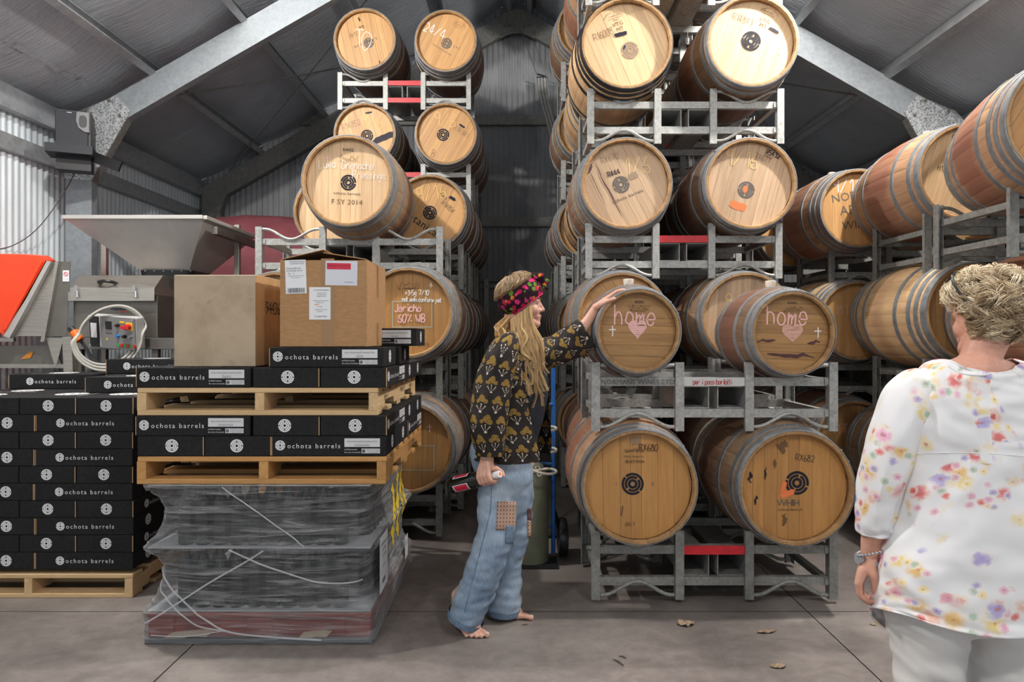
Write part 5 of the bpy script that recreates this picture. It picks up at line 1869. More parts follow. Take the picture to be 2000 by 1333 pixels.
side([(30, 657), (86, 657), (118, 513), (108, 513)], 'side_plate', M['inox'], -0.02)
side([(92, 657), (134, 657), (142, 512), (119, 512)], 'side_plate', M['inox_dark'], -0.024)
side([(87, 668), (94, 668), (122, 512), (116, 512)], 'plate_flange', M['inox'], -0.045, 0.03)
side([(18, 657), (30, 661), (110, 513), (100, 511)], 'cover_frame', M['hopper'], -0.06, 0.05)
side([(94, 660), (128, 660), (112, 720)], 'gusset', M['inox'], -0.02)
side([(128, 658), (146, 658), (151, 760), (133, 760)], 'leg', M['inox'], -0.04, 0.05)
side([(-40, 660), (30, 660), (30, 668), (-40, 668)], 'lower_rail', M['inox'], -0.02, 0.03)
side([(-60, 676), (95, 676), (110, 712), (-60, 712)], 'discharge_tray', M['inox_dark'], 0.06, 0.01)
side([(-60, 712), (125, 712), (125, 720), (-60, 720)], 'tray_edge', M['inox'], 0.05, 0.02)
side([(30, 703), (47, 688), (56, 688), (50, 700)], 'amber_sticker', M['amber'], 0.055, 0.003)
st = link('warning_sticker', rect_mesh(0.05, 0.085, M['paper'], 'warning_sticker'), mc, W(134, 540, -0.03))
sg = MB()
arc_ring(sg, 0.013, 0.017, 0, 2 * PI, 24)
ribbon(sg, [Vector((-0.011, 0, 0.011)), Vector((0.011, 0, -0.011))], 0.004)
link('no_entry_symbol', sg.mesh('symbol', M['red_btn']), st, (0, -0.001, 0.013))
link('print', fit('DO NOT OPEN', 0.036, M['print_grey']), st, (0, -0.001, -0.025))
cover = MB()
rings = []
for d, kx in ((-0.06, 1.0), (0.1, 1.0), (0.45, 1.0), (0.72, 0.98), (0.8, 0.95)):
    pts = [(-24, 515), (-16, 501), (10, 498), (55, 499), (90, 502), (104, 511), (62, 588), (18, 657), (0, 640), (-14, 632), (-24, 620)]
    rings.append([Vector((P(a, b, MY).x - o0.x - 0.56 * max(0, d) * max(0, (a + 24) / 128), -0.4 + d, (P(a, b, MY).z) * 1.0 + (0.02 if 0 < d < .7 else 0))) for a, b in pts])
part(cover.loft(rings), 'orange_cover', M['orange'], False, bev=0.012)
mb = MB()
mb.bar(P(94, 512, MY) - o0 + Vector((0, -0.065, 0)), P(22, 646, MY) - o0 + Vector((0, -0.065, 0)), 0.02, 0.02, up=(0, 1, 0))
part(mb, 'cover_bead', M['orange'], bev=0.006)
part(MB().box((P(232, 0, MY).x - o0.x + 0.05, -0.38, P(0, 672, MY).z), (P(340, 0, MY).x - P(128, 0, MY).x + 0.3, 0.05, 0.085)), 'frame_beam', M['inox_dark'], bev=0.003)
for px in (150, 300, 340):
    q = P(px, 672, MY) - o0
    part(MB().box((q.x, -0.36, q.z / 2), (0.05, 0.05, q.z)), 'frame_leg', M['inox_dark'], bev=0.003)
# control box, turned a little to the left, with its buttons and coiled lead
cb = empty('control_box', P(219, 648, MY - 0.12), rad(-10))
cb.rotation_euler = (rad(8), rad(4), rad(-10))
cb.parent = mc
cb.location = P(219, 650, MY - 0.14) - o0
bevel(MB().box((0, 0.05, 0), (0.40, 0.10, 0.245)).build('housing', M['abs'], cb), 0.01)
MB().box((0.055, -0.003, 0), (0.29, 0.006, 0.24)).build('face_plate', M['panel'], cb)
MB().box((-0.145, -0.005, 0.0), (0.075, 0.012, 0.23)).build('window', M['black'], cb)
MB().box((-0.145, -0.0125, 0.01), (0.05, 0.003, 0.11)).build('breaker', M['paper'], cb)
MB().box((-0.02, -0.008, 0.055), (0.05, 0.006, 0.06)).build('screen', M['black'], cb)
link('lettering', fit('PULEO', 0.05, M['print_black'], 1, 0.02), cb, (-0.02, -0.0075, -0.005))
for x, z, r, mt in ((0.06, 0.06, 0.014, 'black'), (0.06, -0.02, 0.012, 'blue_btn'), (0.115, -0.02, 0.014, 'black'), (0.165, -0.02, 0.012, 'silver')):
    MB().cyl((x, -0.005, z), (x, -0.03, z), r, r * .8, 14).build('knob', M[mt], cb, True)
for x in (0.075, 0.13, 0.183):
    MB().cyl((x - 0.012, -0.005, -0.09), (x - 0.012, -0.018, -0.09), 0.013, seg=14).build('green_button', M['green_btn'], cb)
    MB().cyl((x + 0.012, -0.005, -0.09), (x + 0.012, -0.018, -0.09), 0.013, seg=14).build('red_button', M['red_btn'], cb)
MB().box((0.155, -0.008, 0.055), (0.055, 0.006, 0.06)).build('switch_plate', M['yellow'], cb)
mb = MB().cyl((0.155, -0.01, 0.055), (0.155, -0.05, 0.055), 0.022, seg=14).bar((0.12, -0.055, 0.055), (0.195, -0.055, 0.055), 0.02, 0.022)
mb.build('main_switch', M['red_btn'], cb, True)
MB().box((0.095, -0.007, 0.085), (0.04, 0.003, 0.014)).build('yellow_label', M['yellow'], cb)
for x in (-0.185, 0.185):
    for z in (-0.108, 0.108):
        MB().cyl((x, -0.002, z), (x, -0.012, z), 0.010, seg=12).build('corner_screw', M['silver'], cb)
tri = MB().add([(-0.052, -0.0075, -0.058), (-0.028, -0.0075, -0.058), (-0.04, -0.0075, -0.036)], [(0, 1, 2)])
tri.build('warning_triangle', M['yellow'], cb)
for k in range(3):
    pts = []
    cxp, czp = P(207, 655, MY - 0.27).x - o0.x, P(207, 655, MY - 0.27).z
    rx, rz = 0.185 + 0.015 * k, 0.215 + 0.012 * k
    for i in range(26):
        t_ = 2 * PI * i / 26
        pts.append((cxp - 0.02 + 0.012 * k + rx * math.cos(t_) * (1.0 if math.cos(t_) < 0 else 0.85), -0.60 - 0.012 * k + 0.10 * math.cos(t_) + 0.06 * (math.sin(t_) > 0), czp - 0.01 * k + rz * math.sin(t_) + 0.03 * math.cos(t_)))
    part(MB().tube(catmull(pts, 3, True), 0.0095, 8, True), 'coiled_cable', M['cable'], True)
pl_ = P(152, 660, MY - 0.2) - o0
q = MB().cyl(pl_ + Vector((-0.03, 0, 0.045)), pl_ + Vector((0.02, 0, -0.02)), 0.034, 0.03, 14)
part(q, 'plug_socket', M['plug_orange'], True)
part(MB().cyl(pl_ + Vector((-0.055, 0, 0.075)), pl_ + Vector((-0.03, 0, 0.045)), 0.022, 0.03, 14), 'plug_body', M['black'], True)
part(MB().tube(catmull([pl_ + Vector((0.02, 0, -0.02)), pl_ + Vector((0.07, 0, -0.09)), pl_ + Vector((0.12, 0.0, -0.17)), pl_ + Vector((0.3, 0.0, -0.22))], 6), 0.012, 8), 'plug_lead', M['black'], True)

# ------------------------------------------------------------ maroon press under its cover, behind
py_ = 6.9
pr = empty('covered_wine_press', (P(470, 0, py_).x, py_ + 0.75, 0))
tag(pr, 'long dark press under a maroon cover behind the hopper', 'wine press')
rings = []
x0_, x1_ = P(335, 0, py_).x - pr.location.x, P(640, 0, py_).x - pr.location.x
for x, k in ((x0_, 0.90), (x0_ + 0.08, 0.985), (x0_ + 0.5, 1.0), (0.2, 0.985), (x1_ * .7, 0.965), (x1_, 0.95)):
    ring = []
    for i in range(29):
        a = PI * i / 28
        ring.append(Vector((x + 0.012 * math.sin(i * 2.1 + x * 9), 0.72 * math.cos(a), 1.42 + (2.80 * k - 1.42) * max(0, math.sin(a)) ** 0.42 + 0.02 * math.sin(x * 4))))
    rings.append(ring)
MB().loft(rings, closed=False).build('cover', M['maroon'], pr, 60)
bd = MB()
bd.lathe([(0.02, x0_ + 0.1), (0.55, x0_ + 0.12), (0.60, x0_ + 0.3), (0.60, x1_ - 0.1), (0.02, x1_ - 0.1)], (0, 0, 1.45), 'x', 28)
bd.build('drum', M['maroon_dark'], pr, True)
for x in (x0_ + 0.3, x1_ - 0.3):
    for y in (-0.45, 0.45):
        MB().box((x, y, 0.55), (0.08, 0.08, 1.1)).build('leg', M['inox_dark'], pr)

# ------------------------------------------------------------ loudspeaker on the knee of the frame
sp = empty('loudspeaker', P(148, 299, 6.22), rad(24))
sp.scale = (0.9, 0.9, 0.84)
tag(sp, 'black loudspeaker with silver horn on a bracket at the left column', 'speaker')
MB().box((0, 0, 0.19), (0.30, 0.26, 0.46)).build('cabinet', M['speaker_side'], sp)
bevel(sp.children[0], 0.01)
bevel(MB().box((-0.01, -0.14, 0.17), (0.28, 0.03, 0.46)).build('grille', M['speaker'], sp), 0.008)
hn = MB().prism([(0.035, 0.40), (0.14, 0.40), (0.14, 0.19), (0.10, 0.19), (0.05, 0.23), (0.03, 0.30)], lambda a, b: (a, -0.158, b), (0, -0.012, 0)).build('horn', M['horn'], sp)
mb = MB()
pts = [(0.088 + 0.034 * (abs(math.cos(t_)) ** 0.7) * (1 if math.cos(t_) > 0 else -1), 0.30 + 0.065 * (abs(math.sin(t_)) ** 0.7) * (1 if math.sin(t_) > 0 else -1)) for t_ in [2 * PI * i / 24 for i in range(24)]]
mb.prism(pts, lambda a, b: (a, -0.1705, b), (0, -0.002, 0)).build('horn_mouth', M['black'], hn)
MB().box((-0.03, -0.157, 0.385), (0.04, 0.003, 0.008)).build('badge', M['silver'], sp)
MB().box((-0.02, -0.10, -0.02), (0.40, 0.30, 0.09)).build('shelf', M['speaker'], sp)
MB().box((0, -0.02, -0.13), (0.30, 0.18, 0.16)).build('bracket', M['black'], sp)
o = MB().box((0, 0, 0), (0.34, 0.03, 0.11)).build('arm', M['black'], sp, loc=(0.27, -0.12, -0.09))
o.rotation_euler = (0, rad(22), rad(-24))
w = MB().tube(catmull([P(148, 335, 6.4), P(120, 385, 6.3), P(75, 445, 6.1), P(25, 480, 5.9), P(-40, 492, 5.7)], 8), 0.004, 6).build('speaker_wire', M['wire'], smooth=True)
tag(w, 'thin dark wire sagging from the loudspeaker along the left wall', 'wire')

# ------------------------------------------------------------ hose bundle hanging in the aisle, its wire
hb = empty('hanging_pipes', P(1066, 300, 9.1))
tag(hb, 'grey pipes tied together and hung on a wire in the aisle', 'pipes')
for k, dx in enumerate((-0.05, 0.0, 0.05)):
    pts = [P(1052 + k * 6, 152, 9.1), P(1056 + k * 6, 190, 9.1), P(1068 + k * 6, 235, 9.1), P(1082 + k * 7, 290, 9.12), P(1100 + k * 7, 350, 9.14)]
    MB().tube(catmull([p - hb.location for p in pts], 6), 0.021, 8).build('pipe', M['galv'], hb, smooth=True)
    a = P(1052 + k * 6, 152, 9.1) - hb.location
    MB().tube([a + Vector((0.022 * math.cos(t_), 0.022 * math.sin(t_), 0)) for t_ in [2 * PI * i / 12 for i in range(12)]], 0.008, 6, True).build('pipe_collar', M['black'], hb)
wr = MB().tube([P(1018, 60, 9.1), P(1048, 145, 9.1)], 0.004, 6).build('hanging_wire', M['wire'], hb)
wr.location = -hb.location
MB().tube([P(1049, 145, 9.1) - hb.location, P(1066, 150, 9.1) - hb.location], 0.012, 8).build('tie', M['black'], hb)

# ------------------------------------------------------------ gas cylinder and blue trolley behind the woman
gy = 4.22
gx = P(1036, 0, gy).x
gc = empty('gas_cylinder', (gx, gy + 0.12, 0))
tag(gc, 'olive green gas cylinder standing on the floor behind the jeans', 'gas cylinder')
MB().lathe([(0.02, 0.0), (0.112, 0.004), (0.118, 0.02), (0.118, 0.50), (0.116, 0.545), (0.105, 0.585), (0.080, 0.62), (0.048, 0.643), (0.030, 0.655), (0.028, 0.68)], seg=32).build('cylinder', M['olive'], gc, 50)
MB().lathe([(0.034, 0.665), (0.034, 0.70), (0.02, 0.71), (0.018, 0.76), (0.001, 0.76)], seg=16).build('valve', M['black'], gc, True)
MB().box((0.04, 0, 0.735), (0.08, 0.02, 0.02)).build('valve_spout', M['silver'], gc)
link('stamp', chalk_mesh('D', 0.06, M['print_white'], 0.005), gc, (0.055, -0.099, 0.60), (rad(-35), 0, rad(30)))
ty = gy + 0.12
tr_ = empty('hand_trolley', (P(1081, 0, ty).x, ty + 0.02, 0))
tag(tr_, 'blue hand trolley with black wheels beside the gas cylinder', 'trolley')
tz = P(0, 705, ty).z
for dx in (0.0, -0.30):
    MB().cyl((dx, 0, 0.05), (dx, 0.02, tz), 0.014, seg=12).build('upright', M['blue'], tr_, True)
for z in (0.22, 0.62, 1.0):
    MB().cyl((-0.30, 0.01, z), (0.0, 0.01, z), 0.011, seg=10).build('cross_bar', M['blue'], tr_, True)
MB().tube(catmull([(-0.30, 0.02, tz), (-0.28, 0.03, tz + 0.06), (-0.15, 0.03, tz + 0.09), (-0.02, 0.03, tz + 0.06), (0, 0.02, tz)], 5), 0.014, 10).build('handle', M['blue'], tr_, True)
MB().box((-0.15, -0.06, 0.012), (0.34, 0.20, 0.012)).build('toe_plate', M['black'], tr_)
for dx in (0.065, -0.365):
    wl_ = MB().lathe([(0.03, -0.035), (0.085, -0.035), (0.118, -0.026), (0.125, 0.0), (0.118, 0.026), (0.085, 0.035), (0.03, 0.035)], (dx, 0.10, 0.125), 'x', 28).build('wheel', M['rubber'], tr_, True)
    MB().lathe([(0.005, -0.04), (0.05, -0.038), (0.05, 0.038), (0.005, 0.04)], (dx, 0.10, 0.125), 'x', 16).build('hub', M['blue'], wl_, True)
MB().cyl((-0.38, 0.10, 0.125), (0.08, 0.10, 0.125), 0.01, seg=8).build('axle', M['black'], tr_)
MB().bar((0.0, 0.01, 0.33), (0.06, 0.10, 0.14), 0.03, 0.012).build('axle_stay', M['black'], tr_)
hs_ = []
for i in range(60):
    t_ = i / 59
    a = t_ * 2 * PI * 3.2 + 1.2
    hs_.append(P(1060, 0, ty - 0.18) * 1.0 + Vector((0.085 * math.cos(a) * 1.1 - 0.01, 0.07 * math.sin(a), 0)))
    hs_[-1].z = 0.98 - t_ * 0.42 + 0.03 * math.sin(a)
hs_.append(Vector((gx + 0.06, gy + 0.10, 0.735)))
ho = MB().tube(catmull(hs_, 3), 0.008, 8).build('gas_hose', M['hose'], smooth=True)
tag(ho, 'cream hose coiled loosely around the trolley pole above the gas cylinder', 'hose')

# ------------------------------------------------------------ litter on the floor
def floor_at(px, py):
    return Vector(((px - CX) * H / (py - CY), F * H / (py - CY), 0))


for k, (px, py, w_, d_, lb) in enumerate(((1340, 1221, 0.085, 0.055, 'curled dry leaf on the floor before the big front barrels'), (1497, 1236, 0.10, 0.03, 'flat torn leaf scrap on the floor, right of the curled leaf'), (1519, 1304, 0.07, 0.03, 'crumbled bit of leaf near the bottom edge of the floor'), (1705, 1222, 0.03, 0.015, 'tiny curled twig on the floor left of the white trousers'), (1026, 1221, 0.035, 0.012, 'small dry stalk on the floor under the bare toes'))):
    c = floor_at(px, py)
    mb = MB()
    rr = random.Random(k + 5)
    n = 9
    vs, fs = [], []
    for i in range(n):
        for j in range(5):
            u, v_ = i / (n - 1) - 0.5, j / 4 - 0.5
            wv = math.sqrt(max(0.02, 1 - (2 * u) ** 2))
            vs.append((u * w_, v_ * d_ * wv * (1 + rr.uniform(-.25, .25)), 0.004 + d_ * 0.35 * abs(math.sin(u * 7 + j)) * rr.uniform(.3, 1)))
    for i in range(n - 1):
        for j in range(4):
            fs.append((i * 5 + j, (i + 1) * 5 + j, (i + 1) * 5 + j + 1, i * 5 + j + 1))
    mb.add(vs, fs)
    o = mb.build('dry_leaf', M['leaf'], loc=c)
    o.rotation_euler = (0, 0, rr.uniform(-.4, .4))
    so = o.modifiers.new('thick', 'SOLIDIFY'); so.thickness = 0.0012
    tag(o, lb, 'leaf', 'leaf litter on the floor')
for k, (a, b, lb) in enumerate((((1198, 1290), (1218, 1302), 'left one of two thin dark twigs on the front floor'), ((1209, 1284), (1223, 1288), 'right one of two thin dark twigs on the front floor'))):
    o = MB().tube([floor_at(*a) + Vector((0, 0, .004)), floor_at((a[0] + b[0]) / 2, (a[1] + b[1]) / 2 - 1) + Vector((0, 0, .006)), floor_at(*b) + Vector((0, 0, .004))], [0.002, 0.003, 0.002], 6).build('twig', M['wire'])
    tag(o, lb, 'twig', 'twigs on the floor')
# ------------------------------------------------------------ people
t = NT('skin', 0.48)
v = t.co()
f = t.noise(v, 18, 4)
t.set('Base Color', t.ramp(f, [(0.3, (0.56, 0.285, 0.205)), (0.7, (0.66, 0.37, 0.275))]))
t.set('Subsurface Weight', 0.12)
t.set('Subsurface Radius', (0.012, 0.005, 0.003))
M['skin'] = t.m
t = NT('tanned skin', 0.5)
f = t.noise(t.co(), 18, 4)
t.set('Base Color', t.ramp(f, [(0.3, (0.55, 0.265, 0.185)), (0.7, (0.66, 0.355, 0.26))]))
t.set('Subsurface Weight', 0.12)
t.set('Subsurface Radius', (0.012, 0.005, 0.003))
M['skin_tan'] = t.m
M['lip'] = flat('lips', (0.52, 0.245, 0.205), 0.4)
M['brow'] = flat('eyebrow', (0.20, 0.11, 0.06), 0.8)
M['eye_white'] = flat('eye', (0.7, 0.66, 0.62), 0.2)
M['iris'] = flat('iris', (0.06, 0.05, 0.04), 0.2)
M['lash'] = flat('eyelash', (0.05, 0.03, 0.025), 0.7)
M['nail'] = flat('pale green nail', (0.50, 0.58, 0.52), 0.25)


def hair_mat(name, stops, sc=60):
    t = NT(name, 0.5)
    at = t.n('ShaderNodeAttribute', attribute_name='tone')
    f = t.noise(t.co(), sc, 3, 0.6)
    f = t.M('ADD', t.M('MULTIPLY', at.outputs['Fac'], 0.75), t.M('MULTIPLY', f, 0.25))
    t.set('Base Color', t.ramp(f, stops))
    return t.m


M['hair_blond'] = hair_mat('long blond hair', [(0.1, (0.20, 0.105, 0.04)), (0.45, (0.44, 0.26, 0.10)), (0.9, (0.68, 0.47, 0.22))])
M['hair_top'] = hair_mat('ash blond hair', [(0.1, (0.19, 0.12, 0.06)), (0.5, (0.34, 0.225, 0.12)), (0.9, (0.48, 0.34, 0.19))])
M['hair_short'] = hair_mat('highlighted short hair', [(0.05, (0.13, 0.08, 0.042)), (0.27, (0.33, 0.22, 0.12)), (0.5, (0.62, 0.47, 0.29)), (0.78, (0.88, 0.77, 0.57))])

t = NT('faded denim', 0.8)
v = t.co()
f = t.noise(v, 4.5, 4)
wv = t.noise(t.scale(v, (160, 160, 40)), 1.0, 2)
f2 = t.M('ADD', t.M('MULTIPLY', f, 0.75), t.M('MULTIPLY', wv, 0.25))
t.set('Base Color', t.ramp(f2, [(0.32, (0.14, 0.20, 0.285)), (0.50, (0.27, 0.345, 0.44)), (0.70, (0.45, 0.51, 0.57))]))
t.bump(wv, 0.2, 0.002)
M['denim'] = t.m
M['denim_dark'] = flat('denim hem', (0.13, 0.18, 0.25), 0.8, 0, 0.3, 90)
M['white_cotton'] = flat('white trousers', (0.68, 0.66, 0.64), 0.75, 0, 0.04, 6)
M['black_cotton'] = flat('charcoal linen top', (0.022, 0.023, 0.03), 0.85, 0, 0.25, 30)
M['braid'] = flat('white braid trim', (0.6, 0.57, 0.52), 0.8)

# jacket print: mustard blossoms over a white sprig, staggered repeat
t = NT('dark jacket with mustard blossom print', 0.75)
u_, v_, _ = t.sep(t.co('UV'))
u_ = t.M('ADD', u_, t.M('MULTIPLY', t.M('SUBTRACT', t.noise(t.co('UV'), 9, 2), 0.5), 0.035))
v_ = t.M('ADD', v_, t.M('MULTIPLY', t.M('SUBTRACT', t.noise(t.scale(t.co('UV'), (-1, -1, 1)), 8, 2), 0.5), 0.035))
PXW, PYW = 0.072, 0.086
row = t.M('FLOOR', t.M('DIVIDE', v_, PYW))
uu = t.M('ADD', t.M('DIVIDE', u_, PXW), t.M('MULTIPLY', row, 0.5))
fx = t.M('MULTIPLY', t.M('SUBTRACT', t.M('FRACT', uu), 0.5), PXW)
fy_ = t.M('MULTIPLY', t.M('SUBTRACT', t.M('FRACT', t.M('DIVIDE', v_, PYW)), 0.5), PYW)
wob = t.noise(t.co('UV'), 55, 2)
wob = t.M('MULTIPLY', t.M('SUBTRACT', wob, 0.5), 0.014)


def circ(cx, cy, r):
    dx = t.M('SUBTRACT', fx, cx); dy = t.M('SUBTRACT', fy_, cy)
    d = t.M('SQRT', t.M('ADD', t.M('MULTIPLY', dx, dx), t.M('MULTIPLY', dy, dy)))
    return t.step(t.M('ADD', d, wob), r + 0.0012, r - 0.0012)


bloom = t.M('MAXIMUM', t.M('MAXIMUM', circ(0, 0.021, 0.0165), circ(-0.0175, 0.008, 0.0105)), circ(0.0175, 0.007, 0.0105))
by = t.M('ADD', fy_, 0.038)
ang = t.M('ARCTAN2', fx, by)
rr_ = t.M('SQRT', t.M('ADD', t.M('MULTIPLY', fx, fx), t.M('MULTIPLY', by, by)))
ray = t.step(t.M('COSINE', t.M('MULTIPLY', ang, 10.0)), 0.45, 0.75)
inside = t.M('MULTIPLY', t.step(t.M('ABSOLUTE', ang), 1.0, 0.9), t.M('MULTIPLY', t.step(rr_, 0.036, 0.033), t.step(rr_, 0.006, 0.009)))
beads = t.step(t.M('COSINE', t.M('MULTIPLY', rr_, 800.0)), -0.6, 0.2)
sprig = t.M('MULTIPLY', t.M('MULTIPLY', ray, inside), beads)
sprig = t.M('MAXIMUM', sprig, circ(0, -0.037, 0.005))
ground = t.ramp(t.noise(t.co(), 20, 3), [(0.3, (0.013, 0.010, 0.010)), (0.7, (0.028, 0.022, 0.021))])
must = t.ramp(t.noise(t.co('UV'), 140, 3), [(0.3, (0.13, 0.075, 0.019)), (0.7, (0.28, 0.175, 0.042))])
col = t.mix(bloom, ground, must)
col = t.mix(sprig, col, (0.55, 0.48, 0.38))
t.set('Base Color', col)
M['jacket'] = t.m

# head scarf print
t = NT('dark flowered headscarf', 0.8)
vo = t.vor(t.co(), 44)
cell = t.sep(vo.outputs['Color'])[0]
pet = t.step(t.M('ADD', vo.outputs['Distance'], t.M('MULTIPLY', t.M('SUBTRACT', t.noise(t.co(), 150, 3), 0.5), 0.5)), 0.62, 0.48)
c2 = t.n('ShaderNodeValToRGB'); c2.color_ramp.interpolation = 'CONSTANT'
e = c2.color_ramp.elements
e[0].position = 0; e[0].color = (0.02, 0.006, 0.012, 1)
e[1].position = 0.30; e[1].color = (0.42, 0.012, 0.06, 1)
for p_, c_ in ((0.58, (0.09, 0.20, 0.015)), (0.78, (0.50, 0.20, 0.015)), (0.88, (0.50, 0.03, 0.14))):
    k = e.new(p_); k.color = (*c_, 1)
t.link(cell, c2.inputs[0])
big = t.step(t.noise(t.co(), 11, 2), 0.30, 0.40)
t.set('Base Color', t.mix(t.M('MULTIPLY', pet, big), (0.022, 0.007, 0.013), c2.outputs[0]))
M['scarf'] = t.m
M['scarf_pink'] = flat('pink scarf edge', (0.50, 0.02, 0.09), 0.8)
M['patch'] = None
t = NT('woven tan patch', 0.85)
u_, v_, _ = t.sep(t.co('UV'))
ck = t.n('ShaderNodeTexChecker'); t.link(t.co('UV'), ck.inputs[0]); ck.inputs['Scale'].default_value = 190
ck.inputs[1].default_value = (0.42, 0.32, 0.25, 1); ck.inputs[2].default_value = (0.43, 0.235, 0.165, 1)
dk = t.M('MULTIPLY', t.step(t.M('SINE', t.M('MULTIPLY', u_, 420)), 0.5, 0.8), t.step(t.M('SINE', t.M('MULTIPLY', v_, 330)), 0.1, 0.5))
t.set('Base Color', t.mix(dk, ck.outputs[0], (0.05, 0.045, 0.045)))
M['patch'] = t.m
M['patch_dark'] = flat('dark flowered patch', (0.09, 0.04, 0.04), 0.85, 0, 0.8, 160)

# white blouse with loose watercolour flowers
t = NT('white floral blouse', 0.7)
v = t.co('UV')
col = (0.80, 0.79, 0.80)
clus = t.step(t.noise(v, 4.4, 2, 0.5), 0.49, 0.54)
for sc, seed, th, cols, msk in ((14.0, 0.0, 0.50, ((0.78, 0.46, 0.10), (0.80, 0.60, 0.16), (0.80, 0.42, 0.30), (0.70, 0.10, 0.09), (0.82, 0.66, 0.40)), 1), (24.0, 5.3, 0.40, ((0.40, 0.36, 0.66), (0.72, 0.12, 0.10), (0.84, 0.68, 0.30), (0.75, 0.38, 0.52), (0.40, 0.52, 0.40)), 1), (8.0, 9.1, 0.25, ((0.80, 0.40, 0.58), (0.42, 0.36, 0.68), (0.40, 0.36, 0.66), (0.80, 0.34, 0.44), (0.84, 0.70, 0.40)), 0)):
    w = t.n('ShaderNodeVectorMath', operation='ADD'); t.link(v, w.inputs[0]); w.inputs[1].default_value = (seed, seed * 1.7, 0)
    vo = t.n('ShaderNodeTexVoronoi'); vo.voronoi_dimensions = '2D'
    t.link(w.outputs[0], vo.inputs['Vector']); vo.inputs['Scale'].default_value = sc
    rag = t.M('MULTIPLY', t.M('SUBTRACT', t.noise(w.outputs[0], sc * 5, 3), 0.5), 0.38)
    d = t.M('ADD', vo.outputs['Distance'], rag)
    cr = t.n('ShaderNodeValToRGB'); cr.color_ramp.interpolation = 'CONSTANT'
    e = cr.color_ramp.elements
    e[0].position = 0; e[0].color = (*cols[0], 1)
    e[1].position = 0.2; e[1].color = (*cols[1], 1)
    for i, c_ in enumerate(cols[2:]):
        k = e.new(0.4 + 0.2 * i); k.color = (*c_, 1)
    rnd_ = t.sep(vo.outputs['Color'])
    t.link(rnd_[0], cr.inputs[0])
    amt = t.M('MULTIPLY', t.step(d, th + 0.05, th - 0.12), 0.85)
    keep = clus if msk else t.step(rnd_[1], 0.45, 0.55)
    amt = t.M('MULTIPLY', amt, keep)
    tint = t.mix(t.step(d, th * 0.25, th * 0.9), cr.outputs[0], (0.84, 0.78, 0.74))
    core = t.step(d, th * 0.16, th * 0.02)
    tint = t.mix(t.M('MULTIPLY', core, 0.7), tint, (0.45, 0.10, 0.10))
    col = t.mix(amt, col, tint)
t.set('Base Color', col)
M['blouse'] = t.m


matte('jacket', 'scarf', 'denim', 'denim_dark', 'black_cotton', 'blouse', 'patch', 'white_cotton')


def chain(mb, pts, seg=10, rings=7, step=0.35):
    """overlapping balls along a polyline of (point, radius)"""
    for (p, r), (q, r2) in zip(pts[:-1], pts[1:]):
        p, q = Vector(p), Vector(q)
        n = max(1, int((q - p).length / (step * min(r, r2))))
        for i in range(n):
            k = i / n
            mb.ball(p.lerp(q, k), r + (r2 - r) * k, seg, rings)
    mb.ball(pts[-1][0], pts[-1][1], seg, rings)


def fuse(mb, name, mat, parent, voxel, smooth=4, loc=None):
    """one continuous skin over all the volumes"""
    me = mb.mesh(name, mat)
    o = bpy.data.objects.new(name, me)
    COL.objects.link(o)
    r = o.modifiers.new('r', 'REMESH')
    r.mode = 'VOXEL'
    r.voxel_size = voxel
    r.use_smooth_shade = True
    if smooth:
        s = o.modifiers.new('s', 'SMOOTH')
        s.factor = 0.5
        s.iterations = smooth
    dg = bpy.context.evaluated_depsgraph_get()
    dg.update()
    me2 = bpy.data.meshes.new_from_object(o.evaluated_get(dg))
    me2.name = name
    bpy.data.objects.remove(o)
    if not me2.materials:
        me2.materials.append(mat)
    me2.polygons.foreach_set('use_smooth', [True] * len(me2.polygons))
    o2 = link(name, me2, parent)
    if parent is not None:
        o2.location = -Vector(parent.location)
    return o2


def cloth(rings, name, mat, parent, closed=True, folds=0.0, seed=0, thick=0.003, fr=(16, 4), uvk=1.0, uvo=(0, 0)):
    """lofted garment with UVs in metres and soft folds; rings in world coordinates"""
    n, m = len(rings[0]), len(rings)
    ctr = [sum(r, Vector()) / n for r in rings]
    vs = []
    for i, r in enumerate(rings):
        for k, p in enumerate(r):
            if folds:
                d = (p - ctr[i]); d.z *= 0.3
                if d.length > 1e-6:
                    d.normalize()
                a = k / n * 2 * PI
                w = mnoise.noise((math.cos(a) * 2.2 + seed, math.sin(a) * 2.2, i * 0.13 * fr[1] / 4)) * 0.7 + 0.5 * mnoise.noise((math.cos(a) * 5 + seed, math.sin(a) * 5, i * 0.35)) + 0.25 * mnoise.noise((p.x * 30, p.y * 30, p.z * 40 + seed))
                p = p + d * folds * w
            vs.append(p)
    us = [0.0]
    mid = rings[m // 2]
    for k in range(1, n + 1):
        us.append(us[-1] + (mid[k % n] - mid[k - 1]).length)
    vv = [0.0]
    for i in range(1, m):
        vv.append(vv[-1] + (ctr[i] - ctr[i - 1]).length)
    fs, uv = [], []
    for i in range(m - 1):
        for k in range(n if closed else n - 1):
            q = (k + 1) % n
            fs.append((i * n + k, i * n + q, (i + 1) * n + q, (i + 1) * n + k))
            for kk, ii in ((k, i), (k + 1, i), (k + 1, i + 1), (k, i + 1)):
                uv.append((us[kk] * uvk + uvo[0], -vv[ii] * uvk + uvo[1]))
    mb = MB().add(vs, fs)
    me = mb.mesh(name, mat, 60)
    l = me.uv_layers.new(name='UVMap')
    l.data.foreach_set('uv', [c for p in uv for c in p])
    o = link(name, me, parent)
    if parent is not None:
        o.location = -Vector(parent.location)
    if thick:
        s = o.modifiers.new('thick', 'SOLIDIFY')
        s.thickness = thick
        s.offset = -1
    sd = o.modifiers.new('sub', 'SUBSURF')
    sd.levels = sd.render_levels = 1
    return o


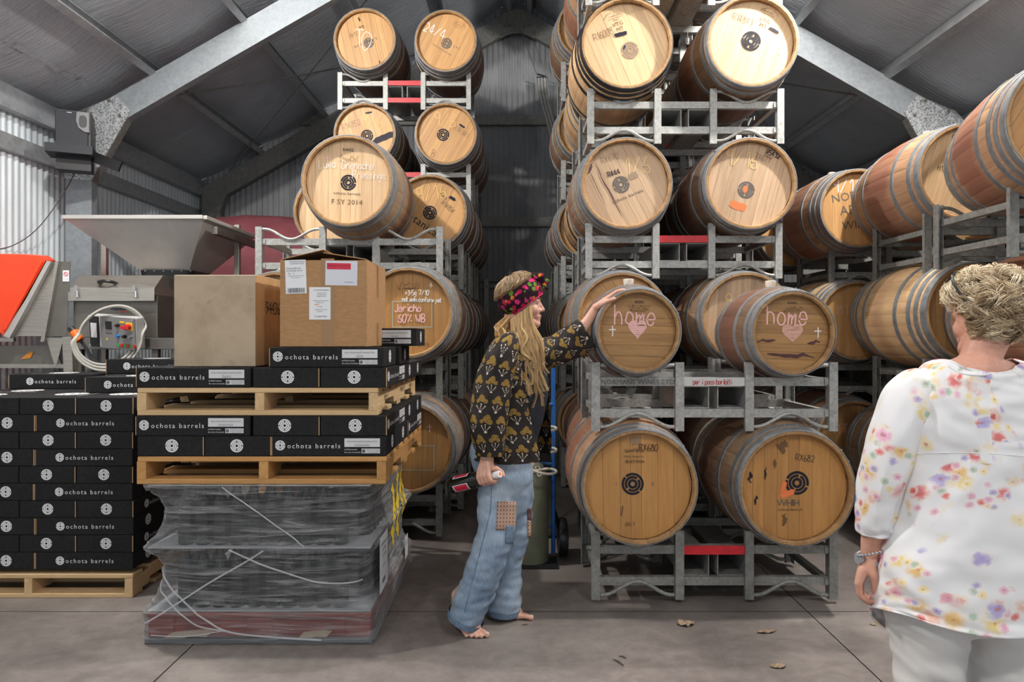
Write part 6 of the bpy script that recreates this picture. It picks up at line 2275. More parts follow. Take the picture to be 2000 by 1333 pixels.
def resample(rings, n):
    """smooth interpolation of rings along the garment"""
    out = []
    m = len(rings)
    cols = [catmull([r[k] for r in rings], n) for k in range(len(rings[0]))]
    return [[c[i] for c in cols] for i in range(len(cols[0]))]


def path_rings(path, seg=24, sub=5):
    """rings round a path of (point, ra, rb): ra in the plane facing the camera, rb in depth"""
    pts = catmull([p[0] for p in path], sub)
    ra = catmull([(p[1], p[2], 0) for p in path], sub)
    out = []
    for i, p in enumerate(pts):
        d = (pts[min(i + 1, len(pts) - 1)] - pts[max(i - 1, 0)]).normalized()
        w = Vector((0, 1, 0)) - d * d.y
        w.normalize()
        u = d.cross(w)
        out.append([p + u * ra[i].x * math.cos(2 * PI * k / seg) + w * ra[i].y * math.sin(2 * PI * k / seg) for k in range(seg)])
    return out


def strands(defs, name, mat, parent, seg=5):
    """hair: each lock a tapering tube with its own tone"""
    mb = MB()
    tones = []
    for pts, r, tone in defs:
        c = catmull(pts, 3)
        n = len(c)
        k0 = len(mb.v)
        mb.tube(c, [max(0.0006, r * (0.55 + 0.45 * math.sin(PI * min(1, i / n + .25))) * (1 - (i / n) ** 3 * 0.8)) for i in range(n)], seg)
        tones += [tone] * (len(mb.v) - k0)
    me = mb.mesh(name, mat, True)
    a = me.attributes.new('tone', 'FLOAT', 'POINT')
    a.data.foreach_set('value', tones)
    o = link(name, me, parent)
    o.location = -Vector(parent.location)
    return o


def keep_world(o, parent):
    o.parent = parent
    o.location = -Vector(parent.location)
    return o


def face_parts(mb, c, fw, lf, k=1.0, nose=1.0, ears=True):
    """head volumes at skull centre c, fw forward, lf left (unit vectors)"""
    up = Vector((0, 0, 1))
    Q = lambda x, y, z: c + fw * x * k + lf * y * k + up * z * k
    rot = Matrix((fw, lf, up)).transposed()
    mb.ball(Q(-0.008, 0, 0.012), (0.098 * k, 0.076 * k, 0.094 * k), 28, 20, rot)
    mb.ball(Q(0.018, 0, -0.035), (0.074 * k, 0.064 * k, 0.082 * k), 24, 16, rot)
    mb.ball(Q(0.045, 0, -0.06), (0.048 * k, 0.052 * k, 0.062 * k), 20, 14, rot)
    for s in (-1, 1):
        mb.ball(Q(0.056, s * 0.034, -0.058), (0.030 * k, 0.026 * k, 0.030 * k), 14, 10, rot)
        chain(mb, [(Q(-0.002, s * 0.052, -0.085), 0.020 * k), (Q(0.045, s * 0.036, -0.118), 0.020 * k), (Q(0.072, s * 0.012, -0.130), 0.019 * k)])
        chain(mb, [(Q(0.082, s * 0.012, -0.012), 0.013 * k), (Q(0.072, s * 0.040, -0.012), 0.013 * k)])
        # ear
        if ears:
            chain(mb, [(Q(-0.008, s * 0.074, -0.020), 0.010 * k), (Q(-0.018, s * 0.080, -0.032), 0.009 * k), (Q(-0.012, s * 0.076, -0.055), 0.008 * k), (Q(-0.002, s * 0.072, -0.066), 0.008 * k)])
    chain(mb, [(Q(0.080, 0, -0.128), 0.016 * k), (Q(0.074, 0, -0.135), 0.017 * k)])
    # nose
    chain(mb, [(Q(0.087, 0, -0.022), 0.009 * k), (Q(0.098, 0, -0.042), 0.0095 * k), (Q(0.107 * nose, 0, -0.058), 0.0105 * k)])
    for s in (-1, 1):
        mb.ball(Q(0.095, s * 0.012, -0.063), 0.0088 * k, 10, 8)
    # lips
    chain(mb, [(Q(0.080, -0.022, -0.094), 0.0085 * k), (Q(0.0895, 0, -0.089), 0.0098 * k), (Q(0.080, 0.022, -0.094), 0.0085 * k)])
    chain(mb, [(Q(0.080, -0.017, -0.103), 0.0085 * k), (Q(0.0865, 0, -0.106), 0.0095 * k), (Q(0.080, 0.017, -0.103), 0.0085 * k)])
    for s in (-1, 1):
        mb.ball(Q(0.0700, s * 0.031, -0.0225), (0.0135 * k, 0.015 * k, 0.0085 * k), 12, 8, rot)
        mb.ball(Q(0.0690, s * 0.031, -0.0405), (0.0130 * k, 0.015 * k, 0.0075 * k), 12, 8, rot)
    return Q


def foot(mb, heel, yaw, big, lift=0.0, ln=0.235, nails=None):
    """bare foot: heel point on the ground, yaw of its axis, big = +1 if the great toe is on the left"""
    d = Vector((math.cos(yaw), math.sin(yaw), 0)); l = Vector((-math.sin(yaw), math.cos(yaw), 0)); up = Vector((0, 0, 1))

    def Q(x, y, z):
        lf = lift * max(0.0, 1 - x / 0.155)
        return heel + d * x + l * (y * big) + up * (z + lf)
    chain(mb, [(Q(0.02, 0, 0.032), 0.031), (Q(0.05, 0, 0.055), 0.034), (Q(0.10, 0.004, 0.045), 0.032), (Q(0.15, 0.008, 0.030), 0.027)], 14, 10)
    chain(mb, [(Q(0.02, 0, 0.026), 0.026), (Q(0.08, -0.022, 0.020), 0.020), (Q(0.14, -0.030, 0.018), 0.018)], 12, 8)
    chain(mb, [(Q(0.15, 0.026, 0.024), 0.023), (Q(0.13, -0.02, 0.022), 0.020)], 12, 8)
    chain(mb, [(Q(0.155, 0.028, 0.022), 0.021), (Q(0.150, 0.0, 0.020), 0.019), (Q(0.135, -0.034, 0.016), 0.016)], 12, 8)
    for i, (y, ln_, r) in enumerate(((0.028, 0.058, 0.0135), (0.008, 0.056, 0.0098), (-0.008, 0.050, 0.0092), (-0.023, 0.042, 0.0088), (-0.037, 0.033, 0.0085))):
        x0 = 0.165 - 0.012 * i * 0.9
        y2 = y + (0.004 if i == 0 else -0.001 * i)
        chain(mb, [(Q(x0, y, 0.018), r + .001), (Q(x0 + ln_ * .55, y2, 0.019 - .001 * i), r * 0.92), (Q(x0 + ln_, y2, r), r)], 10, 8)
        if nails is not None:
            nails.append((Q(x0 + ln_ + r * 0.25, y2, r * 1.75), d, l, r * (0.75 if i == 0 else 0.62)))
    return Q(0.045, 0, 0.09)


# ============================================================ woman with the headscarf, reaching to a barrel
WYB = 3.40
wa = empty('person', (P(985, 0, 3.36).x, 3.36, 0))
tag(wa, 'woman in patterned dark jacket and patched jeans touching a barrel, bottle in hand', 'person')
A_ = lambda px, py, y=WYB: P(px, py, y)
fw = Vector((math.cos(rad(-18)), math.sin(rad(-18)), 0)); lf = Vector((math.sin(rad(18)), math.cos(rad(18)), 0))
hfw, hlf = Vector((0.996, -0.08, 0)).normalized(), Vector((0.08, 0.996, 0)).normalized()
hc = A_(1019, 583, 3.38)
b = MB()
HQ = face_parts(b, hc, hfw, hlf, 0.985, 1.0, False)
# neck, trunk
chain(b, [(HQ(-0.03, 0, -0.05), 0.055), (A_(1004, 645, 3.40), 0.054), (A_(998, 672, 3.41), 0.062)], 16, 12)
for px, py, a_, b_, h_ in ((1000, 690, .085, .16, .06), (1006, 720, .10, .165, .08), (1010, 770, .11, .15, .09), (1005, 830, .10, .145, .09), (990, 890, .11, .165, .09), (983, 925, .11, .17, .08)):
    b.ball(A_(px, py), (a_, b_, h_), 22, 14, Matrix((fw, lf, Vector((0, 0, 1)))).transposed())
sh_n = A_(985, 692, 3.25)
sh_f = A_(1046, 690, 3.55)
# near arm, hanging; hand closed on the bottle neck
Wn = A_(951, 890, 3.185)
chain(b, [(A_(995, 690, 3.33), 0.055), (sh_n, 0.055), (A_(962, 790, 3.20), 0.043), (A_(953, 850, 3.19), 0.034), (Wn, 0.026)], 14, 10)
bot_B, bot_C = A_(882, 949, 3.31), A_(979, 926, 3.13)
ax = (bot_C - bot_B).normalized()
G = bot_C - ax * 0.075
vv_ = (Vector((0, 0, 1)) - ax * ax.z).normalized()
ww = vv_.cross(ax)
if ww.y > 0:
    ww = -ww


def polar(along, ang, r):
    return G + ax * along + (ww * math.cos(rad(ang)) + vv_ * math.sin(rad(ang))) * r


for i, (al, k) in enumerate(((0.030, 1.0), (0.009, 1.06), (-0.012, 1.0), (-0.032, 0.86))):
    m_ = polar(al, 52, 0.040)
    chain(b, [(Wn + Vector((0, 0, -0.005)) + ax * al * 0.5, 0.0185), (Wn.lerp(m_, 0.55) + ww * .004, 0.0155), (m_, 0.0130)], 12, 9)
    chain(b, [(m_, 0.0128), (polar(al, 12, 0.040), 0.0115), (polar(al, -28, 0.036), 0.0112), (polar(al, -75, 0.030), 0.0098), (polar(al, -130, 0.0265), 0.0088), (polar(al * .9, 175, 0.0255), 0.0078)], 10, 8)
chain(b, [(Wn + ax * 0.012 - ww * .004, 0.019), (polar(0.022, 95, 0.034), 0.0165), (polar(0.045, 110, 0.031), 0.0125), (polar(0.060, 160, 0.0275), 0.0105), (polar(0.066, 205, 0.0265), 0.009)], 10, 8)
# far arm, reaching; palm on the small barrel
Wf = A_(1164, 601, 3.605)
chain(b, [(A_(1020, 690, 3.48), 0.06), (sh_f, 0.055), (A_(1100, 678, 3.60), 0.042), (A_(1135, 645, 3.605), 0.033), (A_(1150, 624, 3.605), 0.028), (Wf, 0.0235)], 14, 10)
th = rad(37)
dd = Vector((math.cos(th), 0, math.sin(th))); nn = Vector((-math.sin(th), 0, math.cos(th)))
Hq = lambda x, y, z: Wf + dd * x + Vector((0, y, 0)) + nn * z
for y, l1, l2, l3, r in ((-0.032, .040, .024, .018, .0090), (-0.011, .044, .027, .019, .0093), (0.011, .041, .025, .018, .0090), (0.031, .032, .019, .016, .0080)):
    k = Hq(0.088 - abs(y) * .25, y, 0.004)
    chain(b, [(Hq(0.0, y * 0.45, 0), 0.019), (Hq(0.045, y * 0.85, 0.003), 0.0165), (k, 0.0125)], 12, 9)
    y2 = y * 1.15
    c1, c2 = Hq(0.088 + l1, y2, 0.003), Hq(0.088 + l1 + l2, y2 * 1.05, -0.006)
    chain(b, [(k, 0.0112), (c1, r * 1.05), (c2, r), (Hq(0.088 + l1 + l2 + l3, y2 * 1.05, -0.018), r * 0.85)], 10, 8)
chain(b, [(Hq(0.018, -0.020, -0.004), 0.017), (Hq(0.048, -0.045, -0.008), 0.0135), (Hq(0.072, -0.060, -0.012), 0.0110), (Hq(0.096, -0.066, -0.019), 0.0095)], 10, 8)
# legs and bare feet
nails = []
an_n = foot(b, Vector((P(884, 0, 3.385).x, 3.385, 0.0)), rad(-46), 1, 0.055, nails=nails)
an_f = foot(b, Vector((P(954, 0, 3.50).x, 3.50, 0.0)), rad(-6), -1, 0.0, nails=nails)
chain(b, [(A_(975, 930, 3.32), 0.085), (A_(968, 1050, 3.31), 0.060), (A_(932, 1130, 3.325), 0.042), (an_n + Vector((0, 0, 0.03)), 0.036), (an_n + Vector((0, 0, -0.03)), 0.033)], 14, 10)
chain(b, [(A_(1003, 930, 3.48), 0.085), (A_(1010, 1050, 3.49), 0.060), (A_(990, 1140, 3.50), 0.050), (an_f + Vector((0, 0, 0.03)), 0.036), (an_f + Vector((0, 0, -0.03)), 0.033)], 14, 10)
body = fuse(b, 'body', M['skin'], wa, 0.0042, 3)
nb_ = MB()
for p, d, l, r in nails:
    nb_.ball(p, (r * 0.75, r * 0.8, r * 0.35), 10, 6, Matrix((d, l, Vector((0, 0, 1)))).transposed())
keep_world(nb_.build('toenails', M['nail'], None, True), wa)['kind'] = 'stuff'
for s in (-1, 1):
    e_ = MB()
    e_.ball(HQ(0.0705, s * 0.031, -0.0315), 0.0118, 14, 10)
    eo = keep_world(e_.build('eye', M['eye_white'], None, True), wa)
    i_ = MB()
    i_.ball(HQ(0.0773, s * 0.030, -0.0318), 0.0060, 10, 8)
    link('iris', i_.mesh('iris', M['iris'], True), eo)
    l_ = MB()
    l_.tube(catmull([HQ(0.0805, s * 0.021, -0.0290), HQ(0.0835, s * 0.031, -0.0262), HQ(0.0765, s * 0.043, -0.0295)], 4), 0.0018, 6)
    keep_world(l_.build('eyelid', M['lash'], None, True), wa)
    w_ = MB()
    w_.tube(catmull([HQ(0.0935, s * 0.012, -0.006), HQ(0.091, s * 0.028, -0.0005), HQ(0.078, s * 0.047, -0.007)], 4), [0.003] * 5 + [0.0026] * 3 + [0.0015], 6)
    keep_world(w_.build('eyebrow', M['brow'], None, True), wa)
lp = MB()
lp.tube(catmull([HQ(0.081, -0.023, -0.0945), HQ(0.0925, -0.009, -0.0932), HQ(0.0965, 0, -0.0938), HQ(0.0925, 0.009, -0.0932), HQ(0.081, 0.023, -0.0945)], 4), 0.0030, 6)
lp.tube(catmull([HQ(0.081, -0.020, -0.0970), HQ(0.0900, -0.008, -0.1015), HQ(0.0935, 0, -0.1025), HQ(0.0900, 0.008, -0.1015), HQ(0.081, 0.020, -0.0970)], 4), 0.0034, 6)
keep_world(lp.build('lips', M['lip'], None, True), wa)
# jeans
j = MB()


def erings(lst, seg=28):
    out = []
    for x0, x1, py, y, ry, tilt in lst:
        c = P((x0 + x1) / 2, py, y); rx = (x1 - x0) / 2 * y / F
        out.append([c + Vector((rx * math.cos(2 * PI * k / seg), ry * math.sin(2 * PI * k / seg), -tilt * math.cos(2 * PI * k / seg) * rx)) for k in range(seg)])
    return out


j.loft(resample(erings([(922, 1036, 850, 3.40, .15, 0), (919, 1040, 890, 3.40, .17, 0), (926, 1041, 930, 3.40, .165, 0), (940, 1039, 968, 3.40, .13, 0), (958, 1034, 1000, 3.40, .08, 0)]), 4))
near = erings([(930, 1012, 940, 3.33, .105, 0), (934, 1010, 980, 3.32, .10, .05), (933, 1006, 1020, 3.31, .098, .1), (929, 1002, 1050, 3.305, .098, .15), (919, 991, 1085, 3.31, .098, .22), (906, 977, 1125, 3.32, .098, .28), (893, 962, 1160, 3.33, .10, .33), (880, 947, 1195, 3.34, .11, .40), (875, 941, 1209, 3.34, .112, .45)])
far = erings([(975, 1042, 940, 3.47, .10, 0), (978, 1041, 985, 3.475, .098, 0), (978, 1039, 1025, 3.48, .095, 0), (976, 1031, 1060, 3.485, .092, 0), (972, 1021, 1095, 3.49, .090, 0), (964, 1018, 1140, 3.49, .09, .03), (953, 1017, 1180, 3.49, .092, .05), (950, 1017, 1193, 3.49, .092, .05)])
j.loft(resample(near, 4))
j.loft(resample(far, 4))
jo = fuse(j, 'jeans', M['denim'], wa, 0.008, 14)
for v_ in jo.data.vertices:
    w3 = v_.co
    low = max(0, 0.75 - w3.z)
    k = 0.010 * mnoise.noise((w3.x * 7, w3.y * 7, w3.z * 10)) + (0.010 * low + 0.003) * mnoise.noise((w3.x * 13, w3.y * 13, w3.z * 30)) + 0.006 * mnoise.noise((w3.x * 4 + w3.z * 14, w3.y * 5, w3.z * 16))
    v_.co = w3 + v_.normal * k
for rg, nm in ((near[-1], 'hem'), (far[-1], 'hem')):
    c = sum(rg, Vector()) / len(rg)
    nrm = (rg[0] - c).cross(rg[7] - c).normalized()
    if nrm.z < 0:
        nrm = -nrm
    r0 = [c + (p - c) * 1.015 - nrm * 0.010 for p in rg]; r1 = [c + (p - c) * 1.035 + nrm * 0.004 for p in rg]; r2 = [c + (p - c) * 1.03 + nrm * 0.018 for p in rg]
    keep_world(MB().loft([r0, r1, r2], False, False).build('hem', M['denim_dark'], None, True), wa)
bvh = BVHTree.FromPolygons([v_.co for v_ in jo.data.vertices], [tuple(p.vertices) for p in jo.data.polygons])


def patch(px0, py0, px1, py1, name, mat, sk=0.0, lift=0.0025):
    """cloth patch sewn onto the jeans, following their surface"""
    n = 9
    vs, fs, uv = [], [], []
    cam_o = Vector((0, 0, H))
    dep = 3.3
    for i in range(n):
        for k in range(n):
            px = px0 + (px1 - px0) * k / (n - 1) + sk * i / (n - 1); py = py0 + (py1 - py0) * i / (n - 1)
            d = (P(px, py, 3.3) - cam_o).normalized()
            hit = bvh.ray_cast(cam_o, d)
            if hit[0] is not None:
                dep = hit[0].y
                vs.append(hit[0] - d * lift)
            else:
                vs.append(P(px, py, dep))
    for i in range(n - 1):
        for k in range(n - 1):
            fs.append((i * n + k, i * n + k + 1, (i + 1) * n + k + 1, (i + 1) * n + k))
            for a, c in ((k, i), (k + 1, i), (k + 1, i + 1), (k, i + 1)):
                uv.append((a / (n - 1) * (px1 - px0) / 400, c / (n - 1) * (py1 - py0) / 400))
    me = MB().add(vs, fs).mesh(name, mat, True)
    l = me.uv_layers.new(name='UVMap')
    l.data.foreach_set('uv', [c for p in uv for c in p])
    o = keep_world(link(name, me), wa)
    o.modifiers.new('thick', 'SOLIDIFY').thickness = 0.002
    return o


patch(971, 980, 1008, 1036, 'patch', M['patch'], -2)
patch(988, 1027, 1003, 1063, 'patch', M['denim_dark'], -1, 0.004)
patch(1030, 994, 1038, 1016, 'patch', M['patch_dark'])
patch(1030, 1018, 1037, 1050, 'patch', M['patch'], 0)
seam = []
for py in range(945, 1200, 12):
    px = 958 - max(0, py - 1000) * 0.26 + max(0, 1000 - py) * .05
    d = (P(px, py, 3.3) - Vector((0, 0, H))).normalized()
    hit = bvh.ray_cast(Vector((0, 0, H)), d)
    if hit[0] is not None:
        seam.append(hit[0] - d * 0.0005)
if len(seam) > 4:
    keep_world(MB().tube(catmull(seam, 2), 0.002, 5).build('side_seam', M['denim_dark'], None, True), wa)

# black top and jacket
def bring(cx, py, a_, b_, y=WYB, phi=None, flare=0.0, seg=40, dip=0.0):
    c = A_(cx, py, y)
    out = []
    if phi is None:
        ang = [2 * PI * k / seg for k in range(seg)]
    else:
        ang = [rad(phi[0]) + (rad(phi[1]) - rad(phi[0])) * k / (seg - 1) for k in range(seg)]
    for q in ang:
        ea = 0.0
        if phi is not None:
            e_ = max(0, 1 - abs(q - rad(phi[1])) / 0.5) + max(0, 1 - abs(q - rad(phi[0])) / 0.35) * 0.3
            ea = flare * e_
        out.append(c + fw * ((a_ + ea) * math.cos(q)) - lf * ((b_ + ea * .2) * math.sin(q)) + Vector((0, 0, dip * math.cos(q))))
    return out


top_r = [bring(1006, 686, .095, .115, dip=-.035), bring(1008, 705, .125, .15, dip=-.02), bring(1010, 735, .153, .165), bring(1009, 770, .158, .165), bring(1006, 810, .148, .165), bring(997, 850, .14, .17), bring(992, 885, .14, .175)]
cloth(resample(top_r, 4), 'linen_top', M['black_cotton'], wa, True, 0.006, 2, 0)
yk = bring(1006, 686, .097, .117, dip=-.035)
tb = BVHTree.FromPolygons([v_.co for v_ in bpy.data.objects['linen_top'].data.vertices], [tuple(p.vertices) for p in bpy.data.objects['linen_top'].data.polygons])


def on_top(px, py, off=0.004):
    o_ = Vector((0, 0, H))
    d = (P(px, py, 3.0) - o_).normalized()
    h_ = tb.ray_cast(o_, d)
    return h_[0] - d * off if h_[0] is not None else P(px, py, 3.28)


for py in (713, 718):
    pts = [on_top(1030 + i * 4.2, py + 1.5 * math.sin(i * .5) - i * .25, 0.002) for i in range(9)]
    keep_world(MB().tube(catmull(pts, 3), 0.0032, 6).build('trim_braid', M['braid'], None, True), wa)
keep_world(MB().ball(on_top(1046, 696, .006), (0.009, 0.006, 0.022), 12, 8, Matrix.Rotation(rad(18), 3, 'Y')).build('turquoise_pendant', M['blue_btn'], None, True), wa)
for px, py, mt in ((1054, 702, 'green_btn'), (1036, 706, 'pink_chalk'), (1058, 686, 'red_btn'), (1050, 708, 'yellow'), (1041, 700, 'plug_orange')):
    keep_world(MB().ball(on_top(px, py, .003), (0.007, 0.004, 0.009), 10, 6).build('embroidery', M[mt], None, True), wa)
jk = [bring(1001, 652, .062, .066, phi=(48, 312), dip=.012), bring(1001, 662, .085, .115, phi=(40, 316), dip=.0), bring(1003, 680, .115, .168, phi=(44, 322)), bring(1004, 705, .142, .190, phi=(46, 328)), bring(1004, 745, .158, .195, phi=(46, 332), flare=.01), bring(1003, 795, .160, .195, phi=(42, 334), flare=.02), bring(1000, 840, .170, .20, phi=(33, 334), flare=.025), bring(997, 872, .182, .205, phi=(24, 333), flare=.03), bring(995, 893, .188, .21, phi=(23, 332), flare=.03)]
cloth(resample(jk, 5), 'jacket', M['jacket'], wa, False, 0.012, 5, 0.003)
slv = path_rings([(A_(992, 672, 3.29), .045, .075), (A_(982, 692, 3.24), .075, .085), (A_(966, 740, 3.215), .085, .085), (A_(957, 795, 3.195), .088, .085), (A_(954, 845, 3.185), .083, .078), (A_(957, 876, 3.18), .068, .062), (A_(957, 889, 3.18), .063, .056)])
cloth(slv, 'jacket_sleeve', M['jacket'], wa, True, 0.009, 9, 0.003, uvo=(0.03, 0.02))
slf = path_rings([(A_(1025, 690, 3.50), .08, .085), (A_(1052, 692, 3.56), .085, .08), (A_(1080, 687, 3.59), .080, .075), (A_(1112, 671, 3.605), .085, .068), (A_(1140, 656, 3.605), .088, .06), (A_(1147, 652, 3.605), .086, .056)])
cloth(slf, 'jacket_sleeve', M['jacket'], wa, True, 0.013, 14, 0.003, uvo=(0.05, 0.03))
# headscarf round the head, knotted in front
tl = rad(34)
e1 = (hfw * math.cos(tl) + Vector((0, 0, 1)) * math.sin(tl)).normalized()
nb2 = (-hfw * math.sin(tl) + Vector((0, 0, 1)) * math.cos(tl)).normalized()
Rm = Matrix((hfw, hlf, Vector((0, 0, 1)))).transposed()


def on_head(d, off, rx=0.105, ry=0.084, rz=0.104, cz=0.008):
    l = Rm.transposed() @ d
    k = 1 / math.sqrt((l.x / (rx + off)) ** 2 + (l.y / (ry + off)) ** 2 + (l.z / (rz + off)) ** 2)
    return hc + Vector((0, 0, cz)) - hfw * 0.008 + d * k


def scarf_pt(u, v_, off):
    d = (e1 * math.cos(u) + hlf * math.sin(u)) * math.cos(v_) + nb2 * math.sin(v_)
    return on_head(d.normalized(), off)


rings = []
for i in range(11):
    q = i / 10
    ring = []
    for k in range(60):
        u = 2 * PI * k / 60
        wfr = 0.82 + 0.18 * (0.5 - 0.5 * math.cos(u))
        v_ = (-0.52 + 1.06 * q) * wfr - 0.02 - 0.16 * abs(math.sin(u)) * (1 - q)
        ring.append(scarf_pt(u, v_, 0.006 + 0.007 * math.sin(PI * q) + 0.004 * mnoise.noise((math.cos(u) * 3, math.sin(u) * 3, q * 7))))
    rings.append(ring)
so = MB().loft(rings, False, False).build('headscarf', M['scarf'], None, True)
so.modifiers.new('thick', 'SOLIDIFY').thickness = 0.004
keep_world(so, wa)
ed = MB().tube(rings[0], 0.0035, 6, True).build('scarf_edge', M['scarf_pink'], None, True)
keep_world(ed, wa)
kn = scarf_pt(0, 0.02, 0.016)
kb_ = MB()
kb_.ball(kn, (0.018, 0.016, 0.020), 14, 10)
for dx, dz, rx, rz, tl_ in ((0.004, 0.026, 0.016, 0.026, 25), (0.022, 0.006, 0.024, 0.015, -20), (-0.028, 0.030, 0.028, 0.016, 28), (0.018, -0.018, 0.012, 0.020, 15), (-0.012, 0.036, 0.018, 0.014, -10)):
    kb_.ball(kn + hfw * dx + Vector((0, R.uniform(-.012, .012), dz)), (rx, 0.013, rz), 14, 10, Matrix.Rotation(rad(tl_), 3, 'Y'))
keep_world(fuse(kb_, 'scarf_knot', M['scarf'], None, 0.004, 2), wa)
# hair: crown above the scarf, long locks below it
defs = []
rr = random.Random(12)
cap = MB()
rings = []
for i in range(9):
    v_ = 0.36 + (PI / 2 - 0.36) * i / 8.01
    rings.append([scarf_pt(2 * PI * k / 40, v_, 0.004 + 0.015 * math.sin(min(1.0, i / 3) * PI / 2) * (0.75 - 0.25 * math.cos(2 * PI * k / 40)) + 0.004 * mnoise.noise((k * .7, i * .9, 2))) for k in range(40)])
me = cap.loft(rings, False, True).mesh('hair_crown', M['hair_top'], True)
a = me.attributes.new('tone', 'FLOAT', 'POINT')
a.data.foreach_set('value', [0.35 + 0.4 * mnoise.noise((v_.co.x * 20, v_.co.y * 60, v_.co.z * 30)) for v_ in me.vertices])
keep_world(link('hair_crown', me), wa)
for i in range(760):
    u = rr.uniform(0, 2 * PI)
    v0 = rr.uniform(0.5, 1.35)
    pts = []
    for k in range(6):
        q = k / 5
        pts.append(scarf_pt(u + 0.5 * q * math.sin(u), v0 - (v0 - 0.40) * q * 1.0, 0.014 + 0.009 * math.sin(PI * q) + rr.uniform(-.002, .003) - 0.012 * max(0, q - .7) / .3))
    defs.append((pts, rr.uniform(0.0007, 0.0015), rr.uniform(0.1, 0.9)))
for i in range(7):                                     # stray fly-away hairs
    u = rr.uniform(1.2, 5.0); v0 = rr.uniform(0.5, 1.4)
    p0 = scarf_pt(u, v0, 0.016); p1 = scarf_pt(u + .2, v0 + .1, 0.028 + rr.uniform(0, .012)); p2 = scarf_pt(u + .45, v0 - .1, 0.022)
    defs.append(([p0, p1, p2], 0.0007, 0.5))
strands(defs, 'hair_crown_locks', M['hair_top'], wa)
defs = []
for i in range(92):
    q = (i % 31) / 30
    if i < 68:                                           # near side, falling over the shoulder to the chest
        x0 = 998 + 40 * q
        y0 = 634 - 28 * q
        x1 = 992 + 76 * q + rr.gauss(0, 4)
        y1 = rr.uniform(700, 768) if rr.random() < .8 else rr.uniform(768, 805)
        yd = 3.302 - 0.012 * rr.random()
        yd2 = 3.215 + 0.05 * q + rr.uniform(-.012, .012)
        ph, am = rr.uniform(0, 6), rr.uniform(3.6, 7.5)
        g_ = [A_(x0, y0 - 10, yd + .014), A_(x0 + 1, y0 + 10, yd - .004)]
        for k in range(1, 8):
            s_ = k / 7
            wav = math.sin(s_ * rr.uniform(7.5, 9) + ph) * am * (0.35 + s_)
            g_.append(A_(x0 + (x1 - x0) * s_ ** 0.9 + wav, y0 + 10 + (y1 - y0 - 10) * s_, yd + (yd2 - yd) * s_ - 0.012 * math.sin(PI * s_)))
    else:                                                # nape, loose over the collar
        x0 = 986 + 16 * q
        y0 = 622 + 6 * q
        x1 = 964 + 30 * q + rr.gauss(0, 5)
        y1 = rr.uniform(648, 694)
        yd = rr.uniform(3.31, 3.42)
        g_ = [A_(x0, y0 - 6, yd), A_(x0 - 7 - 9 * (1 - q), y0 + 6, yd - .01)]
        ph = rr.uniform(0, 6)
        for k in range(1, 6):
            s_ = k / 5
            g_.append(A_(x0 - 9 - 8 * (1 - q) + (x1 - x0 + 9) * s_ + 4 * math.sin(s_ * 7 + ph), y0 + 6 + (y1 - y0 - 6) * s_, yd - .02 - 0.07 * s_))
    tone = min(1, max(0, rr.gauss(0.55, 0.27)))
    for k in range(17):
        a_, r_ = rr.uniform(0, 2 * PI), rr.uniform(0.0005, 0.0072)
        off = Vector((math.cos(a_) * r_, math.sin(a_) * r_ * .8, 0))
        cut = rr.choice([0, 0, 1])
        gg = g_[:len(g_) - cut] if len(g_) > 5 else g_
        defs.append(([p + off * (0.6 + 0.8 * n__ / len(g_)) for n__, p in enumerate(gg)], rr.uniform(0.0008, 0.0017), min(1, max(0, tone + rr.gauss(0, .16)))))
strands(defs, 'long_hair', M['hair_blond'], wa, 4)
br = MB().tube([Wn + Vector((0.029 * math.cos(a), 0.027 * math.sin(a), -0.026 + .003 * math.cos(a))) for a in [2 * PI * k / 20 for k in range(20)]], 0.0025, 6, True)
keep_world(br.build('bead_bracelet', M['wire'], None, True), wa)
# the bottle in her hand
q_ = Vector((0, 0, 1)).rotation_difference(ax)
wb = empty('held_wine_bottle', bot_B)
wb.rotation_mode = 'QUATERNION'
wb.rotation_quaternion = q_
tag(wb, 'dark wine bottle with red label held by the neck in her hand', 'bottle')
MB().lathe([(0.001, 0.012), (0.022, 0.006), (0.034, 0.0), (0.0385, 0.006), (0.0395, 0.016), (0.0395, 0.165), (0.036, 0.188), (0.024, 0.215), (0.0165, 0.235), (0.0150, 0.262), (0.0150, 0.305), (0.001, 0.306)], seg=32).build('glass', M['bottle'], wb, True)
cp = MB().lathe([(0.0158, 0.250), (0.0163, 0.252), (0.0163, 0.309), (0.0150, 0.3115), (0.001, 0.3115)], seg=24).build('screw_cap', M['white_cap'], wb, 40)
MB().lathe([(0.0006, 0.3119), (0.009, 0.3119)], seg=20).build('cap_emblem', M['red_chalk'], cp)
inv = q_.inverted()
camdir = inv @ Vector((0.1, -1, 0.35)).normalized()
a_c = math.atan2(camdir.y, camdir.x)
for k, (da, wdt) in enumerate(((0.75, 0.95), (-0.95, 0.75))):
    a0, a1 = a_c + da * 1.0 - wdt / 2, a_c + da * 1.0 + wdt / 2
    lb = MB().lathe([(0.0398, 0.040), (0.0398, 0.135)], seg=16, a0=a0, a1=a1).build('paper_label', M['paper'], wb, True)
    MB().lathe([(0.0401, 0.046), (0.0401, 0.129)], seg=16, a0=a0 + .07, a1=a1 - .07).build('red_label', M['label_red'], lb, True)

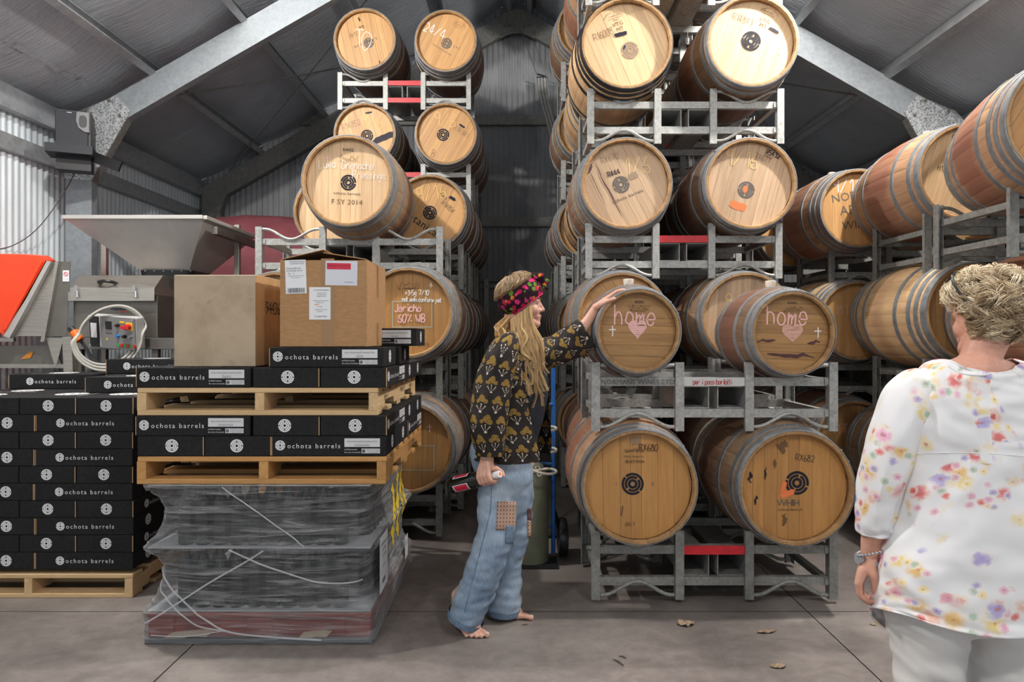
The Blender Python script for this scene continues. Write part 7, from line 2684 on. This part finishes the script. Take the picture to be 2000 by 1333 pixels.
# ============================================================ woman in the white blouse, from behind
wy = 2.22
wc = empty('person', (P(1905, 0, wy).x, wy, 0))
tag(wc, 'woman with short blond hair seen from behind, white floral blouse and white trousers', 'person')
B_ = lambda px, py, y=wy: P(px, py, y)
al = rad(12)
gfw = Vector((-math.sin(al), math.cos(al), 0)); glf = Vector((-math.cos(al), -math.sin(al), 0))
gc_ = B_(1925, 606, 2.20)
b = MB()
GQ = face_parts(b, gc_, gfw, glf, 1.0)
chain(b, [(GQ(-0.03, 0, -0.06), 0.058), (B_(1914, 700, 2.18), 0.058), (B_(1908, 740, 2.17), 0.075)], 16, 12)
chain(b, [(B_(1908, 732, 2.17), 0.075), (B_(1860, 738, 2.18), 0.055), (B_(1800, 765, 2.2), 0.055)], 14, 10)
chain(b, [(B_(1908, 732, 2.17), 0.075), (B_(1956, 736, 2.18), 0.055), (B_(2020, 765, 2.2), 0.055)], 14, 10)
for px, py, a_, b_, h_ in ((1906, 790, .18, .10, .10), (1906, 880, .17, .11, .12), (1903, 980, .18, .12, .12), (1898, 1080, .20, .14, .12), (1890, 1160, .21, .15, .12)):
    b.ball(B_(px, py), (a_, b_, h_), 24, 14)
el = B_(1722, 930, 2.22)
wr_ = B_(1698, 1092, 2.27)
chain(b, [(B_(1795, 770, 2.2), 0.06), (el, 0.042), (B_(1710, 1020, 2.25), 0.040), (B_(1702, 1060, 2.265), 0.034), (wr_, 0.027)], 14, 10)
chain(b, [(B_(2015, 770, 2.2), 0.06), (B_(2085, 930, 2.22), 0.042), (B_(2095, 1060, 2.25), 0.033), (B_(2098, 1100, 2.25), 0.027), (B_(2098, 1165, 2.25), 0.030)], 14, 10)
# left hand, relaxed, fingers curling in towards the hip
for i, (x_, k, d_) in enumerate(((0, 1.0, -0.030), (1, 1.05, -0.010), (2, 1.0, 0.012), (3, 0.85, 0.032))):
    kn_ = B_(1676 + 1.5 * x_, 1142 - 2 * abs(x_ - 1), 2.275 + d_)
    chain(b, [(wr_ + Vector((0, d_ * 0.5, 0)), 0.020), (B_(1684, 1116, 2.275 + d_ * .8), 0.0175), (kn_, 0.0130)], 12, 9)
    p1 = B_(1679 + x_, 1142 + 22 * k, 2.278 + d_); p2 = B_(1694 + x_, 1142 + 33 * k, 2.278 + d_ * .95); p3 = B_(1711 + x_ * .5, 1143 + 33 * k - (1 - k) * 20, 2.275 + d_ * .9)
    chain(b, [(kn_, 0.0122), (p1, 0.0105), (p2, 0.0095), (p3, 0.0082)], 10, 8)
chain(b, [(B_(1698, 1104, 2.25), 0.020), (B_(1706, 1124, 2.235), 0.0155), (B_(1709, 1142, 2.235), 0.012), (B_(1708, 1158, 2.24), 0.0098)], 10, 8)
for s, px in ((-1, 1815), (1, 1945)):
    chain(b, [(B_(px, 1180, 2.23), 0.11), (B_(px, 1300, 2.23), 0.085), (B_(px + s * 2, 1400, 2.24), 0.062), (B_(px, 1600, 2.25), 0.05), (Vector((B_(px, 0, 2.25).x, 2.25, 0.07)), 0.035), (Vector((B_(px, 0, 2.25).x, 2.27, 0.04)), 0.036), (Vector((B_(px, 0, 2.25).x - 0.02, 2.42, 0.025)), 0.025)], 14, 10)
fuse(b, 'body', M['skin_tan'], wc, 0.0045, 3)
# trousers
j = MB()


def erb(lst, seg=28):
    out = []
    for x0, x1, py, y, ry in lst:
        c = P((x0 + x1) / 2, py, y); rx = (x1 - x0) / 2 * y / F
        out.append([c + Vector((rx * math.cos(2 * PI * k / seg), ry * math.sin(2 * PI * k / seg), 0)) for k in range(seg)])
    return out


j.loft(resample(erb([(1738, 2025, 1140, 2.23, .20), (1737, 2023, 1185, 2.23, .19), (1752, 2010, 1215, 2.23, .13)]), 4))
j.loft(resample(erb([(1738, 1876, 1200, 2.23, .15), (1748, 1871, 1260, 2.23, .14), (1756, 1869, 1330, 2.23, .125), (1764, 1868, 1440, 2.24, .11), (1772, 1860, 1600, 2.25, .095), (1775, 1858, 1505 + 0, 2.25, .095)][:5]), 4))
j.loft(resample(erb([(1882, 2022, 1200, 2.23, .15), (1885, 2014, 1260, 2.23, .14), (1887, 2004, 1330, 2.23, .125), (1888, 1996, 1440, 2.24, .11), (1896, 1988, 1480, 2.25, .095)]), 4))
for px in (1815, 1942):
    c = P(px, 0, 2.25)
    j.loft([[Vector((c.x + r_ * math.cos(2 * PI * k / 24), 2.25 + r_ * math.sin(2 * PI * k / 24), z_)) for k in range(24)] for z_, r_ in ((0.30, 0.085), (0.15, 0.082), (0.09, 0.08))])
    j.loft([[Vector((c.x + r_ * math.cos(2 * PI * k / 24), 2.245 + r_ * math.sin(2 * PI * k / 24), z_)) for k in range(24)] for z_, r_ in ((0.55, 0.095), (0.40, 0.09), (0.28, 0.086))])
to = fuse(j, 'trousers', M['white_cotton'], wc, 0.010, 5)
for v_ in to.data.vertices:
    w3 = v_.co
    v_.co = w3 + v_.normal * (0.010 * mnoise.noise((w3.x * 7 + w3.z * 5, w3.y * 5, w3.z * 13)) + 0.009 * mnoise.noise((w3.x * 12 + w3.z * 18, w3.y * 8, w3.z * 20)))
# blouse
seg = 56


def bl_ring(cx, hw, dep, ys, yb, y=2.215, yfr=None):
    """hw half width, dep half depth, ys/yb/yfr pixel heights of side, back and front"""
    x = B_(cx, 0, y).x
    out = []
    for k in range(seg):
        a = 2 * PI * k / seg
        c, s = math.cos(a), math.sin(a)
        w_ = s * s
        py = ys + ((yb if s < 0 else (yfr if yfr is not None else yb)) - ys) * w_
        sx = abs(c) ** 0.85 * (1 if c > 0 else -1)
        sy = abs(s) ** 0.85 * (1 if s > 0 else -1)
        out.append(Vector((x + hw * sx, y + dep * sy, H - (py - CY) * (y - (dep if s < 0 else -dep) * abs(s)) / F)))
    return out


rg = [bl_ring(1907, .113, .088, 702, 727, 2.19, 760), bl_ring(1907, .128, .098, 704, 736, 2.19, 775), bl_ring(1907, .170, .118, 716, 762, 2.20, 800), bl_ring(1907, .212, .140, 738, 800, 2.205, 840), bl_ring(1907, .232, .155, 785, 850, 2.21, 870),
      bl_ring(1907, .238, .165, 870, 890), bl_ring(1906, .250, .172, 950, 950), bl_ring(1904, .275, .188, 1040, 1040), bl_ring(1900, .295, .205, 1110, 1120), bl_ring(1898, .300, .215, 1165, 1205), bl_ring(1897, .300, .217, 1186, 1243), bl_ring(1897, .297, .214, 1188, 1246)]
cloth(resample(rg, 7), 'blouse', M['blouse'], wc, True, 0.020, 21, 0.0025)
sl = path_rings([(B_(1815, 752, 2.205), .065, .085), (B_(1788, 775, 2.21), .085, .09), (B_(1755, 840, 2.215), .080, .085), (B_(1728, 920, 2.225), .071, .08), (B_(1712, 985, 2.24), .063, .07), (B_(1708, 1022, 2.25), .053, .058), (B_(1709, 1040, 2.252), .047, .050), (B_(1709, 1046, 2.252), .046, .048)])
cloth(sl, 'blouse_sleeve', M['blouse'], wc, True, 0.017, 31, 0.0025, uvo=(0.4, 0.2))
sr = path_rings([(B_(2000, 752, 2.205), .065, .085), (B_(2030, 775, 2.21), .085, .09), (B_(2062, 840, 2.215), .080, .085), (B_(2085, 920, 2.225), .071, .08), (B_(2098, 985, 2.24), .063, .07), (B_(2098, 1046, 2.252), .047, .050)])
cloth(sr, 'blouse_sleeve', M['blouse'], wc, True, 0.010, 33, 0.0025, uvo=(0.8, 0.5))
bo = [o for o in wc.children if o.name.startswith('blouse')]
bl_me = bo[0].data
bv2 = BVHTree.FromPolygons([v_.co for v_ in bl_me.vertices], [tuple(p.vertices) for p in bl_me.polygons])


def on_blouse(px, py):
    o_ = Vector((0, 0, H))
    d = (P(px, py, 2.0) - o_).normalized()
    h_ = bv2.ray_cast(o_, d)
    return (h_[0] - d * 0.002) if h_[0] is not None else None


M['white_seam'] = flat('white seam', (0.74, 0.73, 0.74), 0.75)
for pts_px, r_ in (([(1762 + i * 12, 889 - 6 * math.sin(i / 21 * PI) + i * .2) for i in range(22)], 0.0025), ([(1838, 702), (1852, 716), (1870, 727), (1890, 732), (1910, 733.5), (1932, 731), (1952, 722), (1968, 708)], 0.004)):
    pts = [p for p in (on_blouse(*q) for q in pts_px) if p is not None]
    if len(pts) > 3:
        keep_world(MB().tube(catmull(pts, 3), r_, 6).build('seam', M['white_seam'], None, True), wc)
vs, fs, uv = [], [], []
ok = True
for i in range(14):
    for k in range(3):
        p = on_blouse(1904 + k * 15 + i * .6, 742 + i * 12.6)
        if p is None:
            p = vs[-1]
        vs.append(p + Vector((0, 0.0 - (0.004 if k == 1 else 0), 0)))
for i in range(13):
    for k in range(2):
        fs.append((i * 3 + k, i * 3 + k + 1, (i + 1) * 3 + k + 1, (i + 1) * 3 + k))
        for a, c in ((k, i), (k + 1, i), (k + 1, i + 1), (k, i + 1)):
            uv.append((0.31 + a * 0.012, -0.2 - c * 0.024))
me = MB().add(vs, fs).mesh('back_pleat', M['blouse'], True)
l = me.uv_layers.new(name='UVMap'); l.data.foreach_set('uv', [c for p in uv for c in p])
po_ = keep_world(link('back_pleat', me), wc)
# bracelet and watch
ch_ = MB()
for k in range(26):
    a = 2 * PI * k / 26
    ch_.ball(B_(1703, 1068, 2.262) + Vector((0.046 * math.cos(a), 0.042 * math.sin(a), -0.016 + 0.016 * math.sin(a * 1.0 + 2.2))), (0.006, 0.006, 0.0045), 8, 6)
keep_world(ch_.build('silver_bracelet', M['silver'], None, True), wc)['kind'] = 'stuff'
wt = MB().lathe([(0.031, -0.008), (0.033, -0.008), (0.033, 0.008), (0.031, 0.008)], tuple(B_(1700, 1097, 2.268)), 'z', 28)
keep_world(wt.build('watch_strap', M['silver'], None, True), wc)
fc = B_(1700, 1093, 2.268) + Vector((-0.036, -0.006, 0.004))
keep_world(MB().cyl(fc, fc + Vector((-0.010, -0.002, 0.002)), 0.018, seg=18).build('watch_case', M['silver'], None, True), wc)
# hair: tousled short waves
Rg = Matrix((gfw, glf, Vector((0, 0, 1)))).transposed()


def ghead(d, off):
    l_ = Rg.transposed() @ d
    k = 1 / math.sqrt((l_.x / (0.100 + off)) ** 2 + (l_.y / (0.080 + off)) ** 2 + (l_.z / (0.098 + off)) ** 2)
    return gc_ + Vector((0, 0, 0.008)) - gfw * 0.012 + d * k


def hair_lo(az):
    k = min(1, max(0, (2.02 - abs(az)) / 0.5))
    return -1.0 + 1.28 * k * k * (3 - 2 * k)


def gdir(az, elv):
    return (gfw * math.cos(az) + glf * math.sin(az)) * math.cos(elv) + Vector((0, 0, 1)) * math.sin(elv)


rings = []
for i in range(13):
    q = i / 12
    ring = []
    for k in range(48):
        az = 2 * PI * k / 48
        front = 0.5 + 0.5 * math.cos(az)
        sidef = abs(math.sin(az))
        lo = hair_lo(az)
        elv = lo + (PI / 2 - 0.02 - lo) * q
        ring.append(ghead(gdir(az, elv), 0.010 + 0.010 * math.sin(PI * min(1, q * 1.4)) + 0.006 * mnoise.noise((math.cos(az) * 3, math.sin(az) * 3, q * 5))))
    rings.append(ring)
me = MB().loft(rings, False, True).mesh('hair_base', M['hair_short'], True)
a = me.attributes.new('tone', 'FLOAT', 'POINT')
a.data.foreach_set('value', [0.18 + 0.3 * mnoise.noise((v_.co.x * 40, v_.co.y * 40, v_.co.z * 40)) for v_ in me.vertices])
keep_world(link('hair_base', me), wc)
defs = []
rr = random.Random(44)
n_ = 0
while n_ < 330:
    az = rr.uniform(-PI, PI)
    elv = rr.uniform(-0.98, 1.45)
    front = 0.5 + 0.5 * math.cos(az)
    lo = hair_lo(az)
    if elv < lo:
        continue
    n_ += 1
    fringe = n_ > 292
    if fringe:                                           # lighter waves at the temple
        az = rr.uniform(0.2, 1.3); elv = rr.uniform(0.42, 0.95); lo = -1
    sgn = rr.choice([-1, 1])
    ln = rr.uniform(0.45, 0.9)
    fq, ph, am = rr.uniform(5, 8), rr.uniform(0, 6), rr.uniform(0.08, 0.17)
    lift = rr.uniform(0.008, 0.024) + 0.010 * (elv > 0.3)
    tone = min(1, max(0, rr.gauss(0.36 + max(0, math.sin(elv)) * 0.34 + (0.25 if fringe else 0), 0.24)))
    for q in range(17):
        da, de, dl = rr.gauss(0, .055), rr.gauss(0, .05), rr.uniform(-.006, .006)
        pts = []
        for k in range(9):
            s_ = k / 8
            e_ = max(elv + de - ln * s_ * (0.72 if elv > 0 else 0.42), lo - 0.16)
            a_ = az + da + sgn * (am * math.sin(fq * s_ + ph) + 0.10 * s_) / max(0.35, math.cos(e_))
            pts.append(ghead(gdir(a_, e_), 0.013 + dl + lift * math.sin(PI * min(1, s_ * 0.95 + .05)) + 0.006 * math.sin(s_ * fq * 1.3 + ph)))
        defs.append((pts, rr.uniform(0.0007, 0.0014), min(1, max(0, tone + rr.gauss(0, .16)))))
strands(defs, 'short_hair', M['hair_short'], wc, 4)
# sunglasses pushed up on the head
sg_ = empty('sunglasses', gc_ + Vector((0, 0, 0.1)))
tag(sg_, 'dark sunglasses pushed up into the blond hair', 'sunglasses')
pts = [ghead(gdir(a_, 0.80), 0.030) for a_ in (-1.0, -0.6, -0.2, 0.2, 0.6, 1.0, 1.25)]
lw = MB()
for a0, a1 in ((-1.0, -0.12), (0.12, 1.0)):
    ring = []
    for k in range(24):
        q = 2 * PI * k / 24
        ring.append(ghead(gdir((a0 + a1) / 2 + (a1 - a0) / 2 * math.cos(q) * 0.95, 0.78 + 0.17 * math.sin(q)), 0.054) - sg_.location)
    MB().add(ring, [tuple(range(24))]).build('lens', M['black'], sg_)
    MB().tube(ring, 0.0028, 6, True).build('rim', M['black'], sg_, True)
MB().tube([ghead(gdir(a_, 0.82), 0.055) - sg_.location for a_ in (-0.13, 0, 0.13)], 0.003, 6).build('bridge', M['black'], sg_, True)
for s in (-1, 1):
    MB().tube(catmull([ghead(gdir(s * 1.0, 0.80), 0.055) - sg_.location, ghead(gdir(s * 1.35, 0.62), 0.054) - sg_.location, ghead(gdir(s * 1.65, 0.35), 0.048) - sg_.location, ghead(gdir(s * 1.80, 0.12), 0.030) - sg_.location], 5), 0.0042, 8).build('temple_arm', M['black'], sg_, True)
